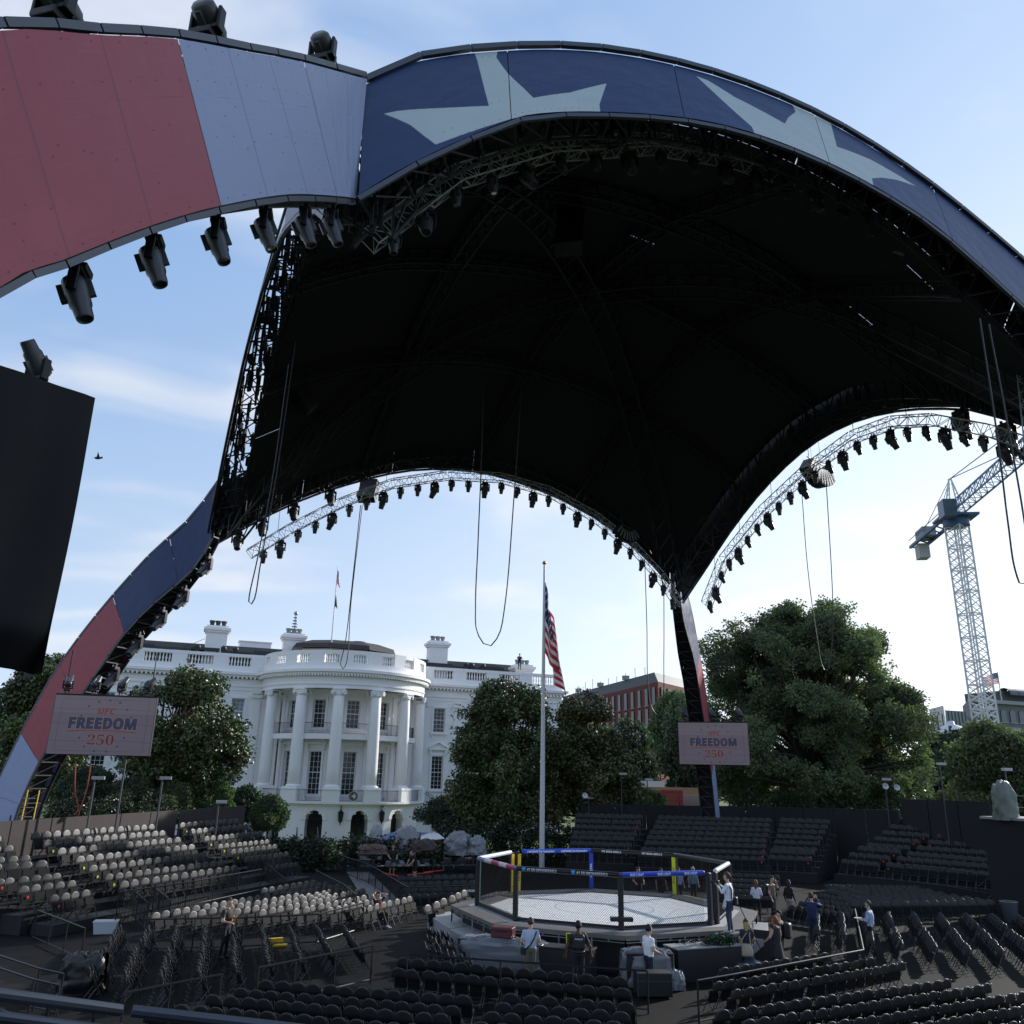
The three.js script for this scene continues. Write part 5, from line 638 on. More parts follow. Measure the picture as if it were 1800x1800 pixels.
// near blocks, seen from behind
block([706, 1693], [1096, 1727], 1, 0, 'the block behind the long rail', 'chairs in the near block');
block([716, 1676], [1092, 1709], 1, 0, 'chairs just beyond the long rail', 'chairs beyond the long rail');
{ const a = onY(470, 1716, TOP), b = onY(838, 1741, TOP), c = onY(875, 1744, TOP), e = onY(1115, 1762, TOP); block([478, 1712], [818, 1738], 7, 0, 'the near left section', 'chairs in the near left section', { grow: 0.12, shift: -0.12 }); block([905, 1738], [1100, 1752], 6, 0, 'the near middle section', 'chairs in the near middle section', { shift: -0.06 }); }
block([1262, 1693], [1436, 1668], 1, 0, 'the short row beyond the angled rail', 'chairs beyond the angled rail');
block([1252, 1716], [1520, 1676], 2, 0, 'the near right rows behind the angled rail', 'chairs behind the angled rail', { grow: 0.25 });
block([1262, 1764], [1650, 1712], 6, 0, 'the near right section', 'chairs in the near right section', { grow: 0.3, shift: 0.2 });
// far: side blocks on the floor
const LCdir = V(0.3, 0, 0.95), LCf = V(0.84, 0, -0.54);
for (let j = 0; j < 9; j++) { const n = [16, 17, 18, 17, 15, 13, 12, 10, 9][j], a = V(-13.3 + 0.96 * j, 0, -32.6 - 0.12 * j), b = V().copy(a).addScaledVector(LCdir, 0.465 * (n - 1)); row(a, b, n, LCf, `row ${cap[j]} from the draped cases`, 'sideways chairs beside the path', 0, { from: 'from far end', skip: j < 3 ? [7, 8] : [] }); }
const RCdir = V(-0.35, 0, 0.94), RCf = V(-0.98, 0, -0.06);
for (let j = 0; j < 11; j++) { const n = [9, 12, 15, 17, 18, 19, 19, 20, 20, 20, 20][j], a = V(13.0 + 1.12 * j, 0, -38.4 - 0.35 * Math.min(j, 3)), b = V().copy(a).addScaledVector(RCdir, 0.475 * (n - 1)); row(a, b, n, RCf, `${cap[j]} sideways row from the cage`, 'sideways chairs by the bin', 0, { from: 'from far end', skip: j >= 3 ? [7, 8] : [] }); }
// floor chairs towards the far left, sunlit
for (let r = 0; r < 7; r++) { const s = V(-12.9, 0, -34.6).addScaledVector(V(0.9, 0, 0.42), r * 0.95), d = V(0.42, 0, -0.9), a = V().copy(s).addScaledVector(d, 0.9 * r), b = V().copy(a).addScaledVector(d, 0.52 * (r < 3 ? 12 : 9 - (r > 4 ? 2 : 0))); row(a, b, (r < 3 ? 13 : 10 - (r > 4 ? 2 : 0)), V(0.9, 0, 0.42), '', '', 0); }
for (let r = 0; r < 5; r++) { const a = V(-10.9, 0, -42.2).addScaledVector(V(0.9, 0, 0.42), r * 0.95).addScaledVector(V(0.42, 0, -0.9), -0.3 * r), b = V().copy(a).addScaledVector(V(0.42, 0, -0.9), 0.52 * 7); row(a, b, 8, V(0.9, 0, 0.42), '', '', 0); }
// floor chairs beyond the cage, both sides
for (let r = 0; r < 4; r++) { const a = onY(718 - 3 * r, 1566 - 9 * r, TOP), b = onY(838 - 3 * r, 1563 - 9 * r, TOP); row(a, b, 9, AN, '', '', 0); }
for (let r = 0; r < 7; r++) { const a = onY(1505 - 8 * r, 1586 - 6 * r, TOP), b = onY(1742 - 22 * r, 1583 - 5 * r, TOP); row(a, b, 15, V(-0.25, 0, 0.97), '', '', 0); }
for (let r = 0; r < 6; r++) { const a = onY(1388 + 16 * r, 1586 - 7 * r, TOP), b = onY(1482 + 5 * r, 1598 - 7 * r, TOP); row(a, b, 9, V(-0.9, 0, 0.42), '', '', 0); }
for (let r = 0; r < 5; r++) { const a = onY(1272, 1566 - 9 * r, TOP), b = onY(1352 + r * 3, 1570 - 9 * r, TOP); row(a, b, 8, V(-0.3, 0, 0.95), '', '', 0); }
for (let r = 0; r < 3; r++) { const a = onY(760, 1650 - 14 * r, TOP * 0.98), b = onY(838 - 20 * r, 1674 - 22 * r, TOP); row(a, b, 7, V(0.95, 0, -0.2), '', '', 0); }
{ const a = onY(762, 1600, TOP), b = onY(826, 1573, TOP); row(a, b, 6, V(0.8, 0, 0.5), '', '', 0); }

// raised stands: each tier a deck; chairs set on it
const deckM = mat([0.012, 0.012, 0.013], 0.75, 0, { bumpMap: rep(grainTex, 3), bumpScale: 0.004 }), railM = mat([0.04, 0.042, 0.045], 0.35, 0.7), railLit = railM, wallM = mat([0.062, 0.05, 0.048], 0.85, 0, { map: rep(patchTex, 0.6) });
function stand(name, label, rowsPx, { y0 = 0.41, rise = 0.28, skip, depth = 0.95, per = [], target = CAGE, extend = 0.5, wall } = {}) {
  const o = thing(name, label, 'grandstand', V(0, 0, 0), 0, 'stepped seating stands'); let first = null; const N = rowsPx.length;
  rowsPx.forEach((segs, i) => { const y = y0 + rise * (N - 1 - i), ends = []; // i = 0 is the top tier
    segs.forEach((sg, k) => { const a = onY(sg[0], sg[1], y + TOP), b = onY(sg[2], sg[3], y + TOP), f = perpTo(a, b, target), n = sg[4] || Math.round(a.distanceTo(b) / 0.55) + 1; row(a, b, n, f, '', '', y); ends.push(a, b); tags[sg[5] || (k % 2 ? 'red' : 'yellow')].push([a, f, y]); });
    const A = ends[0], B = ends[ends.length - 1], f = perpTo(A, B, target), d = V().subVectors(B, A).setY(0).normalize(), e = extend, g = new G(), a0 = V().copy(A).addScaledVector(d, -e), b0 = V().copy(B).addScaledVector(d, e), Q = (p, s, yy) => V(p.x + f.x * s, yy, p.z + f.z * s);
    g.hexa([Q(a0, depth * 0.5, 0.02), Q(b0, depth * 0.5, 0.02), Q(b0, -depth * 0.62, 0.02), Q(a0, -depth * 0.62, 0.02), Q(a0, depth * 0.5, y), Q(b0, depth * 0.5, y), Q(b0, -depth * 0.62, y), Q(a0, -depth * 0.62, y)]); part('tier', g, deckM, o);
    const nose = new G(); nose.bar(Q(a0, depth * 0.51, y), Q(b0, depth * 0.51, y), 0.012); part('tier_edge', nose, railLit, o);
  });
  return o;
}
// a stand surveyed by its front and its top row: rows evenly spaced and evenly stepped between them
function steppedStand(label, N, front, top, y0 = 0.75, target = CAGE, gap = 0.9) { // front, top: one [u0,v0,u1,v1] for each section, top row order as front
  const o = thing('seating_stand', label, 'grandstand', V(0, 0, 0), 0, 'stepped seating stands'), A = onY(front[0][0], front[0][1], y0 + TOP), L = front.length - 1, B = onY(front[L][2], front[L][3], y0 + TOP), f = perpTo(A, B, target), hit = (u, v) => { const d = ray(u, v), w = V(A.x, EYE, A.z).addScaledVector(f, -gap * (N - 1)), s = ((w.x) * f.x + (w.z) * f.z) / (d.x * f.x + d.z * f.z); return d.multiplyScalar(s).add(V(0, EYE, 0)); };
  const yT = front.map((_, k) => (hit(top[k][0], top[k][1]).y + hit(top[k][2], top[k][3]).y) / 2).reduce((p, q) => p + q, 0) / front.length, rise = (yT - TOP - y0) / (N - 1);
  for (let r = 0; r < N; r++) { const t = r / (N - 1), y = y0 + rise * r, ends = []; front.forEach((s, k) => { const a0 = onY(s[0], s[1], y0 + TOP), b0 = onY(s[2], s[3], y0 + TOP), flat = p => { const q = V().subVectors(p, A); return V().copy(p).addScaledVector(f, -(q.x * f.x + q.z * f.z)); }, a = flat(a0).addScaledVector(f, -gap * r), b = flat(b0).addScaledVector(f, -gap * r), aT = hit(top[k][0], top[k][1]), bT = hit(top[k][2], top[k][3]), dir = V().subVectors(B, A).setY(0).normalize(), sl = (p, q) => p.addScaledVector(dir, t * ((q.x - p.x) * dir.x + (q.z - p.z) * dir.z)); const back = V().copy(f).multiplyScalar(0); sl(a, aT); sl(b, bT); const n = Math.max(2, Math.round(a.distanceTo(b) / 0.52) + 1); row(a, b, n, f, '', '', y); ends.push(a, b); tags.red.push([k % 2 ? a : b, f, y]); });
    const d = V().subVectors(ends[ends.length - 1], ends[0]).setY(0).normalize(), a0 = V().copy(ends[0]).addScaledVector(d, -0.5), b0 = V().copy(ends[ends.length - 1]).addScaledVector(d, 0.5), g = new G(), Q = (p, s, yy) => V(p.x + f.x * s, yy, p.z + f.z * s); g.hexa([Q(a0, 0.42, 0.02), Q(b0, 0.42, 0.02), Q(b0, -0.47, 0.02), Q(a0, -0.47, 0.02), Q(a0, 0.42, y), Q(b0, 0.42, y), Q(b0, -0.47, y), Q(a0, -0.47, y)]); part('tier', g, deckM, o); const nose = new G(); nose.bar(Q(a0, 0.43, y), Q(b0, 0.43, y), 0.012); part('tier_edge', nose, railLit, o); }
  return o;
}
const lerpRows = (n, top, bot) => [...Array(n)].map((_, i) => top.map((s, k) => s.map((v, q) => q < 4 ? mix(v, bot[k][q], i / (n - 1)) : v)));
const Ls = [[73, 1470], [94, 1483], [118, 1498], [148, 1512], [172, 1527], [201, 1541], [228, 1557]], Le = [[274, 1455], [293, 1466], [319, 1478], [343, 1490], [367, 1503], [395, 1516], [420, 1528]], Rs = [[328, 1451], [346, 1463], [371, 1474], [394, 1485], [418, 1497], [441, 1508], [475, 1519]], Re = [[421, 1444], [439, 1454], [463, 1465], [476, 1477], [489, 1488], [510, 1499], [527, 1512]], Ks = [[-110, 1484], [-88, 1498], [-60, 1513], [-30, 1529], [5, 1545], [50, 1561], [104, 1577]], Ke = [[2, 1476], [23, 1490], [50, 1505], [78, 1521], [108, 1535], [134, 1551], [160, 1568]];
stand('seating_stand', 'stepped stand of sunlit chairs below the washed-out screen', Ls.map((_, i) => [[...Ks[i], ...Ke[i], 0, 'red'], [...Ls[i], ...Le[i], [14, 14, 14, 14, 14, 14, 13][i], 'yellow'], [...Rs[i], ...Re[i], [10, 10, 10, 9, 8, 8, 7][i], 'yellow']]), { y0: 0.41, rise: 0.28 });
steppedStand('dark stepped stand below the rust-tinged magnolia', 7, [[1008, 1490, 1100, 1493]], [[1018, 1433, 1124, 1433]], 0.7, V(2, 0, -30));
steppedStand('wide dark stepped stand in front of the dark far leg', 8, [[1128, 1499, 1338, 1506]], [[1164, 1435, 1350, 1439]], 0.6, V(8, 0, -30));
steppedStand('narrow dark stepped stand below the oak', 8, [[1358, 1505, 1420, 1508]], [[1378, 1441, 1452, 1443]], 0.6, V(8, 0, -30));
steppedStand('dark stepped stand with an aisle behind the floor chairs near the bin', 9, [[1482, 1510, 1544, 1514], [1574, 1516, 1776, 1537]], [[1594, 1434, 1672, 1437], [1702, 1438, 1800, 1442]], 0.6, V(4, 0, -34));
// small seat-number tags
for (const [k, m] of [['yellow', M.yellowTag], ['red', M.redTag]]) tags[k].forEach(([p, f, y], i) => { if (hash2(i, k.length) < 0.3) return; const g = new G(), q = V(p.x, y + 0.52, p.z).addScaledVector(f, 0.06); g.box(0.09, 0.10, 0.012, q.x, q.y, q.z, Math.atan2(f.x, f.z)); single('seat_tag', g, m, `${k} seat tag on the end chair, ${cap[i % 28]} of the ${k === 'red' ? (i < 7 ? 'sunlit stand' : i < 20 ? 'dark back stands' : 'stand near the bin') : 'sunlit stand'}`, 'tag', `${k} seat tags`); });

// the chairs themselves: the nearest 300 as things, all others as one mass
{
  chairSpots.forEach(c => c.d = Math.hypot(c.p.x, c.p.z)); const near = chairSpots.filter(c => c.group).sort((p, q) => p.d - q.d), inView = c => { const v = V(c.p.x, 0.7, c.p.z).sub(V(0, EYE, 0)).applyMatrix4(viewM.clone().invert()), x = 900 + FOCAL * v.x / -v.z, y = 900 - FOCAL * v.y / -v.z; return x > -20 && x < 1820 && y < 1830; };
  const shown = near.filter(inView), ind = shown.slice(0, 300), rest = chairSpots.filter(c => !ind.includes(c) && inView(c)); let proto = null;
  for (const c of ind) { let o; if (!proto) { o = proto = thing('folding_chair', c.label, 'chair', c.p, c.turn, c.group); o.scale.setScalar(c.sc); part('backrest', chairG.backrest, CM.back, o); part('seat', chairG.seat, CM.seat, o); chairG.legs.forEach(g => part('leg', g, CM.leg, o)); part('brace', chairG.brace, CM.leg, o); } else { o = copy(proto, c.label, c.p, c.turn, c.sc); o.userData.group = c.group; } }
  const mass = new THREE.Group(); mass.name = 'audience_chairs'; scene.add(mass); tag(mass, 'many rows of black folding chairs on the far floor and stands', 'chairs', null, 'stuff');
  for (const [n, g, m] of [['backrest', chairG.backrest, CM.back], ['seat', chairG.seat, CM.seat], ['legs', chairG.all, CM.leg]]) { const im = new THREE.InstancedMesh(g, m, rest.length); im.name = n; rest.forEach((c, i) => im.setMatrixAt(i, M4(c.p.x, c.p.y, c.p.z, 0, c.turn, 0, c.sc))); mass.add(im); }
  console.log('chairs', chairSpots.length, 'shown', shown.length, 'rest', rest.length);
}
// rails and walls
function rail(label, pts, h = 1.05, { posts = 1.9, mid = true, m = railM, bars = 0, r = 0.028 } = {}) { // pts on the ground or deck
  const o = thing('guard_rail', label, 'railing', V(0, 0, 0), 0, 'guard rails'), up = (p, k) => V(p.x, p.y + k, p.z);
  for (let i = 0; i + 1 < pts.length; i++) { const a = pts[i], b = pts[i + 1], g = new G(), L = a.distanceTo(b); g.bar(up(a, h), up(b, h), r, 6); part('top_bar', g, m, o); if (mid) { const q = new G(); q.bar(up(a, h * 0.12), up(b, h * 0.12), r * 0.8, 5); part('lower_bar', q, m, o); } const n = Math.max(1, Math.round(L / posts)); for (let k = 0; k <= n; k++) { if (k === n && i + 2 < pts.length) continue; const p = V().lerpVectors(a, b, k / n), q = new G(); q.bar(p, up(p, h), r, 5); part('post', q, m, o); } if (bars) { const q = new G(), nb = Math.round(L / bars); for (let k = 1; k < nb; k++) { const p = V().lerpVectors(a, b, k / nb); q.bar(up(p, h * 0.12), up(p, h), 0.009); } part('balusters', q, m, o).userData.kind = 'stuff'; } }
  return o;
}
const gp = (u, v, h = 1.05, y = 0) => { const p = onY(u, v, y + h); p.y = y; return p; };
rail('long black rail across the near seats below the cage', [gp(716, 1677), gp(880, 1689), gp(1138, 1707)]);
rail('angled black rail before the near right seats', [gp(1226, 1724), gp(1290, 1713), gp(1518, 1670), gp(1503, 1598)]);
rail('black rail crossing the sideways chairs close to the near seats', [gp(455, 1701), gp(520, 1688), gp(655, 1662)]);
rail('short black rail beside the draped cases', [gp(220, 1745), gp(300, 1729), gp(389, 1713)]);
rail('black rail between the floor chairs and the sideways chairs', [gp(255, 1616), gp(430, 1613), gp(560, 1607), gp(640, 1587)]);
rail('black rail along the far side of the walkway', [gp(594, 1502), gp(650, 1520), gp(718, 1560), gp(845, 1556)], 1.05, { bars: 0.16 });
rail('black rail along the near side of the walkway', [gp(556, 1530), gp(575, 1540), gp(605, 1555), gp(627, 1573)], 1.05, { bars: 0.2 });
rail('black rail at the end of the sunlit stand towards the mansion', [gp(432, 1422, 1.05, 2.1), gp(474, 1439, 1.05, 1.6)], 1.05, { bars: 0.3 });
rail('black front rail of the sunlit stand', [gp(210, 1568, 1.05, 0.41), gp(330, 1551, 1.05, 0.41), gp(460, 1528, 1.05, 0.41)], 1.05, { bars: 0.14 });
rail('black stair rail in the aisle of the sunlit stand', [gp(213, 1548, 1, 0.3), gp(262, 1588, 1, 0)], 1.0, { bars: 0.12 });
rail('second black stair rail in the aisle of the sunlit stand', [gp(250, 1543, 1, 0.3), gp(300, 1583, 1, 0)], 1.0, { bars: 0.12 });
rail('black stair rail below the mansion end of the sunlit stand', [gp(463, 1515, 1, 0.3), gp(502, 1545, 1, 0)], 1.0, { bars: 0.12 });
rail('black rail slanting down past the near left corner of the sunlit stand', [gp(0, 1511, 1.0, 0.9), gp(90, 1542, 1.0, 0.5), gp(145, 1563, 1, 0.3)], 1.0);
rail('second slanting rail beside the plastic tub', [gp(66, 1600, 1, 0), gp(150, 1632, 1, 0)], 1.0); rail('low slanting rail beside the wrapped cases', [gp(0, 1680, 1, 0), gp(70, 1703, 1, 0), gp(112, 1712, 1, 0)], 1.0); rail('lowest slanting rail at the picture edge', [gp(0, 1702, 1, 0), gp(60, 1722, 1, 0), gp(105, 1732, 1, 0)], 1.0);
rail('black front rail of the stand near the bin', [gp(1590, 1520, 1.0, 0.75), gp(1660, 1527, 1.0, 0.75), gp(1755, 1540, 1.0, 0.75)], 1.0, { m: railLit });
rail('stair rail near the bin', [gp(1756, 1528, 1, 1.0), gp(1720, 1556, 1, 0.2)], 0.95, { m: railM }); rail('second stair rail near the bin', [gp(1792, 1532, 1, 1.0), gp(1755, 1562, 1, 0.2)], 0.95, { m: railM });
rail('black rail of the stair below the rust-tinged magnolia', [gp(940, 1432, 1, 1.6), gp(992, 1484, 1, 0.3)], 1.0, { bars: 0.2, m: railLit });
{ // stair tower between the dark stands, back walls, ramps
  const st = thing('access_stair', 'open steel stair with sunlit treads beside the oak stand', 'stair'), a = gp(1428, 1530, 0.05), b = gp(1472, 1470, 0.05, 2.2); for (let k = 0; k < 8; k++) { const p = V().lerpVectors(a, b, k / 7), g = new G(); p.y = 0.1 + k * 0.31; g.box(1.3, 0.06, 0.42, p.x, p.y, p.z, 0.2); part('tread', g, mat([0.3, 0.28, 0.25], 0.6), st); } for (const s of [-0.7, 0.9]) { const g = new G(); g.bar(V(a.x + s, 1.05, a.z), V(b.x + s, 3.4, b.z), 0.03).bar(V(a.x + s, 0.1, a.z), V(b.x + s, 2.4, b.z), 0.05); for (let k = 0; k < 5; k++) { const p = V().lerpVectors(a, b, k / 4); g.bar(V(p.x + s, 0.1 + k * 0.57, p.z), V(p.x + s, 1.05 + k * 0.58, p.z), 0.02); } part('stair_rail', g, railLit, st); }
  const backWall = (label, A, B, yT, yB, m, D) => { const a = atD(A[0], A[1], D[0]), b = atD(B[0], B[1], D[1]), o = tag(thing('back_wall', label, 'wall', V(0, 0, 0), 0, 'back walls of the stands'), label, 'wall', 'back walls of the stands', 'thing'), n = Math.max(1, Math.round(a.distanceTo(b) / 2.4)); for (let k = 0; k < n; k++) { const p = V().lerpVectors(a, b, (k + 0.015) / n), q = V().lerpVectors(a, b, (k + 0.985) / n), g = new G(), d = V().subVectors(q, p), t = V(-d.z, 0, d.x).setY(0).normalize().multiplyScalar(0.05); g.hexa([V(p.x, 0, p.z).add(t), V(q.x, 0, q.z).add(t), V(q.x, 0, q.z).sub(t), V(p.x, 0, p.z).sub(t), V().copy(p).add(t), V().copy(q).add(t), V().copy(q).sub(t), V().copy(p).sub(t)]); part('wall_panel', g, m, o); const u = new G(); u.bar(V(p.x, 0, p.z).addScaledVector(t, -2.2), V(p.x, p.y + 0.25, p.z).addScaledVector(t, -2.2), 0.04); part('wall_post', u, railM, o); } return o; };
  const topA = onY(73, 1470, 2.98), topB = onY(421, 1444, 2.98), dA = Math.hypot(topA.x, topA.z) + 1.0, dB = Math.hypot(topB.x, topB.z) + 1.0;
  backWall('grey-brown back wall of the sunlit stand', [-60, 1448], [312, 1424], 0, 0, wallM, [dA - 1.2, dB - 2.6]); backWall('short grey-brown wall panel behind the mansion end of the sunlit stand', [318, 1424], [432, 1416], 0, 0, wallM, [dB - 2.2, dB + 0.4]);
  rail('thin black rail on the back tier of the sunlit stand', [gp(65, 1446, 1, 2.1), gp(170, 1438, 1, 2.1), gp(284, 1430, 1, 2.1)], 1.0, { m: railM, r: 0.024 }); rail('thin black rail behind the top chairs of the mansion-end section', [gp(322, 1429, 1, 2.15), gp(430, 1421, 1, 2.15)], 1.0, { r: 0.024 });
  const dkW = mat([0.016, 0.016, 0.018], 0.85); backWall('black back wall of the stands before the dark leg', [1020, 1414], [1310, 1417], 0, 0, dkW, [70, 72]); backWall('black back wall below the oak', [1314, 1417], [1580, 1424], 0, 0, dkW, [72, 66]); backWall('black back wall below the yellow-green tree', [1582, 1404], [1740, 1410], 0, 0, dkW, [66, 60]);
  const pl = thing('camera_platform', 'black camera platform below the plastic-covered camera', 'platform'), pa = atD(1778, 1437, 52), pb = atD(1890, 1441, 50), g = new G(), d = V().subVectors(pb, pa); g.box(Math.hypot(d.x, d.z), 0.12, 3, (pa.x + pb.x) / 2, pa.y - 0.1, (pa.z + pb.z) / 2 - 1, Math.atan2(-d.z, d.x)); part('deck', g, mat([0.3, 0.3, 0.31], 0.6), pl); const sk = new G(); sk.box(Math.hypot(d.x, d.z), pa.y - 0.12, 2.8, (pa.x + pb.x) / 2, 0.01, (pa.z + pb.z) / 2 - 1, Math.atan2(-d.z, d.x)); part('skirt', sk, dkW, pl); const rg = new G(); for (const y of [0.5, 1.05]) rg.bar(V(pa.x, pa.y + y, pa.z), V(pb.x, pb.y + y, pb.z), 0.03); for (const t of [0, 0.3, 0.6]) { const p = V().lerpVectors(pa, pb, t); rg.bar(V(p.x, pa.y, p.z), V(p.x, pa.y + 1.05, p.z), 0.03); } part('rail', rg, M.greyPaint, pl);
}
// steps up the far end of the sunlit stand
{ const o = thing('stand_steps', 'black steps with tall side rails beside the walkway', 'stair'), a = gp(545, 1505, 0), f = V(0.3, 0, 0.95); const p0 = gp(520, 1480, 0, 1.2), p1 = gp(556, 1480, 0, 1.2); for (let k = 0; k < 5; k++) { const g = new G(), c = V().addVectors(p0, p1).multiplyScalar(0.5).addScaledVector(f, 0.4 * k); g.box(2.4, 0.24 * (5 - k), 0.4, c.x, 0, c.z, 0.3); part('step', g, deckM, o); } for (const p of [p0, p1]) { const g = new G(); g.bar(V(p.x, 2.2, p.z), V(p.x + f.x * 2, 1.0, p.z + f.z * 2), 0.04).bar(V(p.x, 1.2, p.z), V(p.x, 2.2, p.z), 0.04); for (let k = 0; k < 6; k++) { const q = V().copy(p).addScaledVector(f, 0.4 * k); g.bar(V(q.x, Math.max(0, 1.2 - 0.24 * k), q.z), V(q.x, 2.2 - 0.24 * k, q.z), 0.02); } part('stair_rail', g, railM, o); } }
// near balustrade at the bottom edge
{ const o = thing('near_barrier', 'thick dark rounded barrier rails crossing the lower left corner', 'railing'); for (const [a, b, r] of [[[-40, 1743], [212, 1776], 0.075], [[232, 1777], [640, 1822], 0.075], [[-40, 1783], [300, 1826], 0.07]]) { const D = 13.5, g = new G(), p = atD(...a, D), q = atD(...b, D + 0.6); g.bar(p, q, r, 10); part('barrier_rail', g, mat([0.05, 0.06, 0.08], 0.32, 0.5), o); const n = new G(); for (let k = 0; k < 3; k++) { const w = V().lerpVectors(p, q, 0.15 + 0.33 * k); n.bar(V(w.x, 0, w.z), w, 0.03, 6); } part('barrier_posts', n, railM, o).userData.kind = 'stuff'; } }
// ---------------------------------------------------------------- the eight-sided cage on its platform
seed = 1301;
const CR = 5.0, CA = 3.1368, DECK = 1.2, cv = (i, r = CR, y = DECK) => { const a = CA - i * Math.PI / 4; return V(CAGE.x + r * Math.cos(a), y, CAGE.z + r * Math.sin(a)); };
{
  const o = thing('stage_platform', 'eight-sided raised platform with a brown-grey walkway around the cage', 'platform'), top = mat([0.17, 0.155, 0.145], 0.62, 0, { map: rep(patchTex, 0.5) }), pale = mat([0.5, 0.5, 0.52], 0.6, 0, { map: rep(patchTex, 0.5) });
  for (let i = 0; i < 8; i++) {
    const a = cv(i, 6.05), b = cv(i + 1, 6.05), c = cv(i + 1, 5.35), d = cv(i, 5.35), e = cv(i, 5.0), f = cv(i + 1, 5.0), dn = p => V(p.x, DECK - 0.12, p.z);
    const g = new G(); g.hexa([dn(a), dn(b), dn(c), dn(d), a, b, c, d]); part('walkway_panel', g, top, o); const h = new G(); h.hexa([dn(d), dn(c), dn(f), dn(e), V(d.x, DECK + 0.003, d.z), V(c.x, DECK + 0.003, c.z), V(f.x, DECK + 0.003, f.z), V(e.x, DECK + 0.003, e.z)]); part('edge_board', h, pale, o);
    const fr = new G(), lo = V(0, 0.92, 0), A = cv(i, 5.98, 0), B = cv(i + 1, 5.98, 0); for (const y of [0.98, 1.06]) fr.bar(V(A.x, y, A.z), V(B.x, y, B.z), 0.02); for (let k = 0; k <= 8; k++) { const p = V().lerpVectors(A, B, k / 8); fr.bar(V(p.x, k % 2 ? 0.98 : 0, p.z), V(p.x, 1.06, p.z), k % 2 ? 0.03 : 0.035); } part('support_frame', fr, M.alu, o); const sk = new G(), C = cv(i, 5.6, 0), E = cv(i + 1, 5.6, 0); sk.quad(C, E, V(E.x, 1.06, E.z), V(C.x, 1.06, C.z)); part('skirt', sk, M.black, o);
    if (i >= 1 && i <= 3) for (let k = 0; k < 2; k++) { const p = V().lerpVectors(A, B, 0.3 + 0.4 * k), r = new G(); r.box(0.22, 0.07, 0.05, p.x, 0.99, p.z + 0.04, Math.atan2(-(B.z - A.z), B.x - A.x)); if ((i + k) % 2) part('red_light_block', r, M.redTag, o); }
  }
  // lower landings on the left and at the right
  const land = (px, y, n) => { const g = new G(), q = px.map(([u, v]) => onY(u, v, y)), dn = p => V(p.x, 0, p.z); g.hexa([dn(q[0]), dn(q[1]), dn(q[2]), dn(q[3]), ...q]); part('landing', g, mat([0.33, 0.34, 0.35], 0.55), o); };
  land([[752, 1608], [790, 1602], [830, 1626], [790, 1632]], 0.62); land([[790, 1633], [829, 1627], [856, 1641], [822, 1650]], 0.62); land([[1300, 1652], [1342, 1652], [1350, 1622], [1318, 1620]].reverse(), 0.75);
}
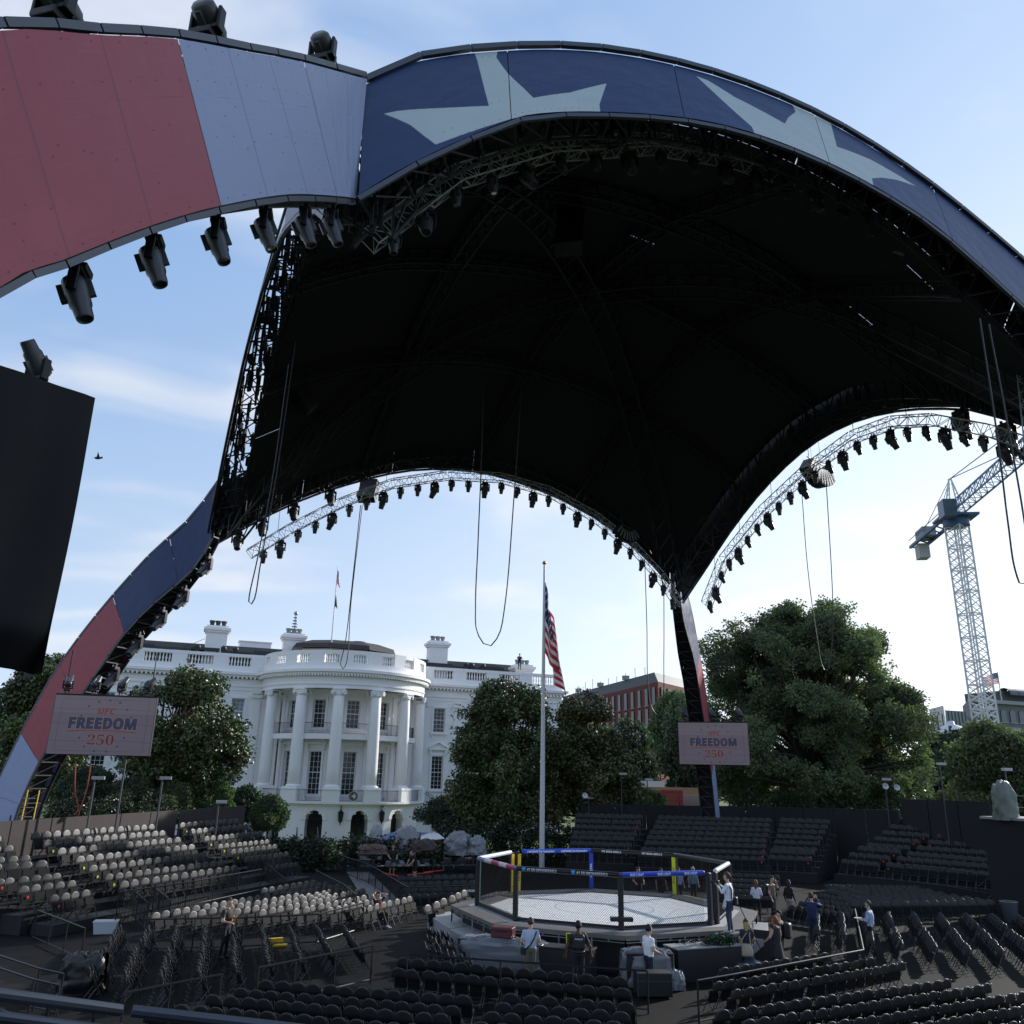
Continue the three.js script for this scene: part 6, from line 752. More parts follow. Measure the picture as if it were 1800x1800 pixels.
{
  const o = thing('fight_cage', 'black mesh octagonal fighting cage with padded sponsor rails and a white mat', 'cage');
  const matTex = canvas(1024, 1024, (c, w) => { c.fillStyle = '#f0f2f3'; c.fillRect(0, 0, w, w); c.strokeStyle = 'rgba(120,135,165,0.35)'; c.lineWidth = 9; c.beginPath(); c.arc(512, 512, 210, 0, 7); c.stroke(); c.lineWidth = 5; for (let k = 0; k < 8; k++) { c.save(); c.translate(512, 512); c.rotate(k * Math.PI / 4 + 0.4); c.strokeRect(-120, 290, 240, 90); c.restore(); } c.strokeStyle = 'rgba(150,160,180,0.25)'; for (let k = 0; k < 130; k++) { c.lineWidth = 1 + rnd() * 2; c.beginPath(); const x = rnd() * w, y = rnd() * w; c.moveTo(x, y); c.lineTo(x + (rnd() - 0.5) * 160, y + (rnd() - 0.5) * 60); c.stroke(); } for (let k = 0; k < 900; k++) { c.fillStyle = `rgba(110,115,125,${rnd() * 0.12})`; c.beginPath(); c.arc(rnd() * w, rnd() * w, rnd() * 9, 0, 7); c.fill(); } });
  const g = new G(); for (let i = 0; i < 8; i++) { const a = cv(i, 4.55, DECK + 0.012), b = cv(i + 1, 4.55, DECK + 0.012), c = V(CAGE.x, DECK + 0.012, CAGE.z), uv = p => [0.5 + (p.x - CAGE.x) / 9.4, 0.5 + (p.z - CAGE.z) / 9.4]; g.tri(c, a, b, [uv(c), uv(a), uv(b)]); } part('mat', g, mat(0xffffff, 0.38, 0, { map: matTex, bumpMap: rep(grainTex, 9), bumpScale: 0.002 }), o);
  for (let i = 0; i < 8; i++) { const a = cv(i, 4.95, DECK + 0.008), b = cv(i + 1, 4.95, DECK + 0.008), c = cv(i + 1, 4.55, DECK + 0.05), d = cv(i, 4.55, DECK + 0.05), q = new G(); q.hexa([V(a.x, DECK, a.z), V(b.x, DECK, b.z), V(c.x, DECK, c.z), V(d.x, DECK, d.z), V(a.x, DECK + 0.13, a.z), V(b.x, DECK + 0.13, b.z), c, d]); part('base_pad', q, mat([0.085, 0.09, 0.095], 0.6), o); }
  // padded top rails with lettering on both sides
  const rails = [[['#a8305a', '#d6c8d0', '#a8305a', '#d6c8d0', '#6d87a8'], '', ''], ['#0d0f13', '#1 IN ORTHOPEDICS', '#dfe8f0', '#3aa0e8'], ['#123fb4', 'BUD LIGHT', '#eef2fb'], ['#d8dbe0', '', ''], ['#20252b', '', ''], ['#0c0e12', 'PIT BOSS GRILLS', '#e9eef2'], ['#1548bf', 'LIVETRADE ON Polymarket', '#f2f6ff'], ['#c9ced6', '', '']];
  const railTex = ([bg, text, fg, chip]) => canvas(1024, 128, (c, w, h) => { if (Array.isArray(bg)) bg.forEach((b, k) => { c.fillStyle = b; c.fillRect(k * w / bg.length, 0, w / bg.length + 1, h); }); else { c.fillStyle = bg; c.fillRect(0, 0, w, h); } if (text) for (const half of [0, 1]) { c.save(); if (half) { c.translate(w, h); c.rotate(Math.PI); } c.fillStyle = fg; c.font = 'bold 32px sans-serif'; c.textBaseline = 'middle'; c.textAlign = 'center'; const n = text.length > 18 ? 2 : text.length > 12 ? 2 : 3; for (let k = 0; k < n; k++) { const x = (k + 0.5) * w / n; c.fillStyle = fg; c.fillText(text, x, h * 0.75 + 2); if (chip) { c.fillStyle = chip; c.fillRect(x - c.measureText(text).width / 2 - 52, h * 0.75 - 17, 36, 34); } } c.restore(); } });
  const padRail = (a, b, r, m, out) => sheet(24, 12, (i, j) => { const d = V().subVectors(b, a), w = j * 2 * Math.PI; return V().lerpVectors(a, b, i).addScaledVector(V(0, 1, 0), -Math.cos(w) * r).addScaledVector(out, Math.sin(w) * r); }, (i, j) => [1 - i, 1 - j]);
  const FH = 1.72, wireM = pmat([0.006, 0.006, 0.007], 0.95, { specularIntensity: 0.15 });
  for (let i = 0; i < 8; i++) {
    let a = cv(i, CR, DECK + FH), b = cv(i + 1, CR, DECK + FH); const mid = V().addVectors(a, b).multiplyScalar(0.5), out = V(mid.x - CAGE.x, 0, mid.z - CAGE.z).normalize(), d = V().subVectors(b, a).normalize(); if (i === 3) a = V().copy(a).addScaledVector(d, 0.5); if (i === 7) a = V().copy(a).addScaledVector(d, 0.45); else { a = V().copy(a).addScaledVector(d, 0.06); } b = V().copy(b).addScaledVector(d, i === 2 || i === 6 ? -0.45 : -0.06);
    const rl = part('top_rail', padRail(a, b, 0.085, 0, out), mat(0xffffff, 0.4, 0, { map: railTex(rails[i]) }), o); for (const p of [a, b]) { const s = new G(); s.add(new THREE.SphereGeometry(0.083, 10, 8), M4(p.x, p.y, p.z)); part('rail_end', s, mat(Array.isArray(rails[i][0]) ? rails[i][0][p === a ? 0 : 4] : rails[i][0], 0.45), rl); }
    // chain-link panel
    const L = a.distanceTo(b), H = FH - 0.14, y0 = DECK + 0.10, w = new G(), P = (s, t) => V().copy(a).addScaledVector(d, s).setY(y0 + t), pitch = 0.082; for (let s = -H; s < L; s += pitch) { const s0 = Math.max(0, s), s1 = Math.min(L, s + H); if (s1 - s0 > 0.02) { w.bar(P(s0, s0 - s), P(s1, s1 - s), 0.0042, 3); w.bar(P(L - s0, s0 - s), P(L - s1, s1 - s), 0.0042, 3); } } const mp = part('mesh_panel', w, wireM, o); mp.userData.kind = 'stuff'; const lo = new G(); lo.bar(P(0, 0), P(L, 0), 0.035, 6); part('lower_rail', lo, M.black, o);
  }
  const postTex = (bg, text, fg) => canvas(128, 1024, (c, w, h) => { c.fillStyle = bg; c.fillRect(0, 0, w, h); if (text) { c.save(); c.translate(w / 2, h * 0.46); c.rotate(Math.PI / 2 * (text.startsWith('V') ? 1 : -1)); c.fillStyle = fg; c.font = 'bold 96px sans-serif'; c.textAlign = 'center'; c.textBaseline = 'middle'; c.fillText(text, 0, 4); c.restore(); } });
  const posts = [[0, 0, '#8fb3b0', '', ''], [1, 0, '#0b0c0e', '', ''], [2, 0, '#0b0c0e', '', ''], [3, -0.22, '#0b0c0e', '', ''], [3, 0.28, '#12308c', '', ''], [4, 0, '#0b0c0e', '', ''], [5, 0, '#b9c31f', 'MORGAN', '#14140c'], [6, 0, '#1238a6', 'VeChain', '#e8eefc'], [7, -0.2, '#d0ae18', 'NOTHING', '#14140c'], [7, 0.28, '#cfa81a', '', '']];
  posts.forEach(([i, off, bg, text, fg]) => { const c = cv(i), nx = cv(i + (off < 0 ? -1 : 1)), p = V().copy(c); if (off) p.addScaledVector(V().subVectors(nx, c).normalize(), Math.abs(off)); const inw = V(CAGE.x - p.x, 0, CAGE.z - p.z).normalize(), turn = Math.atan2(inw.x, inw.z), s = new THREE.Group(); s.name = 'corner_post'; s.position.copy(p); s.rotation.y = turn; o.add(s); part('post_pad', new RoundedBoxGeometry(0.19, FH + 0.02, 0.16, 3, 0.06).translate(0, FH / 2, -0.02), M.black, s); if (bg !== '#0b0c0e') { const f = part('pad_front', new RoundedBoxGeometry(0.185, FH - 0.1, 0.04, 3, 0.018).translate(0, FH / 2 - 0.04, 0.085), mat(bg, 0.5), s); part('lettered_face', new THREE.PlaneGeometry(0.17, FH - 0.14).translate(0, FH / 2 - 0.04, 0.1065), mat(0xffffff, 0.5, 0, { map: postTex(bg, text, fg) }), f); } });
  const stp = new G(), c2 = cv(2, 5.12, DECK); stp.box(0.75, 0.12, 0.3, c2.x, DECK + 0.3, c2.z); part('corner_step', stp, M.black, o);
}
// ---------------------------------------------------------------- things around the cage
const drapeOver = (w, h, d, rough, s, e0 = 0.55, peak = 0.12) => { seed = s; const ph = [rr(0, 9), rr(0, 9), rr(0, 9)]; return sheet(44, 26, (i, j) => { const a = i * 2 * Math.PI, t = j, ca = Math.cos(a), sa = Math.sin(a), e = e0, sx = Math.sign(ca) * Math.pow(Math.abs(ca), e), sz = Math.sign(sa) * Math.pow(Math.abs(sa), e), topR = t < 0.45 ? Math.pow(t / 0.45, 0.7) : 1, y = t < 0.45 ? h * (1 - peak * (t / 0.45) ** 2) : h * (1 - peak) * (1 - (t - 0.45) / 0.55), n = fbm(i * 14 + ph[0], t * 5 + ph[1], 4) - 0.5, fl = 1 + (t > 0.45 ? 0.16 * (t - 0.45) : 0) + rough * n * (t > 0.4 ? 1.4 : 0.2); return V(sx * w / 2 * topR * fl, Math.max(0.01, y + rough * 1.1 * (fbm(sx * topR * 5 + ph[2], sz * topR * 5, 4) - 0.5) * (t < 0.5 ? 1 : 0.3)), sz * d / 2 * topR * fl); }); };
const plastic = pmat([0.40, 0.43, 0.48], 0.22, { transmission: 0.65, thickness: 0, clearcoat: 0.4 }), film = pmat([0.5, 0.52, 0.55], 0.25, { transmission: 0.35, thickness: 0 }), silver = pmat([0.26, 0.275, 0.30], 0.32);
function table(label, p, w, d, h, turn, m = M.black, group) { const o = thing('work_table', label, 'table', p, turn, group), t = new G(); t.add(new RoundedBoxGeometry(w, 0.05, d, 2, 0.015), M4(0, h - 0.025, 0)); part('top', t, m, o); const s = new G(); s.box(w - 0.04, h - 0.06, d - 0.04, 0, 0.005, 0); part('skirt', s, M.black, o); return o; }
const gnd = (u, v, y = 0) => { const p = onY(u, v, y); return p; };
{
  const p1 = V(0.75, 0, -30.15); table('black skirted table under the wrinkled plastic sheet', p1, 4.6, 0.75, 0.92, -0.38); const c1 = part('x', drapeOver(3.2, 1.0, 0.95, 0.2, 11), plastic, scene); c1.name = numbered('plastic_sheet'); c1.position.set(p1.x - 0.72, 0.02, p1.z - 0.28); c1.rotation.y = -0.38; tag(c1, 'wrinkled clear plastic sheet over the table before the cage', 'sheet', 'plastic covers by the cage');
  const rc = thing('tool_case', 'dark red hard case on the plastic-covered table', 'case', V(p1.x - 0.75, 1.02, p1.z - 0.25), -0.3); part('body', new RoundedBoxGeometry(0.74, 0.32, 0.42, 2, 0.04).translate(0, 0.16, 0), mat([0.12, 0.02, 0.025], 0.45), rc); const hd = new G(); hd.box(0.3, 0.04, 0.05, 0, 0.2, 0.23).box(0.76, 0.03, 0.44, 0, 0.2, 0); part('trim', hd, M.black, rc);
  const kc = thing('equipment_case', 'black case with yellow edges and pink panel on the table end', 'case', V(p1.x + 1.6, 0.93, p1.z + 0.66), -0.3); part('body', new RoundedBoxGeometry(0.55, 0.42, 0.5, 2, 0.03).translate(0, 0.21, 0), M.black, kc); const ky = new G(); for (const x of [-0.27, 0.27]) ky.box(0.03, 0.42, 0.03, x, 0, 0.25); ky.box(0.56, 0.03, 0.03, 0, 0.40, 0.25); part('yellow_edge', ky, M.yellowTag, kc); const kp = new G(); kp.box(0.2, 0.12, 0.02, 0.1, 0.1, 0.255); part('pink_panel', kp, mat([0.6, 0.08, 0.2], 0.5), kc);
  const p2 = V(4.5, 0, -29.0); table('small table draped in clear plastic with green straps', p2, 1.5, 0.9, 0.95, 0.1); const c2 = part('x', drapeOver(1.62, 1.01, 1.0, 0.16, 23), plastic, scene); c2.name = numbered('plastic_sheet'); c2.position.set(p2.x, 0.02, p2.z); tag(c2, 'clear plastic sheet over the small table in front of the cage corner', 'sheet', 'plastic covers by the cage'); const c3 = part('x', drapeOver(0.6, 0.5, 0.5, 0.3, 29, 0.9, 0.35), plastic, scene); c3.name = numbered('plastic_sheet'); c3.position.set(p2.x + 0.75, 0.02, p2.z + 0.55); tag(c3, 'loose heap of clear plastic beside the small draped table', 'sheet', 'plastic covers by the cage');
  const p3 = V(6.5, 0, -30.1); table('long black skirted table with cables and greenery on it', p3, 2.5, 0.85, 0.98, 0.4, mat([0.28, 0.28, 0.28], 0.5)); const gr = thing('cable_heap', 'green garland and coiled cables on the long black table', 'garland', V(p3.x + 0.35, 0.98, p3.z)); foliage(gr, [{ c: V(0.25, 0.12, 0), r: [0.42, 0.14, 0.2] }], 220, LG.bush.map(g => g.clone().scale(0.5, 0.5, 0.5)), LM.gloss, [[0.02, 0.05, 0.022]], 0.9, 0); const cc = new G(); for (let k = 0; k < 8; k++) cc.add(new THREE.TorusGeometry(rr(0.1, 0.2), 0.012, 5, 14), M4(rr(-1.1, -0.1), 0.03 + k * 0.008, rr(-0.2, 0.2), Math.PI / 2 + rr(-0.2, 0.2))); part('coiled_cables', cc, M.cable, gr);
  const fc = thing('road_case', 'black wheeled flight case in the aisle below the small draped table', 'case', gnd(1148, 1752), 0.05); part('body', new RoundedBoxGeometry(1.0, 0.62, 0.6, 2, 0.03).translate(0, 0.36, 0), M.black, fc); const fe = new G(); for (const x of [-0.5, 0.5]) for (const z of [-0.3, 0.3]) fe.box(0.03, 0.62, 0.03, x, 0.05, z); fe.box(1.02, 0.025, 0.62, 0, 0.45, 0); part('metal_edge', fe, M.darkAlu, fc); for (const x of [-0.4, 0.4]) for (const z of [-0.2, 0.2]) part('wheel', new THREE.CylinderGeometry(0.05, 0.05, 0.04, 12).rotateZ(Math.PI / 2).translate(x, 0.05, z), M.black, fc);
  const sp = thing('cage_steps', 'dark metal steps up to the platform under the photographer', 'steps', V(7.75, 0, -30.9), 0.45); [[0.38, 0.55], [0.76, 0.18], [1.12, -0.2]].forEach(([y, z]) => { const g = new G(); g.box(1.0, 0.06, 0.38, 0, y, z); part('step', g, mat([0.16, 0.17, 0.18], 0.5, 0.4), sp); }); for (const x of [-0.5, 0.5]) { const g = new G(); g.bar(V(x, 0, 0.8), V(x, 1.12, -0.4), 0.035).bar(V(x, 0, -0.4), V(x, 1.12, -0.4), 0.03); part('side_frame', g, M.alu, sp); }
  const pw = thing('ramp_screen', 'slanted black cloth panel leaning on the pale landing', 'panel', V(9.2, 0, -32.6), -0.5); const rg = new G(); rg.quad(V(-0.6, 0, 0.5), V(0.6, 0, 0.5), V(0.4, 1.0, -0.3), V(-0.5, 1.0, -0.3)).quad(V(-0.6, 0, 0.46), V(-0.5, 1.0, -0.34), V(0.4, 1.0, -0.34), V(0.6, 0, 0.46)); part('cloth', rg, M.black, pw);
  const st = thing('round_stool', 'small round grey table beside the platform edge', 'table', gnd(830, 1596)); part('top', new THREE.CylinderGeometry(0.4, 0.4, 0.03, 28).translate(0, 0.75, 0), mat([0.25, 0.26, 0.27], 0.5), st); part('stem', new THREE.CylinderGeometry(0.03, 0.03, 0.75, 10).translate(0, 0.37, 0), M.blackMetal, st); part('foot', lathe([[0, 0.05], [0.05, 0.05], [0.25, 0.01], [0.25, 0], [0, 0]], 16), M.blackMetal, st);
  const bn = thing('trash_bin', 'large grey round trash bin at the end of the sideways rows', 'bin', gnd(1778, 1622)); part('body', lathe([[0, 0.02], [0.3, 0.02], [0.36, 0.9], [0.33, 0.9], [0.28, 0.06], [0, 0.06]], 24), mat([0.055, 0.07, 0.085], 0.55), bn); part('rim', new THREE.TorusGeometry(0.37, 0.03, 8, 28).rotateX(Math.PI / 2).translate(0, 0.9, 0), mat([0.16, 0.18, 0.2], 0.5), bn); for (const s of [-1, 1]) { const g = new G(); g.box(0.06, 0.06, 0.16, s * 0.38, 0.78, 0); part('handle', g, mat([0.055, 0.07, 0.085], 0.55), bn); }
  const tb = thing('plastic_tub', 'milky plastic storage tub on the floor by the slanting rail', 'tub', gnd(184, 1641), 0.25), tg = new G(), Q = (s, y) => [V(-0.42 * s, y, 0.27 * s), V(0.42 * s, y, 0.27 * s), V(0.42 * s, y, -0.27 * s), V(-0.42 * s, y, -0.27 * s)]; tg.hexa([...Q(0.86, 0.01), ...Q(1, 0.42)]); part('body', tg, pmat([0.62, 0.66, 0.70], 0.35, { transmission: 0.2, thickness: 0 }), tb); const lg = new G(); lg.hexa([...Q(1.05, 0.42), ...Q(1.05, 0.46)]); part('lid', lg, mat([0.55, 0.58, 0.6], 0.4), tb);
  const dc = part('x', drapeOver(1.2, 1.0, 0.8, 0.3, 41, 0.7, 0.1), pmat([0.008, 0.008, 0.009], 0.3), scene); dc.name = numbered('covered_case'); dc.position.copy(gnd(142, 1745)); tag(dc, 'waist-high case under creased black plastic beside the sideways chairs', 'cover');
  const ty = thing('yellow_tool', 'yellow and white hand tool lying between the sideways rows', 'tool', gnd(484, 1666), 0.3), yg = new G(); yg.box(0.5, 0.12, 0.14, 0, 0.2, 0, 0.2).add(new THREE.CylinderGeometry(0.06, 0.06, 0.5, 10).rotateZ(Math.PI / 2), M4(0.15, 0.08, 0.1)); part('body', yg, M.yellow, ty); const wg = new G(); wg.box(0.22, 0.24, 0.12, -0.38, 0, 0); part('white_end', wg, mat([0.6, 0.62, 0.66], 0.6), ty);
}
// press area between the cage and the mansion
{
  const rowsP = [[[640, 1499], [850, 1496]], [[625, 1511], [850, 1508]], [[632, 1523], [835, 1520]]];
  rowsP.forEach(([a, b], r) => { const A = onY(a[0], a[1], 0.74), B = onY(b[0], b[1], 0.74), n = 5; for (let k = 0; k < n; k++) { const p = V().lerpVectors(A, B, (k + 0.5) / n).setY(0), o = thing('press_table', `black press table, ${cap[k]} from the walkway in the ${['far', 'middle', 'near'][r]} press row`, 'table', p, PHI + 0.0, 'press tables'), L = A.distanceTo(B) / n * 0.92, t = new G(); t.box(L, 0.04, 0.75, 0, 0.72, 0); part('top', t, mat([0.05, 0.055, 0.06], 0.3), o); const g = new G(); for (const x of [-1, 1]) for (const z of [-1, 1]) g.bar(V(x * L * 0.46, 0, z * 0.3), V(x * L * 0.46, 0.72, z * 0.3), 0.018); part('legs_frame', g, M.blackMetal, o); const it = new G(); for (let q = 0; q < 6; q++) it.box(rr(0.1, 0.4), rr(0.03, 0.3), rr(0.08, 0.3), rr(-L / 2.3, L / 2.3), 0.76, rr(-0.25, 0.25), rr(0, 3)); part('equipment', it, rnd() < 0.5 ? M.black : mat([0.2, 0.21, 0.23], 0.4), o).userData.kind = 'stuff'; const sc = new G(); sc.box(0.5, 0.32, 0.03, rr(-0.5, 0.5), 0.8, 0, rr(-0.3, 0.3)); part('monitor', sc, M.blackGloss, o); if (hash2(k, r) > 0.45) { const pp = new G(); pp.box(0.5, 0.012, 0.36, rr(-0.6, 0.6), 0.762, 0.12, rr(0, 1)); part('paper', pp, mat([0.5, 0.52, 0.55], 0.6), o); } } });
  const cov = (u, v, D, w, h, d, m, label, s, rough = 0.4) => { const c = part('x', drapeOver(w, h, d, rough, s, 0.85, 0.3), m, scene), p = atD(u, v, D); c.name = numbered('camera_cover'); c.position.set(p.x, p.y - h / 2, p.z); c.rotation.y = 0.3; return tag(c, label, 'cover', 'plastic-covered broadcast gear'); };
  const post = (u, v, D, label) => { const p = atD(u, v, D), o = thing('camera_stand', label, 'stand', V(p.x, 0, p.z), 0, 'covered camera stands'), g = new G(); g.bar(V(0, 0.1, 0), V(0, p.y, 0), 0.07, 8); for (let k = 0; k < 3; k++) g.bar(V(0, 0.5, 0), V(0.5 * Math.cos(k * 2.1), 0.02, 0.5 * Math.sin(k * 2.1)), 0.04); part('pedestal', g, M.blackMetal, o); };
  cov(661, 1468, 62, 0.8, 1.5, 0.6, film, 'small upright camera under a clear cover against the white wall', 51, 0.2); post(661, 1478, 62, 'pedestal under the small upright covered camera');
  cov(714, 1479, 60, 1.7, 1.8, 1.0, silver, 'silver-white sheet over a broadcast camera before the mansion stair', 53, 0.5); post(712, 1482, 60, 'pedestal under the silver-white covered camera');
  cov(805, 1483, 60, 1.6, 1.4, 1.0, silver, 'pale crumpled sheet over gear in front of the broad magnolia', 57, 0.6); cov(838, 1487, 60, 1.2, 1.1, 0.9, silver, 'pale crumpled sheet over gear nearest the flagpole', 59, 0.6); post(805, 1490, 60, 'pedestal under the pale crumpled sheet'); post(838, 1490, 60, 'pedestal under the sheet nearest the flagpole');
  cov(655, 1493, 55, 1.7, 0.5, 1.0, mat([0.10, 0.065, 0.05], 0.5), 'brown tarpaulin over gear at the walkway rail', 61, 0.4);
  cov(745, 1487, 57, 1.6, 0.7, 1.0, mat([0.05, 0.03, 0.028], 0.5), 'dark maroon cover over gear beneath the silver-white sheet', 63, 0.4);
  const bc = thing('blue_awning', 'low blue and white awning over the press area before the mansion', 'awning'), P = (u, v, D) => atD(u, v, D), aw = (px, m, n) => { const q = px.map(x => P(...x)), g = new G(); g.quad(...q).quad(...q.map(v => V(v.x, v.y - 0.05, v.z)).reverse()); part(n, g, m, bc); }; aw([[622, 1484, 62], [700, 1484, 60], [755, 1464, 66], [700, 1460, 68]], mat([0.02, 0.08, 0.26], 0.5), 'blue_roof'); aw([[700, 1484, 60], [782, 1474, 60], [768, 1463, 66], [755, 1464, 66]], mat([0.6, 0.62, 0.66], 0.5), 'white_roof'); const ps = new G(); for (const q of [[622, 1484, 62], [700, 1484, 60], [782, 1474, 60], [755, 1464, 66], [700, 1460, 68]]) { const p = P(...q); ps.bar(V(p.x, 0, p.z), p, 0.04); } part('posts', ps, M.greyPaint, bc);
  // covered camera on the platform at the right
  const cc = cov(1765, 1407, 51, 1.2, 1.9, 0.9, pmat([0.20, 0.24, 0.20], 0.4, { transmission: 0.3, thickness: 0 }), 'tall camera under a greenish plastic cover on the black platform', 67, 0.3); const tp = thing('camera_tripod', 'metal tripod under the greenish covered camera', 'tripod', atD(1765, 1440, 51)), tg = new G(); for (let k = 0; k < 3; k++) tg.bar(V(0, 1.1, 0), V(0.55 * Math.cos(k * 2.1 + 0.4), 0, 0.55 * Math.sin(k * 2.1 + 0.4)), 0.035); part('legs_frame', tg, M.greyPaint, tp);
  // slim light masts round the arena
  const mast = (u, vTop, vBase, D, label, head = true) => { const t = atD(u, vTop, D), b = atD(u, vBase, D), o = thing('light_mast', label, 'light pole', V(b.x, 0, b.z), 0.3, 'slim light masts'), g = new G(); g.bar(V(0, 0, 0), V(0, t.y, 0), 0.05, 6); part('pole', g, M.darkAlu, o); if (head) { const h = new G(); h.box(0.62, 0.16, 0.22, 0.15, t.y, 0); part('lamp_head', h, mat([0.5, 0.5, 0.5], 0.5), o); } };
  mast(205, 1335, 1440, 50, 'slim mast rising beside the washed-out screen', false); mast(276, 1370, 1440, 52, 'slim mast with a pale lamp before the magnolia trunk'); mast(157, 1370, 1430, 50, 'slim mast with a pale lamp below the washed-out screen'); mast(380, 1412, 1450, 54, 'short mast with a pale lamp at the mansion end of the stand'); mast(1035, 1404, 1440, 70, 'short mast with a pale lamp beyond the flagpole'); mast(1093, 1362, 1430, 70, 'dark mast behind the rust-tinged magnolia'); mast(1139, 1372, 1430, 72, 'slim mast with a pale lamp before the hoarding'); mast(1242, 1371, 1430, 72, 'slim mast with a pale lamp beside the dark leg'); mast(1562, 1372, 1430, 66, 'slim mast with a dark lamp under the oak'); mast(1664, 1345, 1440, 62, 'tall leaning mast before the yellow-green tree'); mast(1778, 1355, 1430, 58, 'slim mast with a lamp behind the covered camera');
  for (const [u, v, l] of [[1555, 1384, 'white horn loudspeaker under the oak, nearer the leg'], [1575, 1386, 'white horn loudspeaker under the oak, farther from the leg'], [1028, 1400, 'white horn loudspeaker beyond the flagpole']]) { const h = single('horn_speaker', lathe([[0.06, -0.16], [0.08, 0], [0.22, 0.2], [0.19, 0.2], [0, 0.04]], 16).rotateX(1.2), mat([0.6, 0.6, 0.6], 0.4), l, 'loudspeaker', 'white horn loudspeakers'); h.position.copy(atD(u, v, 66)); }
  const rope = (pts, D, label) => single('red_strap', new THREE.TubeGeometry(new THREE.CatmullRomCurve3(pts.map(([u, v]) => atD(u, v, D))), 40, 0.03, 5), mat([0.4, 0.05, 0.03], 0.6), label, 'strap', 'red lifting straps'); rope([[133, 1338], [132, 1390], [137, 1425], [130, 1432]], 47, 'red lifting strap hanging under the washed-out screen, nearer the leg'); rope([[160, 1342], [152, 1390], [142, 1420], [138, 1434]], 47, 'red lifting strap hanging under the washed-out screen, farther from the leg');
  for (const [i, [u0, v0, u1, v1]] of [[672, 1534, 700, 1540], [716, 1538, 760, 1533], [745, 1533, 778, 1530]].entries()) { const g = new G(), a = onY(u0, v0, 0.95), b = onY(u1, v1, 0.95); g.bar(a, b, 0.025); single('red_tape', g, M.redTag, `red tape across the dark floor chairs, ${cap[i]} from the walkway`, 'tape', 'red tape on chairs'); }
  const ld = thing('ladder', 'yellow-railed ladder inside the foot of the striped leg', 'ladder', atD(46, 1432, 52)), lg = new G(); for (const x of [-0.3, 0.3]) lg.bar(V(x, -3, 0), V(x, 1.2, -0.3), 0.03); part('side_rails', lg, M.yellow, ld); for (let k = 0; k < 9; k++) { const g = new G(); g.bar(V(-0.3, -2.8 + k * 0.45, 0), V(0.3, -2.8 + k * 0.45, 0), 0.03); part('rung', g, M.alu, ld); }
}
// ---------------------------------------------------------------- people
seed = 2001;
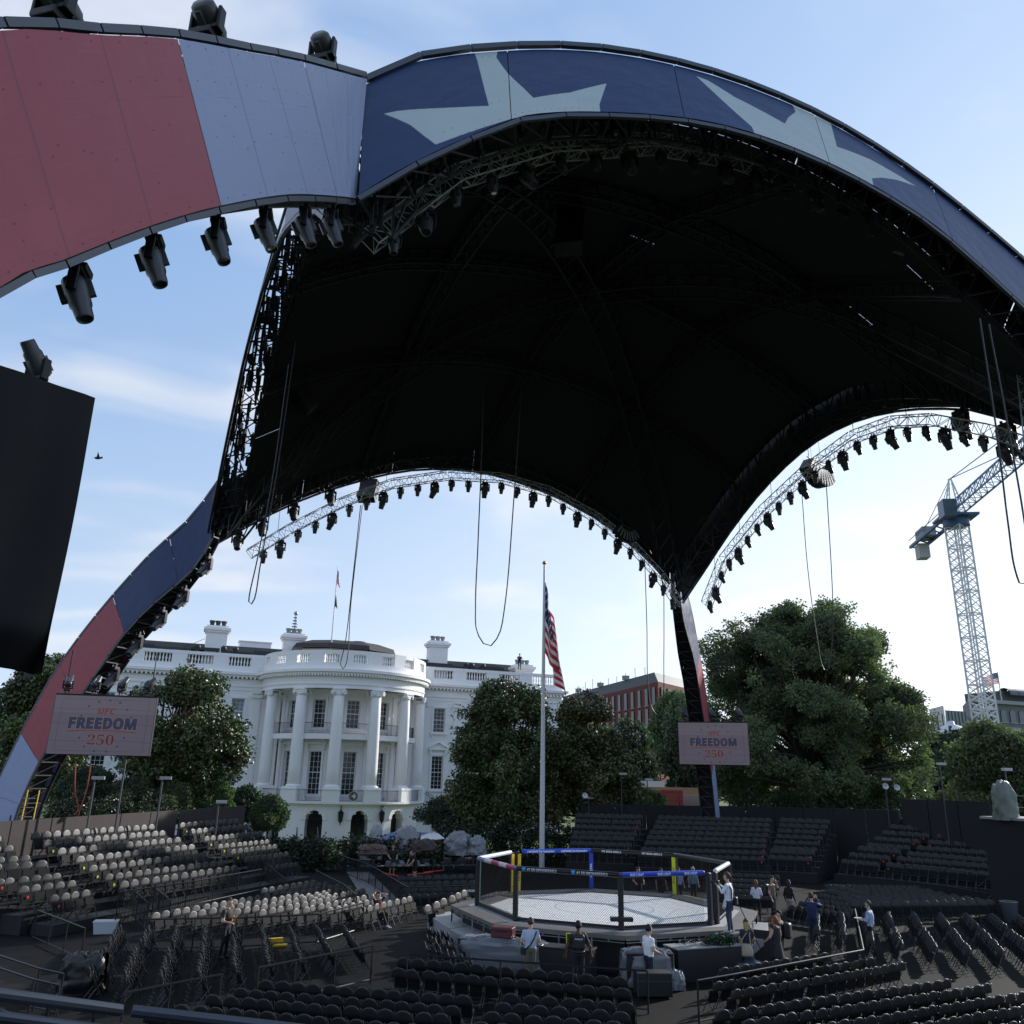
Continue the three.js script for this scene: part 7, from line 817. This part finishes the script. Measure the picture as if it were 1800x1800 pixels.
// smooth union of tapered capsules, meshed with surface nets; each capsule has its colour
function netMesh(prims, cell, k = 0.035) {
  const lo = V(1e9, 1e9, 1e9), hi = V(-1e9, -1e9, -1e9); for (const p of prims) for (const [q, r] of [[p.a, p.ra], [p.b, p.rb]]) { const R = r * Math.max(p.sx || 1, 1) + cell * 2 + k * 0.3; lo.min(V(q.x - R, q.y - R, q.z - R)); hi.max(V(q.x + R, q.y + R, q.z + R)); }
  const n = [0, 1, 2].map(i => Math.ceil((hi.getComponent(i) - lo.getComponent(i)) / cell) + 1), F = new Float32Array(n[0] * n[1] * n[2]).fill(9), id = (i, j, l) => (l * n[1] + j) * n[0] + i;
  const pd = (p, x, y, z) => { const bx = p.b.x - p.a.x, by = p.b.y - p.a.y, bz = p.b.z - p.a.z; let qx = x - p.a.x, qy = y - p.a.y, qz = z - p.a.z; const L = bx * bx + by * by + bz * bz, t = L > 1e-9 ? clamp((qx * bx + qy * by + qz * bz) / L) : 0; qx -= bx * t; qy -= by * t; qz -= bz * t; if (p.fz) { const f = p.fz; const s = qx * p.ax.x + qz * p.ax.z; qx += p.ax.x * s * (f - 1); qz += p.ax.z * s * (f - 1); } return Math.sqrt(qx * qx + qy * qy + qz * qz) - mix(p.ra, p.rb, t); };
  for (const p of prims) { const R = Math.max(p.ra, p.rb) / (p.fz && p.fz < 1 ? p.fz : 1) + k + cell * 2, i0 = [0, 1, 2].map(c => Math.max(0, Math.floor((Math.min(p.a.getComponent(c), p.b.getComponent(c)) - R - lo.getComponent(c)) / cell))), i1 = [0, 1, 2].map(c => Math.min(n[c] - 1, Math.ceil((Math.max(p.a.getComponent(c), p.b.getComponent(c)) + R - lo.getComponent(c)) / cell))); for (let l = i0[2]; l <= i1[2]; l++) for (let j = i0[1]; j <= i1[1]; j++) for (let i = i0[0]; i <= i1[0]; i++) { const d = pd(p, lo.x + i * cell, lo.y + j * cell, lo.z + l * cell), q = id(i, j, l), o = F[q], kk = p.k ?? k, h = Math.max(kk - Math.abs(o - d), 0) / kk; F[q] = Math.min(o, d) - h * h * kk * 0.25; } }
  const vi = new Int32Array(F.length).fill(-1), pos = [], col = [], idx = [];
  for (let l = 0; l < n[2] - 1; l++) for (let j = 0; j < n[1] - 1; j++) for (let i = 0; i < n[0] - 1; i++) { let c = 0, x = 0, y = 0, z = 0; const f = []; for (let q = 0; q < 8; q++) f.push(F[id(i + (q & 1), j + (q >> 1 & 1), l + (q >> 2))]); for (const [a, b] of [[0, 1], [2, 3], [4, 5], [6, 7], [0, 2], [1, 3], [4, 6], [5, 7], [0, 4], [1, 5], [2, 6], [3, 7]]) if ((f[a] < 0) !== (f[b] < 0)) { const t = f[a] / (f[a] - f[b]); x += mix(a & 1, b & 1, t); y += mix(a >> 1 & 1, b >> 1 & 1, t); z += mix(a >> 2, b >> 2, t); c++; } if (!c) continue; vi[id(i, j, l)] = pos.length / 3; const X = lo.x + (i + x / c) * cell, Y = lo.y + (j + y / c) * cell, Z = lo.z + (l + z / c) * cell; pos.push(X, Y, Z); let best = 9, bc = null; for (const p of prims) { const d = pd(p, X, Y, Z) - (p.bias || 0); if (d < best) { best = d; bc = p.c; } } col.push(...bc); }
  const face = (a, b, c, d, fl) => { if (a < 0 || b < 0 || c < 0 || d < 0) return; fl ? idx.push(a, b, c, a, c, d) : idx.push(a, c, b, a, d, c); };
  for (let l = 1; l < n[2] - 1; l++) for (let j = 1; j < n[1] - 1; j++) for (let i = 1; i < n[0] - 1; i++) { const s = F[id(i, j, l)] < 0; if (s !== (F[id(i + 1, j, l)] < 0)) face(vi[id(i, j - 1, l - 1)], vi[id(i, j, l - 1)], vi[id(i, j, l)], vi[id(i, j - 1, l)], s); if (s !== (F[id(i, j + 1, l)] < 0)) face(vi[id(i - 1, j, l - 1)], vi[id(i - 1, j, l)], vi[id(i, j, l)], vi[id(i, j, l - 1)], s); if (s !== (F[id(i, j, l + 1)] < 0)) face(vi[id(i - 1, j - 1, l)], vi[id(i, j - 1, l)], vi[id(i, j, l)], vi[id(i - 1, j, l)], s); }
  const g = new THREE.BufferGeometry(); g.setAttribute('position', new THREE.Float32BufferAttribute(pos, 3)); g.setAttribute('color', new THREE.Float32BufferAttribute(col, 3)); g.setAttribute('uv', new THREE.Float32BufferAttribute(new Float32Array(pos.length / 3 * 2), 2)); g.setIndex(idx); g.computeVertexNormals(); return g;
}
const skinT = { light: [0.52, 0.32, 0.23], mid: [0.36, 0.20, 0.13], dark: [0.09, 0.045, 0.03] }, bodyM = new THREE.MeshStandardMaterial({ vertexColors: true, roughness: 0.75, side: THREE.DoubleSide });
function person(label, p, turn, s = {}) { // faces +z at turn 0; joints in metres for a 1.75 m figure
  const { h = 1.75, skin = 'light', top = [0.6, 0.6, 0.62], bottom = [0.03, 0.035, 0.05], shoes = [0.04, 0.035, 0.03], hair = [0.03, 0.02, 0.015], sleeve = 'short', legs = 'pants', long = 0, bald = false, cap: hat = null, female = false, armL = [[0.25, 1.14, -0.02], [0.27, 0.90, 0.08]], armR = [[-0.25, 1.14, -0.02], [-0.27, 0.90, 0.08]], legL = [[0.10, 0.50, 0.03], [0.11, 0.09, 0.0]], legR = [[-0.10, 0.50, 0.03], [-0.12, 0.09, -0.02]], hip = [0, 0.95, 0], chest = [0, 1.36, 0], headAt = null, look = [0, 0, 1] } = s;
  const o = thing('person', label, 'person', p, turn, 'people in the arena'); o.scale.setScalar(h / 1.75); const sk = skinT[skin], A = a => V(...a), P = [], add = (a, b, ra, rb, c, e = {}) => P.push({ a, b, ra, rb, c, ...e }), H = A(hip), C = A(chest), up = V().subVectors(C, H).normalize(), ax = V(1, 0, 0), sw = female ? 0.155 : 0.185, head = headAt ? A(headAt) : V().copy(C).add(V(0, 0.285, 0.035)), neck = V().copy(C).addScaledVector(up, 0.07);
  const flat = { fz: 0.72, ax: V(1, 0, 0) };
  add(V(H.x, H.y - 0.02, H.z), V().lerpVectors(H, C, 0.45), 0.115, female ? 0.10 : 0.115, legs === 'dress' ? top : bottom, flat); add(V().lerpVectors(H, C, 0.25), V().lerpVectors(H, C, 0.85), female ? 0.105 : 0.12, female ? 0.115 : 0.135, top, { ...flat, bias: 0.025 });
  add(V(C.x - sw, C.y + 0.03, C.z), V(C.x + sw, C.y + 0.03, C.z), 0.065, 0.065, top); add(V().lerpVectors(H, C, 0.7), C, female ? 0.12 : 0.135, 0.10, top, flat); add(V().copy(neck).addScaledVector(up, -0.03), V().lerpVectors(neck, head, 0.75), 0.052, 0.05, sk);
  for (const [arm, sd] of [[armL, 1], [armR, -1]]) { const S = V(C.x + sd * (sw + 0.01), C.y + 0.025, C.z), E = A(arm[0]), W = A(arm[1]), m = V().lerpVectors(S, E, 0.62), sc = sleeve === 'none' ? sk : top; add(S, m, 0.058, 0.05, sc); add(m, E, 0.05, 0.043, sleeve === 'long' ? top : sk); add(E, W, 0.042, 0.03, sleeve === 'long' ? top : sk); }
  for (const [lg, sd] of [[legL, 1], [legR, -1]]) { const J = V(H.x + sd * 0.09, H.y - 0.05, H.z), K = A(lg[0]), Fo = A(lg[1]), lc = legs === 'shorts' ? sk : bottom; add(J, K, 0.092, 0.062, legs === 'dress' ? top : bottom); if (legs === 'dress' || legs === 'skirt') add(J, V(K.x, K.y - (legs === 'skirt' ? 0.25 : 0.12), K.z), 0.11, 0.13, legs === 'dress' ? top : bottom); add(K, Fo, 0.06, 0.042, legs === 'dress' ? sk : lc); add(V(Fo.x, Math.max(0.05, Fo.y - 0.045), Fo.z - 0.03), V(Fo.x + sd * 0.02, Math.max(0.035, Fo.y - 0.06), Fo.z + 0.17), 0.045, 0.036, shoes); }
  const body = netMesh(P, 0.021, 0.045);
  // head on its own finer grid
  const L = A(look).normalize(), sd = V(L.z, 0, -L.x).normalize(), hp = (x, y, z) => V().copy(head).addScaledVector(sd, x).add(V(0, y, 0)).addScaledVector(L, z), Q = [], q = (a, b, ra, rb, c, e = {}) => Q.push({ a, b, ra, rb, c, k: 0.012, ...e });
  q(hp(0, 0.035, -0.012), hp(0, 0.02, 0.01), 0.094, 0.085, sk, { k: 0.03 }); q(hp(0, -0.06, 0.02), hp(0, -0.075, 0.035), 0.06, 0.05, sk, { k: 0.04 }); q(hp(0, 0.0, 0.088), hp(0, -0.028, 0.108), 0.010, 0.014, sk); for (const x of [-1, 1]) { q(hp(x * 0.085, -0.01, -0.005), hp(x * 0.088, 0.02, -0.012), 0.016, 0.018, sk); q(hp(x * 0.032, 0.012, 0.082), hp(x * 0.034, 0.012, 0.083), 0.011, 0.011, [0.05, 0.035, 0.03], { k: 0.004 }); } q(hp(-0.02, -0.058, 0.082), hp(0.02, -0.058, 0.082), 0.008, 0.008, [sk[0] * 0.75, sk[1] * 0.5, sk[2] * 0.5], { k: 0.005 });
  if (!bald) { q(hp(0, 0.055, -0.03), hp(0, 0.03, -0.055), 0.092, 0.085, hat || hair, { k: 0.01, bias: 0.004 }); q(hp(0, 0.085, 0.025), hp(0, 0.09, -0.01), 0.06, 0.07, hat || hair, { k: 0.01, bias: 0.004 }); for (const x of [-1, 1]) q(hp(x * 0.078, 0.03, -0.02), hp(x * 0.072, 0.0, -0.05), 0.022, 0.022, hair, { k: 0.01 }); if (long) { q(hp(0, 0.0, -0.08), hp(0, -long, -0.10), 0.08, 0.05, hair, { k: 0.02 }); for (const x of [-1, 1]) q(hp(x * 0.075, 0, -0.04), hp(x * 0.07, -long * 0.8, -0.05), 0.03, 0.025, hair, { k: 0.02 }); } if (hat) { q(hp(0, 0.075, 0.09), hp(0, 0.062, 0.15), 0.05, 0.045, hat, { fz: 1, ax, k: 0.01 }); } }
  const hg = netMesh(Q, 0.0105, 0.012);
  // hands: palm, four fingers, thumb
  const hands = [[armL, 1], [armR, -1]].map(([arm, s2]) => { const E = A(arm[0]), W = A(arm[1]), d = V().subVectors(W, E).normalize(), fw = Math.abs(d.z) > 0.8 ? V(0, -1, 0) : V(0, 0, 1), lat = V().crossVectors(d, fw).normalize(), nm = V().crossVectors(lat, d).normalize(), R = [], pt = (x, y, z) => V().copy(W).addScaledVector(lat, x).addScaledVector(d, y).addScaledVector(nm, z), ad = (a, b, ra, rb) => R.push({ a, b, ra, rb, c: sk, k: 0.008 }); ad(pt(-0.022, 0.02, 0), pt(-0.026, 0.08, 0), 0.017, 0.015); ad(pt(0.0, 0.01, 0), pt(0, 0.085, 0), 0.019, 0.015); ad(pt(0.022, 0.02, 0), pt(0.026, 0.08, 0), 0.017, 0.014); [[-0.034, 0.06], [-0.012, 0.072], [0.012, 0.068], [0.034, 0.052]].forEach(([x, l]) => { ad(pt(x, 0.085, 0), pt(x * 1.05, 0.085 + l * 0.55, 0.008), 0.0095, 0.009); ad(pt(x * 1.05, 0.085 + l * 0.55, 0.008), pt(x * 1.05, 0.085 + l * 0.95, 0.03), 0.009, 0.0078); }); ad(pt(-s2 * 0.03, 0.02, 0.005), pt(-s2 * 0.058, 0.055, 0.018), 0.012, 0.0105); ad(pt(-s2 * 0.058, 0.055, 0.018), pt(-s2 * 0.056, 0.092, 0.028), 0.0105, 0.009); return netMesh(R, 0.0075, 0.008); });
  const m = mergeGeometries([body, hg, ...hands]); part('body', m, s.mat || bodyM, o); return o;
}
const G0 = (u, v, y = 0) => { const p = onY(u, v, y); p.y = y; return p; }, HP = (u, v, h) => { const p = onY(u, v, h); p.y = 0; return p; }, faceTo = (p, q) => Math.atan2(q.x - p.x, q.z - p.z), atPx = (u, v, D, y) => { const p = atD(u, v, D); return V(p.x, y ?? p.y, p.z); };
const item = (o, name, geo, m) => part(name, geo, m, o);
{
  const away = Math.PI, fwd = { armL: [[0.27, 1.14, 0.0], [0.22, 1.05, 0.22]], armR: [[-0.27, 1.14, 0.0], [-0.22, 1.05, 0.22]] };
  let p = V(0.86, 0, -28.9); let o = person('man in a pale blue checked shirt with a black shoulder strap, back to us', p, away + 0.1, { top: [0.42, 0.50, 0.62], bottom: [0.14, 0.12, 0.08], hair: [0.05, 0.035, 0.02], ...fwd, h: 1.8 }); { const g = new G(); g.poly([V(-0.17, 1.42, -0.06), V(-0.1, 1.25, -0.15), V(0.03, 1.05, -0.16), V(0.17, 0.92, -0.08)], 0.022, 5); item(o, 'strap', g, M.black); item(o, 'shoulder_bag', new RoundedBoxGeometry(0.12, 0.2, 0.24, 2, 0.03).translate(0.24, 0.88, 0.0), M.black); }
  p = V(2.3, 0, -28.2); o = person('police officer in black uniform standing with back to us', p, away, { skin: 'dark', top: [0.010, 0.010, 0.012], bottom: [0.010, 0.010, 0.012], hair: [0.01, 0.008, 0.008], armL: [[0.33, 1.12, 0.0], [0.37, 0.88, 0.06]], armR: [[-0.33, 1.12, 0.0], [-0.37, 0.88, 0.06]], h: 1.84 }); { const v = new RoundedBoxGeometry(0.36, 0.42, 0.3, 3, 0.08).translate(0, 1.24, -0.0); item(o, 'vest', v, M.black); const t = canvas(256, 96, (c, w, h) => { c.fillStyle = '#0c0d0f'; c.fillRect(0, 0, w, h); c.fillStyle = '#d8dade'; c.font = 'bold 62px sans-serif'; c.textAlign = 'center'; c.textBaseline = 'middle'; c.fillText('POLICE', w / 2, h / 2 + 2); }); item(o, 'back_patch', new THREE.PlaneGeometry(0.28, 0.105).rotateY(Math.PI).translate(0, 1.33, -0.153), mat(0xffffff, 0.7, 0, { map: t })); const b = new G(); b.add(new THREE.TorusGeometry(0.165, 0.03, 6, 18).rotateX(Math.PI / 2).scale(1, 1, 0.8), M4(0, 0.98, 0)); for (const x of [-0.17, 0.17]) b.box(0.08, 0.14, 0.08, x, 0.86, 0); item(o, 'duty_belt', b, M.black); }
  p = V(4.42, 0, -28.1); o = person('man in a white polo shirt with a lanyard in front of the draped table', p, 2.0, { top: [0.78, 0.79, 0.82], bottom: [0.014, 0.018, 0.035], hair: [0.012, 0.010, 0.009], ...fwd, look: [0.3, -0.1, 1], h: 1.8 }); { const g = new G(); g.poly([V(-0.08, 1.44, 0.05), V(0, 1.2, 0.14), V(0.08, 1.44, 0.05)], 0.008); item(o, 'lanyard', g, mat([0.05, 0.4, 0.2], 0.6)); }
  p = V(7.68, 1.18, -31.1); o = person('photographer in a white shirt and jeans on the steps, camera at the cage mesh', p, -2.1, { top: [0.72, 0.74, 0.80], sleeve: 'long', bottom: [0.02, 0.035, 0.08], shoes: [0.4, 0.4, 0.42], hair: [0.06, 0.035, 0.018], armL: [[0.27, 1.2, 0.12], [0.13, 1.36, 0.30]], armR: [[-0.27, 1.2, 0.12], [-0.1, 1.38, 0.30]], h: 1.85 }); { item(o, 'camera', new RoundedBoxGeometry(0.15, 0.12, 0.09, 2, 0.02).translate(0.02, 1.46, 0.33), M.black); item(o, 'camera_lens', new THREE.CylinderGeometry(0.045, 0.05, 0.2, 14).rotateX(Math.PI / 2).translate(0.02, 1.46, 0.46), M.black); item(o, 'hip_bag', new RoundedBoxGeometry(0.2, 0.26, 0.34, 2, 0.05).translate(-0.22, 0.92, -0.05), M.black); item(o, 'spare_lens', new THREE.CylinderGeometry(0.055, 0.055, 0.34, 14).rotateZ(0.9).translate(0.2, 0.86, 0.08), mat([0.5, 0.5, 0.5], 0.4)); const g = new G(); g.poly([V(0.13, 1.43, -0.05), V(0.14, 1.3, -0.14), V(0.1, 1.0, -0.13)], 0.022).poly([V(-0.13, 1.43, -0.05), V(-0.14, 1.3, -0.14), V(-0.1, 1.0, -0.13)], 0.022); item(o, 'braces', g, M.black); const mp = new G(); mp.bar(V(-0.25, 1.0, -0.15), V(-0.75, -0.55, -0.75), 0.016); item(o, 'monopod', mp, M.black); }
  p = HP(1328, 1548, 1.70); person('woman with brown shoulder-length hair in a white top beyond the platform', p, 2.7, { female: true, top: [0.72, 0.74, 0.8], sleeve: 'long', bottom: [0.012, 0.012, 0.016], hair: [0.16, 0.065, 0.03], long: 0.24, armL: [[0.24, 1.16, 0.02], [0.16, 1.02, 0.2]], armR: [[-0.24, 1.16, 0.02], [-0.16, 1.02, 0.2]], h: 1.7 });
  p = HP(1355, 1541, 1.86); o = person('man in a tan shirt with a backpack, hand raised to his face', p, 0.9, { top: [0.17, 0.145, 0.115], bottom: [0.012, 0.012, 0.016], hair: [0.015, 0.012, 0.01], armL: [[0.31, 1.3, 0.14], [0.12, 1.56, 0.16]], h: 1.86 }); item(o, 'backpack', new RoundedBoxGeometry(0.32, 0.48, 0.2, 3, 0.07).translate(0, 1.2, -0.24), M.black);
  p = HP(1385, 1548, 1.74); person('woman with long dark hair, black top and pale trousers', p, 2.2, { female: true, top: [0.008, 0.008, 0.01], sleeve: 'long', bottom: [0.34, 0.27, 0.27], hair: [0.02, 0.012, 0.010], long: 0.36, h: 1.74 });
  p = HP(1425, 1571, 1.82); o = person('man in a navy suit holding up a phone', p, away - 0.5, { top: [0.012, 0.026, 0.085], sleeve: 'long', bottom: [0.010, 0.02, 0.065], shoes: [0.02, 0.015, 0.012], hair: [0.05, 0.025, 0.012], armL: [[0.3, 1.34, 0.14], [0.16, 1.58, 0.28]], armR: [[-0.3, 1.34, 0.14], [-0.14, 1.58, 0.28]], h: 1.82 }); item(o, 'phone', new RoundedBoxGeometry(0.16, 0.08, 0.012, 2, 0.005).translate(0.02, 1.68, 0.33), M.blackGloss);
  p = HP(1526, 1585, 1.80); o = person('man in a cap and light blue shirt reading papers among the sideways chairs', p, -2.2, { top: [0.34, 0.42, 0.58], sleeve: 'long', bottom: [0.010, 0.010, 0.014], cap: [0.03, 0.05, 0.07], hair: [0.25, 0.18, 0.1], look: [0, -0.55, 1], armL: [[0.26, 1.13, 0.06], [0.12, 1.12, 0.30]], armR: [[-0.26, 1.13, 0.06], [-0.12, 1.12, 0.30]], h: 1.8 }); { const g = new G(); g.box(0.3, 0.012, 0.22, 0, 1.16, 0.42); item(o, 'papers', g, mat([0.45, 0.4, 0.3], 0.8)); item(o, 'belt_pouch', new RoundedBoxGeometry(0.1, 0.18, 0.1, 2, 0.03).translate(0.2, 0.88, -0.06), M.black); }
  p = HP(1311, 1617, 1.68); o = person('woman in a dark cap and denim skirt carrying a cream tote bag', p, away - 0.3, { female: true, top: [0.02, 0.02, 0.035], bottom: [0.04, 0.07, 0.14], legs: 'skirt', cap: [0.035, 0.035, 0.02], hair: [0.42, 0.28, 0.13], long: 0.2, armL: [[0.24, 1.16, 0.05], [0.2, 1.0, 0.22]], armR: [[-0.24, 1.16, 0.05], [-0.2, 1.02, 0.22]], h: 1.68 }); { item(o, 'tote_bag', sheet(16, 14, (i, j) => { const a = i * 2 * Math.PI, s = 0.16 + 0.07 * Math.sin(j * 2.6); return V(0.06 + Math.cos(a) * s * 1.15, 1.04 - j * 0.42, -0.22 + Math.sin(a) * s * 0.5 * Math.sin(Math.min(1, (1 - j) * 6) * 1.57)); }), mat([0.42, 0.36, 0.26], 0.9)); const g = new G(); g.poly([V(-0.12, 1.04, -0.22), V(-0.1, 1.3, -0.16), V(-0.12, 1.44, 0)], 0.014).poly([V(0.24, 1.04, -0.22), V(0.05, 1.3, -0.18), V(-0.08, 1.44, 0)], 0.014); item(o, 'tote_handles', g, mat([0.42, 0.36, 0.26], 0.9)); }
  { const plaid = texture(64, (x, y) => { const a = (x * 4) % 1 < 0.16, b = (y * 4) % 1 < 0.16; const v = a && b ? 0.42 : a || b ? 0.26 : 0.06; return [v, v, v * 1.05]; }, { srgb: true }); plaid.repeat.set(6, 6);
    p = HP(1362, 1612, 1.70); o = person('woman in a sleeveless dark plaid dress with auburn hair', p, away + 0.6, { female: true, top: [0.012, 0.013, 0.016], legs: 'dress', sleeve: 'none', hair: [0.18, 0.055, 0.02], long: 0.1, armL: [[0.28, 1.14, 0.04], [0.3, 1.0, 0.2]], armR: [[-0.28, 1.16, 0.04], [-0.12, 1.25, 0.22]], h: 1.7 }); item(o, 'plaid_dress', sheet(24, 16, (i, j) => { const a = i * 2 * Math.PI, y = 1.42 - j * 0.92, r = y > 1.2 ? mix(0.16, 0.175, (1.42 - y) / 0.22) : y > 1.0 ? mix(0.175, 0.15, (1.2 - y) / 0.2) : mix(0.15, 0.24, (1.0 - y) / 0.5); return V(Math.cos(a) * r * 1.12, y, Math.sin(a) * r * 0.88); }, (i, j) => [i, j]), mat(0xffffff, 0.85, 0, { map: plaid })); }
  p = HP(1364, 1602, 1.78); p.x += 0.1; o = person('person in a black cap with a black backpack behind the plaid dress', p, away + 1.0, { top: [0.014, 0.014, 0.016], bottom: [0.012, 0.012, 0.015], cap: [0.008, 0.008, 0.01], h: 1.78, look: [0.7, 0, 0.7] }); item(o, 'backpack', new RoundedBoxGeometry(0.34, 0.5, 0.24, 3, 0.08).translate(0, 1.18, -0.25), M.black);
  // stands, roof, staff
  p = onY(1703, 1474, 1.9); p.y = 1.62; person('woman in a white T-shirt taking a picture in the dark stand', p, faceTo(p, V(0, 0, -20)) - 0.9, { female: true, top: [0.68, 0.70, 0.74], bottom: [0.05, 0.025, 0.025], hair: [0.05, 0.03, 0.02], armL: [[0.26, 1.3, 0.16], [0.1, 1.52, 0.34]], armR: [[-0.26, 1.3, 0.16], [-0.08, 1.52, 0.34]], h: 1.72 });
  p = HP(403, 1580, 1.84); o = person('bearded staff man in black looking down between the floor chairs', p, 1.2, { top: [0.012, 0.011, 0.011], bottom: [0.010, 0.010, 0.010], hair: [0.02, 0.013, 0.01], look: [0.1, -0.6, 1], armL: [[0.26, 1.12, 0.05], [0.12, 1.22, 0.24]], armR: [[-0.27, 1.12, 0.05], [-0.16, 1.08, 0.26]], h: 1.84 }); { const g = new G(); g.box(0.06, 0.1, 0.02, 0.06, 1.1, 0.17); item(o, 'orange_badge', g, mat([0.7, 0.25, 0.02], 0.5)); }
  p = G0(664, 1629); o = person('woman in black sitting with her hands behind her head by the walkway', p, 0.75, { female: true, top: [0.014, 0.012, 0.014], bottom: [0.012, 0.012, 0.016], shoes: [0.6, 0.62, 0.66], hair: [0.03, 0.018, 0.014], hip: [0, 0.52, 0], chest: [0, 0.93, -0.08], headAt: [0, 1.21, -0.08], armL: [[0.36, 1.22, -0.02], [0.12, 1.27, -0.2]], armR: [[-0.36, 1.22, -0.02], [-0.12, 1.27, -0.2]], legL: [[0.13, 0.54, 0.42], [0.15, 0.09, 0.52]], legR: [[-0.08, 0.56, 0.42], [0.02, 0.14, 0.62]], h: 1.72 }); { const g = new G(); g.poly([V(-0.08, 1.02, 0.03), V(0, 0.72, 0.1), V(0.08, 1.02, 0.03)], 0.014).box(0.09, 0.12, 0.01, 0, 0.60, 0.11); item(o, 'lanyard', g, mat([0.45, 0.1, 0.04], 0.6)); const c = new G(); c.box(0.42, 0.03, 0.4, 0, 0.42, 0.02); for (const x of [-0.2, 0.2]) for (const z of [-0.17, 0.2]) c.bar(V(x, 0, z), V(x, 0.42, z), 0.012); item(o, 'folding_seat', c, M.black); }
  p = atPx(690, 1512, 57, 0); person('bearded technician in black at the press tables by the brown tarpaulin', p, 0.3, { top: [0.014, 0.013, 0.014], bottom: [0.012, 0.012, 0.012], legs: 'shorts', hair: [0.06, 0.04, 0.02], ...fwd, h: 1.8 });
  p = atPx(730, 1520, 55, 0); person('technician in black bending over a press table', p, -0.9, { top: [0.013, 0.013, 0.014], bottom: [0.012, 0.012, 0.012], legs: 'shorts', chest: [0, 1.28, 0.2], headAt: [0, 1.52, 0.32], look: [0, -0.6, 1], armL: [[0.25, 1.05, 0.32], [0.15, 0.88, 0.48]], armR: [[-0.25, 1.05, 0.32], [-0.15, 0.88, 0.48]], h: 1.78 });
  p = HP(803, 1477, 1.86); person('technician in black T-shirt and shorts standing with back to us beside the press tables', p, away + 0.4, { top: [0.010, 0.010, 0.012], bottom: [0.010, 0.010, 0.012], legs: 'shorts', shoes: [0.35, 0.36, 0.38], hair: [0.015, 0.012, 0.01], h: 1.86 });
  p = atPx(913, 1177, 99.5, 17.2); p.y = atPx(913, 1177, 99.5).y; person('lookout standing on the mansion roof', p, 0.3, { top: [0.012, 0.012, 0.014], bottom: [0.012, 0.012, 0.014], armL: [[0.3, 1.2, 0.05], [0.2, 1.25, 0.2]], armR: [[-0.3, 1.2, 0.05], [-0.2, 1.25, 0.2]], h: 1.85 });
  [[1123, 1590, 'dark-haired man in brown behind the far cage rail', { top: [0.05, 0.03, 0.025], ...fwd }], [1163, 1592, 'seated-looking man in dark shirt beyond the cage near the green post', { top: [0.02, 0.018, 0.02], skin: 'mid' }], [1194, 1590, 'man in a pale blue polo just right of the green cage post', { top: [0.40, 0.47, 0.60] }], [1220, 1588, 'grey-haired man in a blue shirt beyond the cage gate', { top: [0.22, 0.30, 0.46], hair: [0.5, 0.5, 0.5] }]].forEach(([u, v, l, s]) => person(l, G0(u, v), 0.2, { h: 1.72, ...s }));
  p = atPx(1748, 1437, 51.5); person('operator in dark clothes beside the covered camera', p, 1.4, { top: [0.02, 0.016, 0.016], bottom: [0.012, 0.012, 0.012], skin: 'light', chest: [0.05, 1.28, 0.15], headAt: [0.05, 1.5, 0.26], armL: [[0.26, 1.1, 0.25], [0.15, 1.05, 0.45]], h: 1.7 });
}
// ---------------------------------------------------------------- shadows on, draw
scene.traverse(o => { if (o.isMesh) { o.castShadow = true; o.receiveShadow = true; } });
renderer.render(scene, camera);
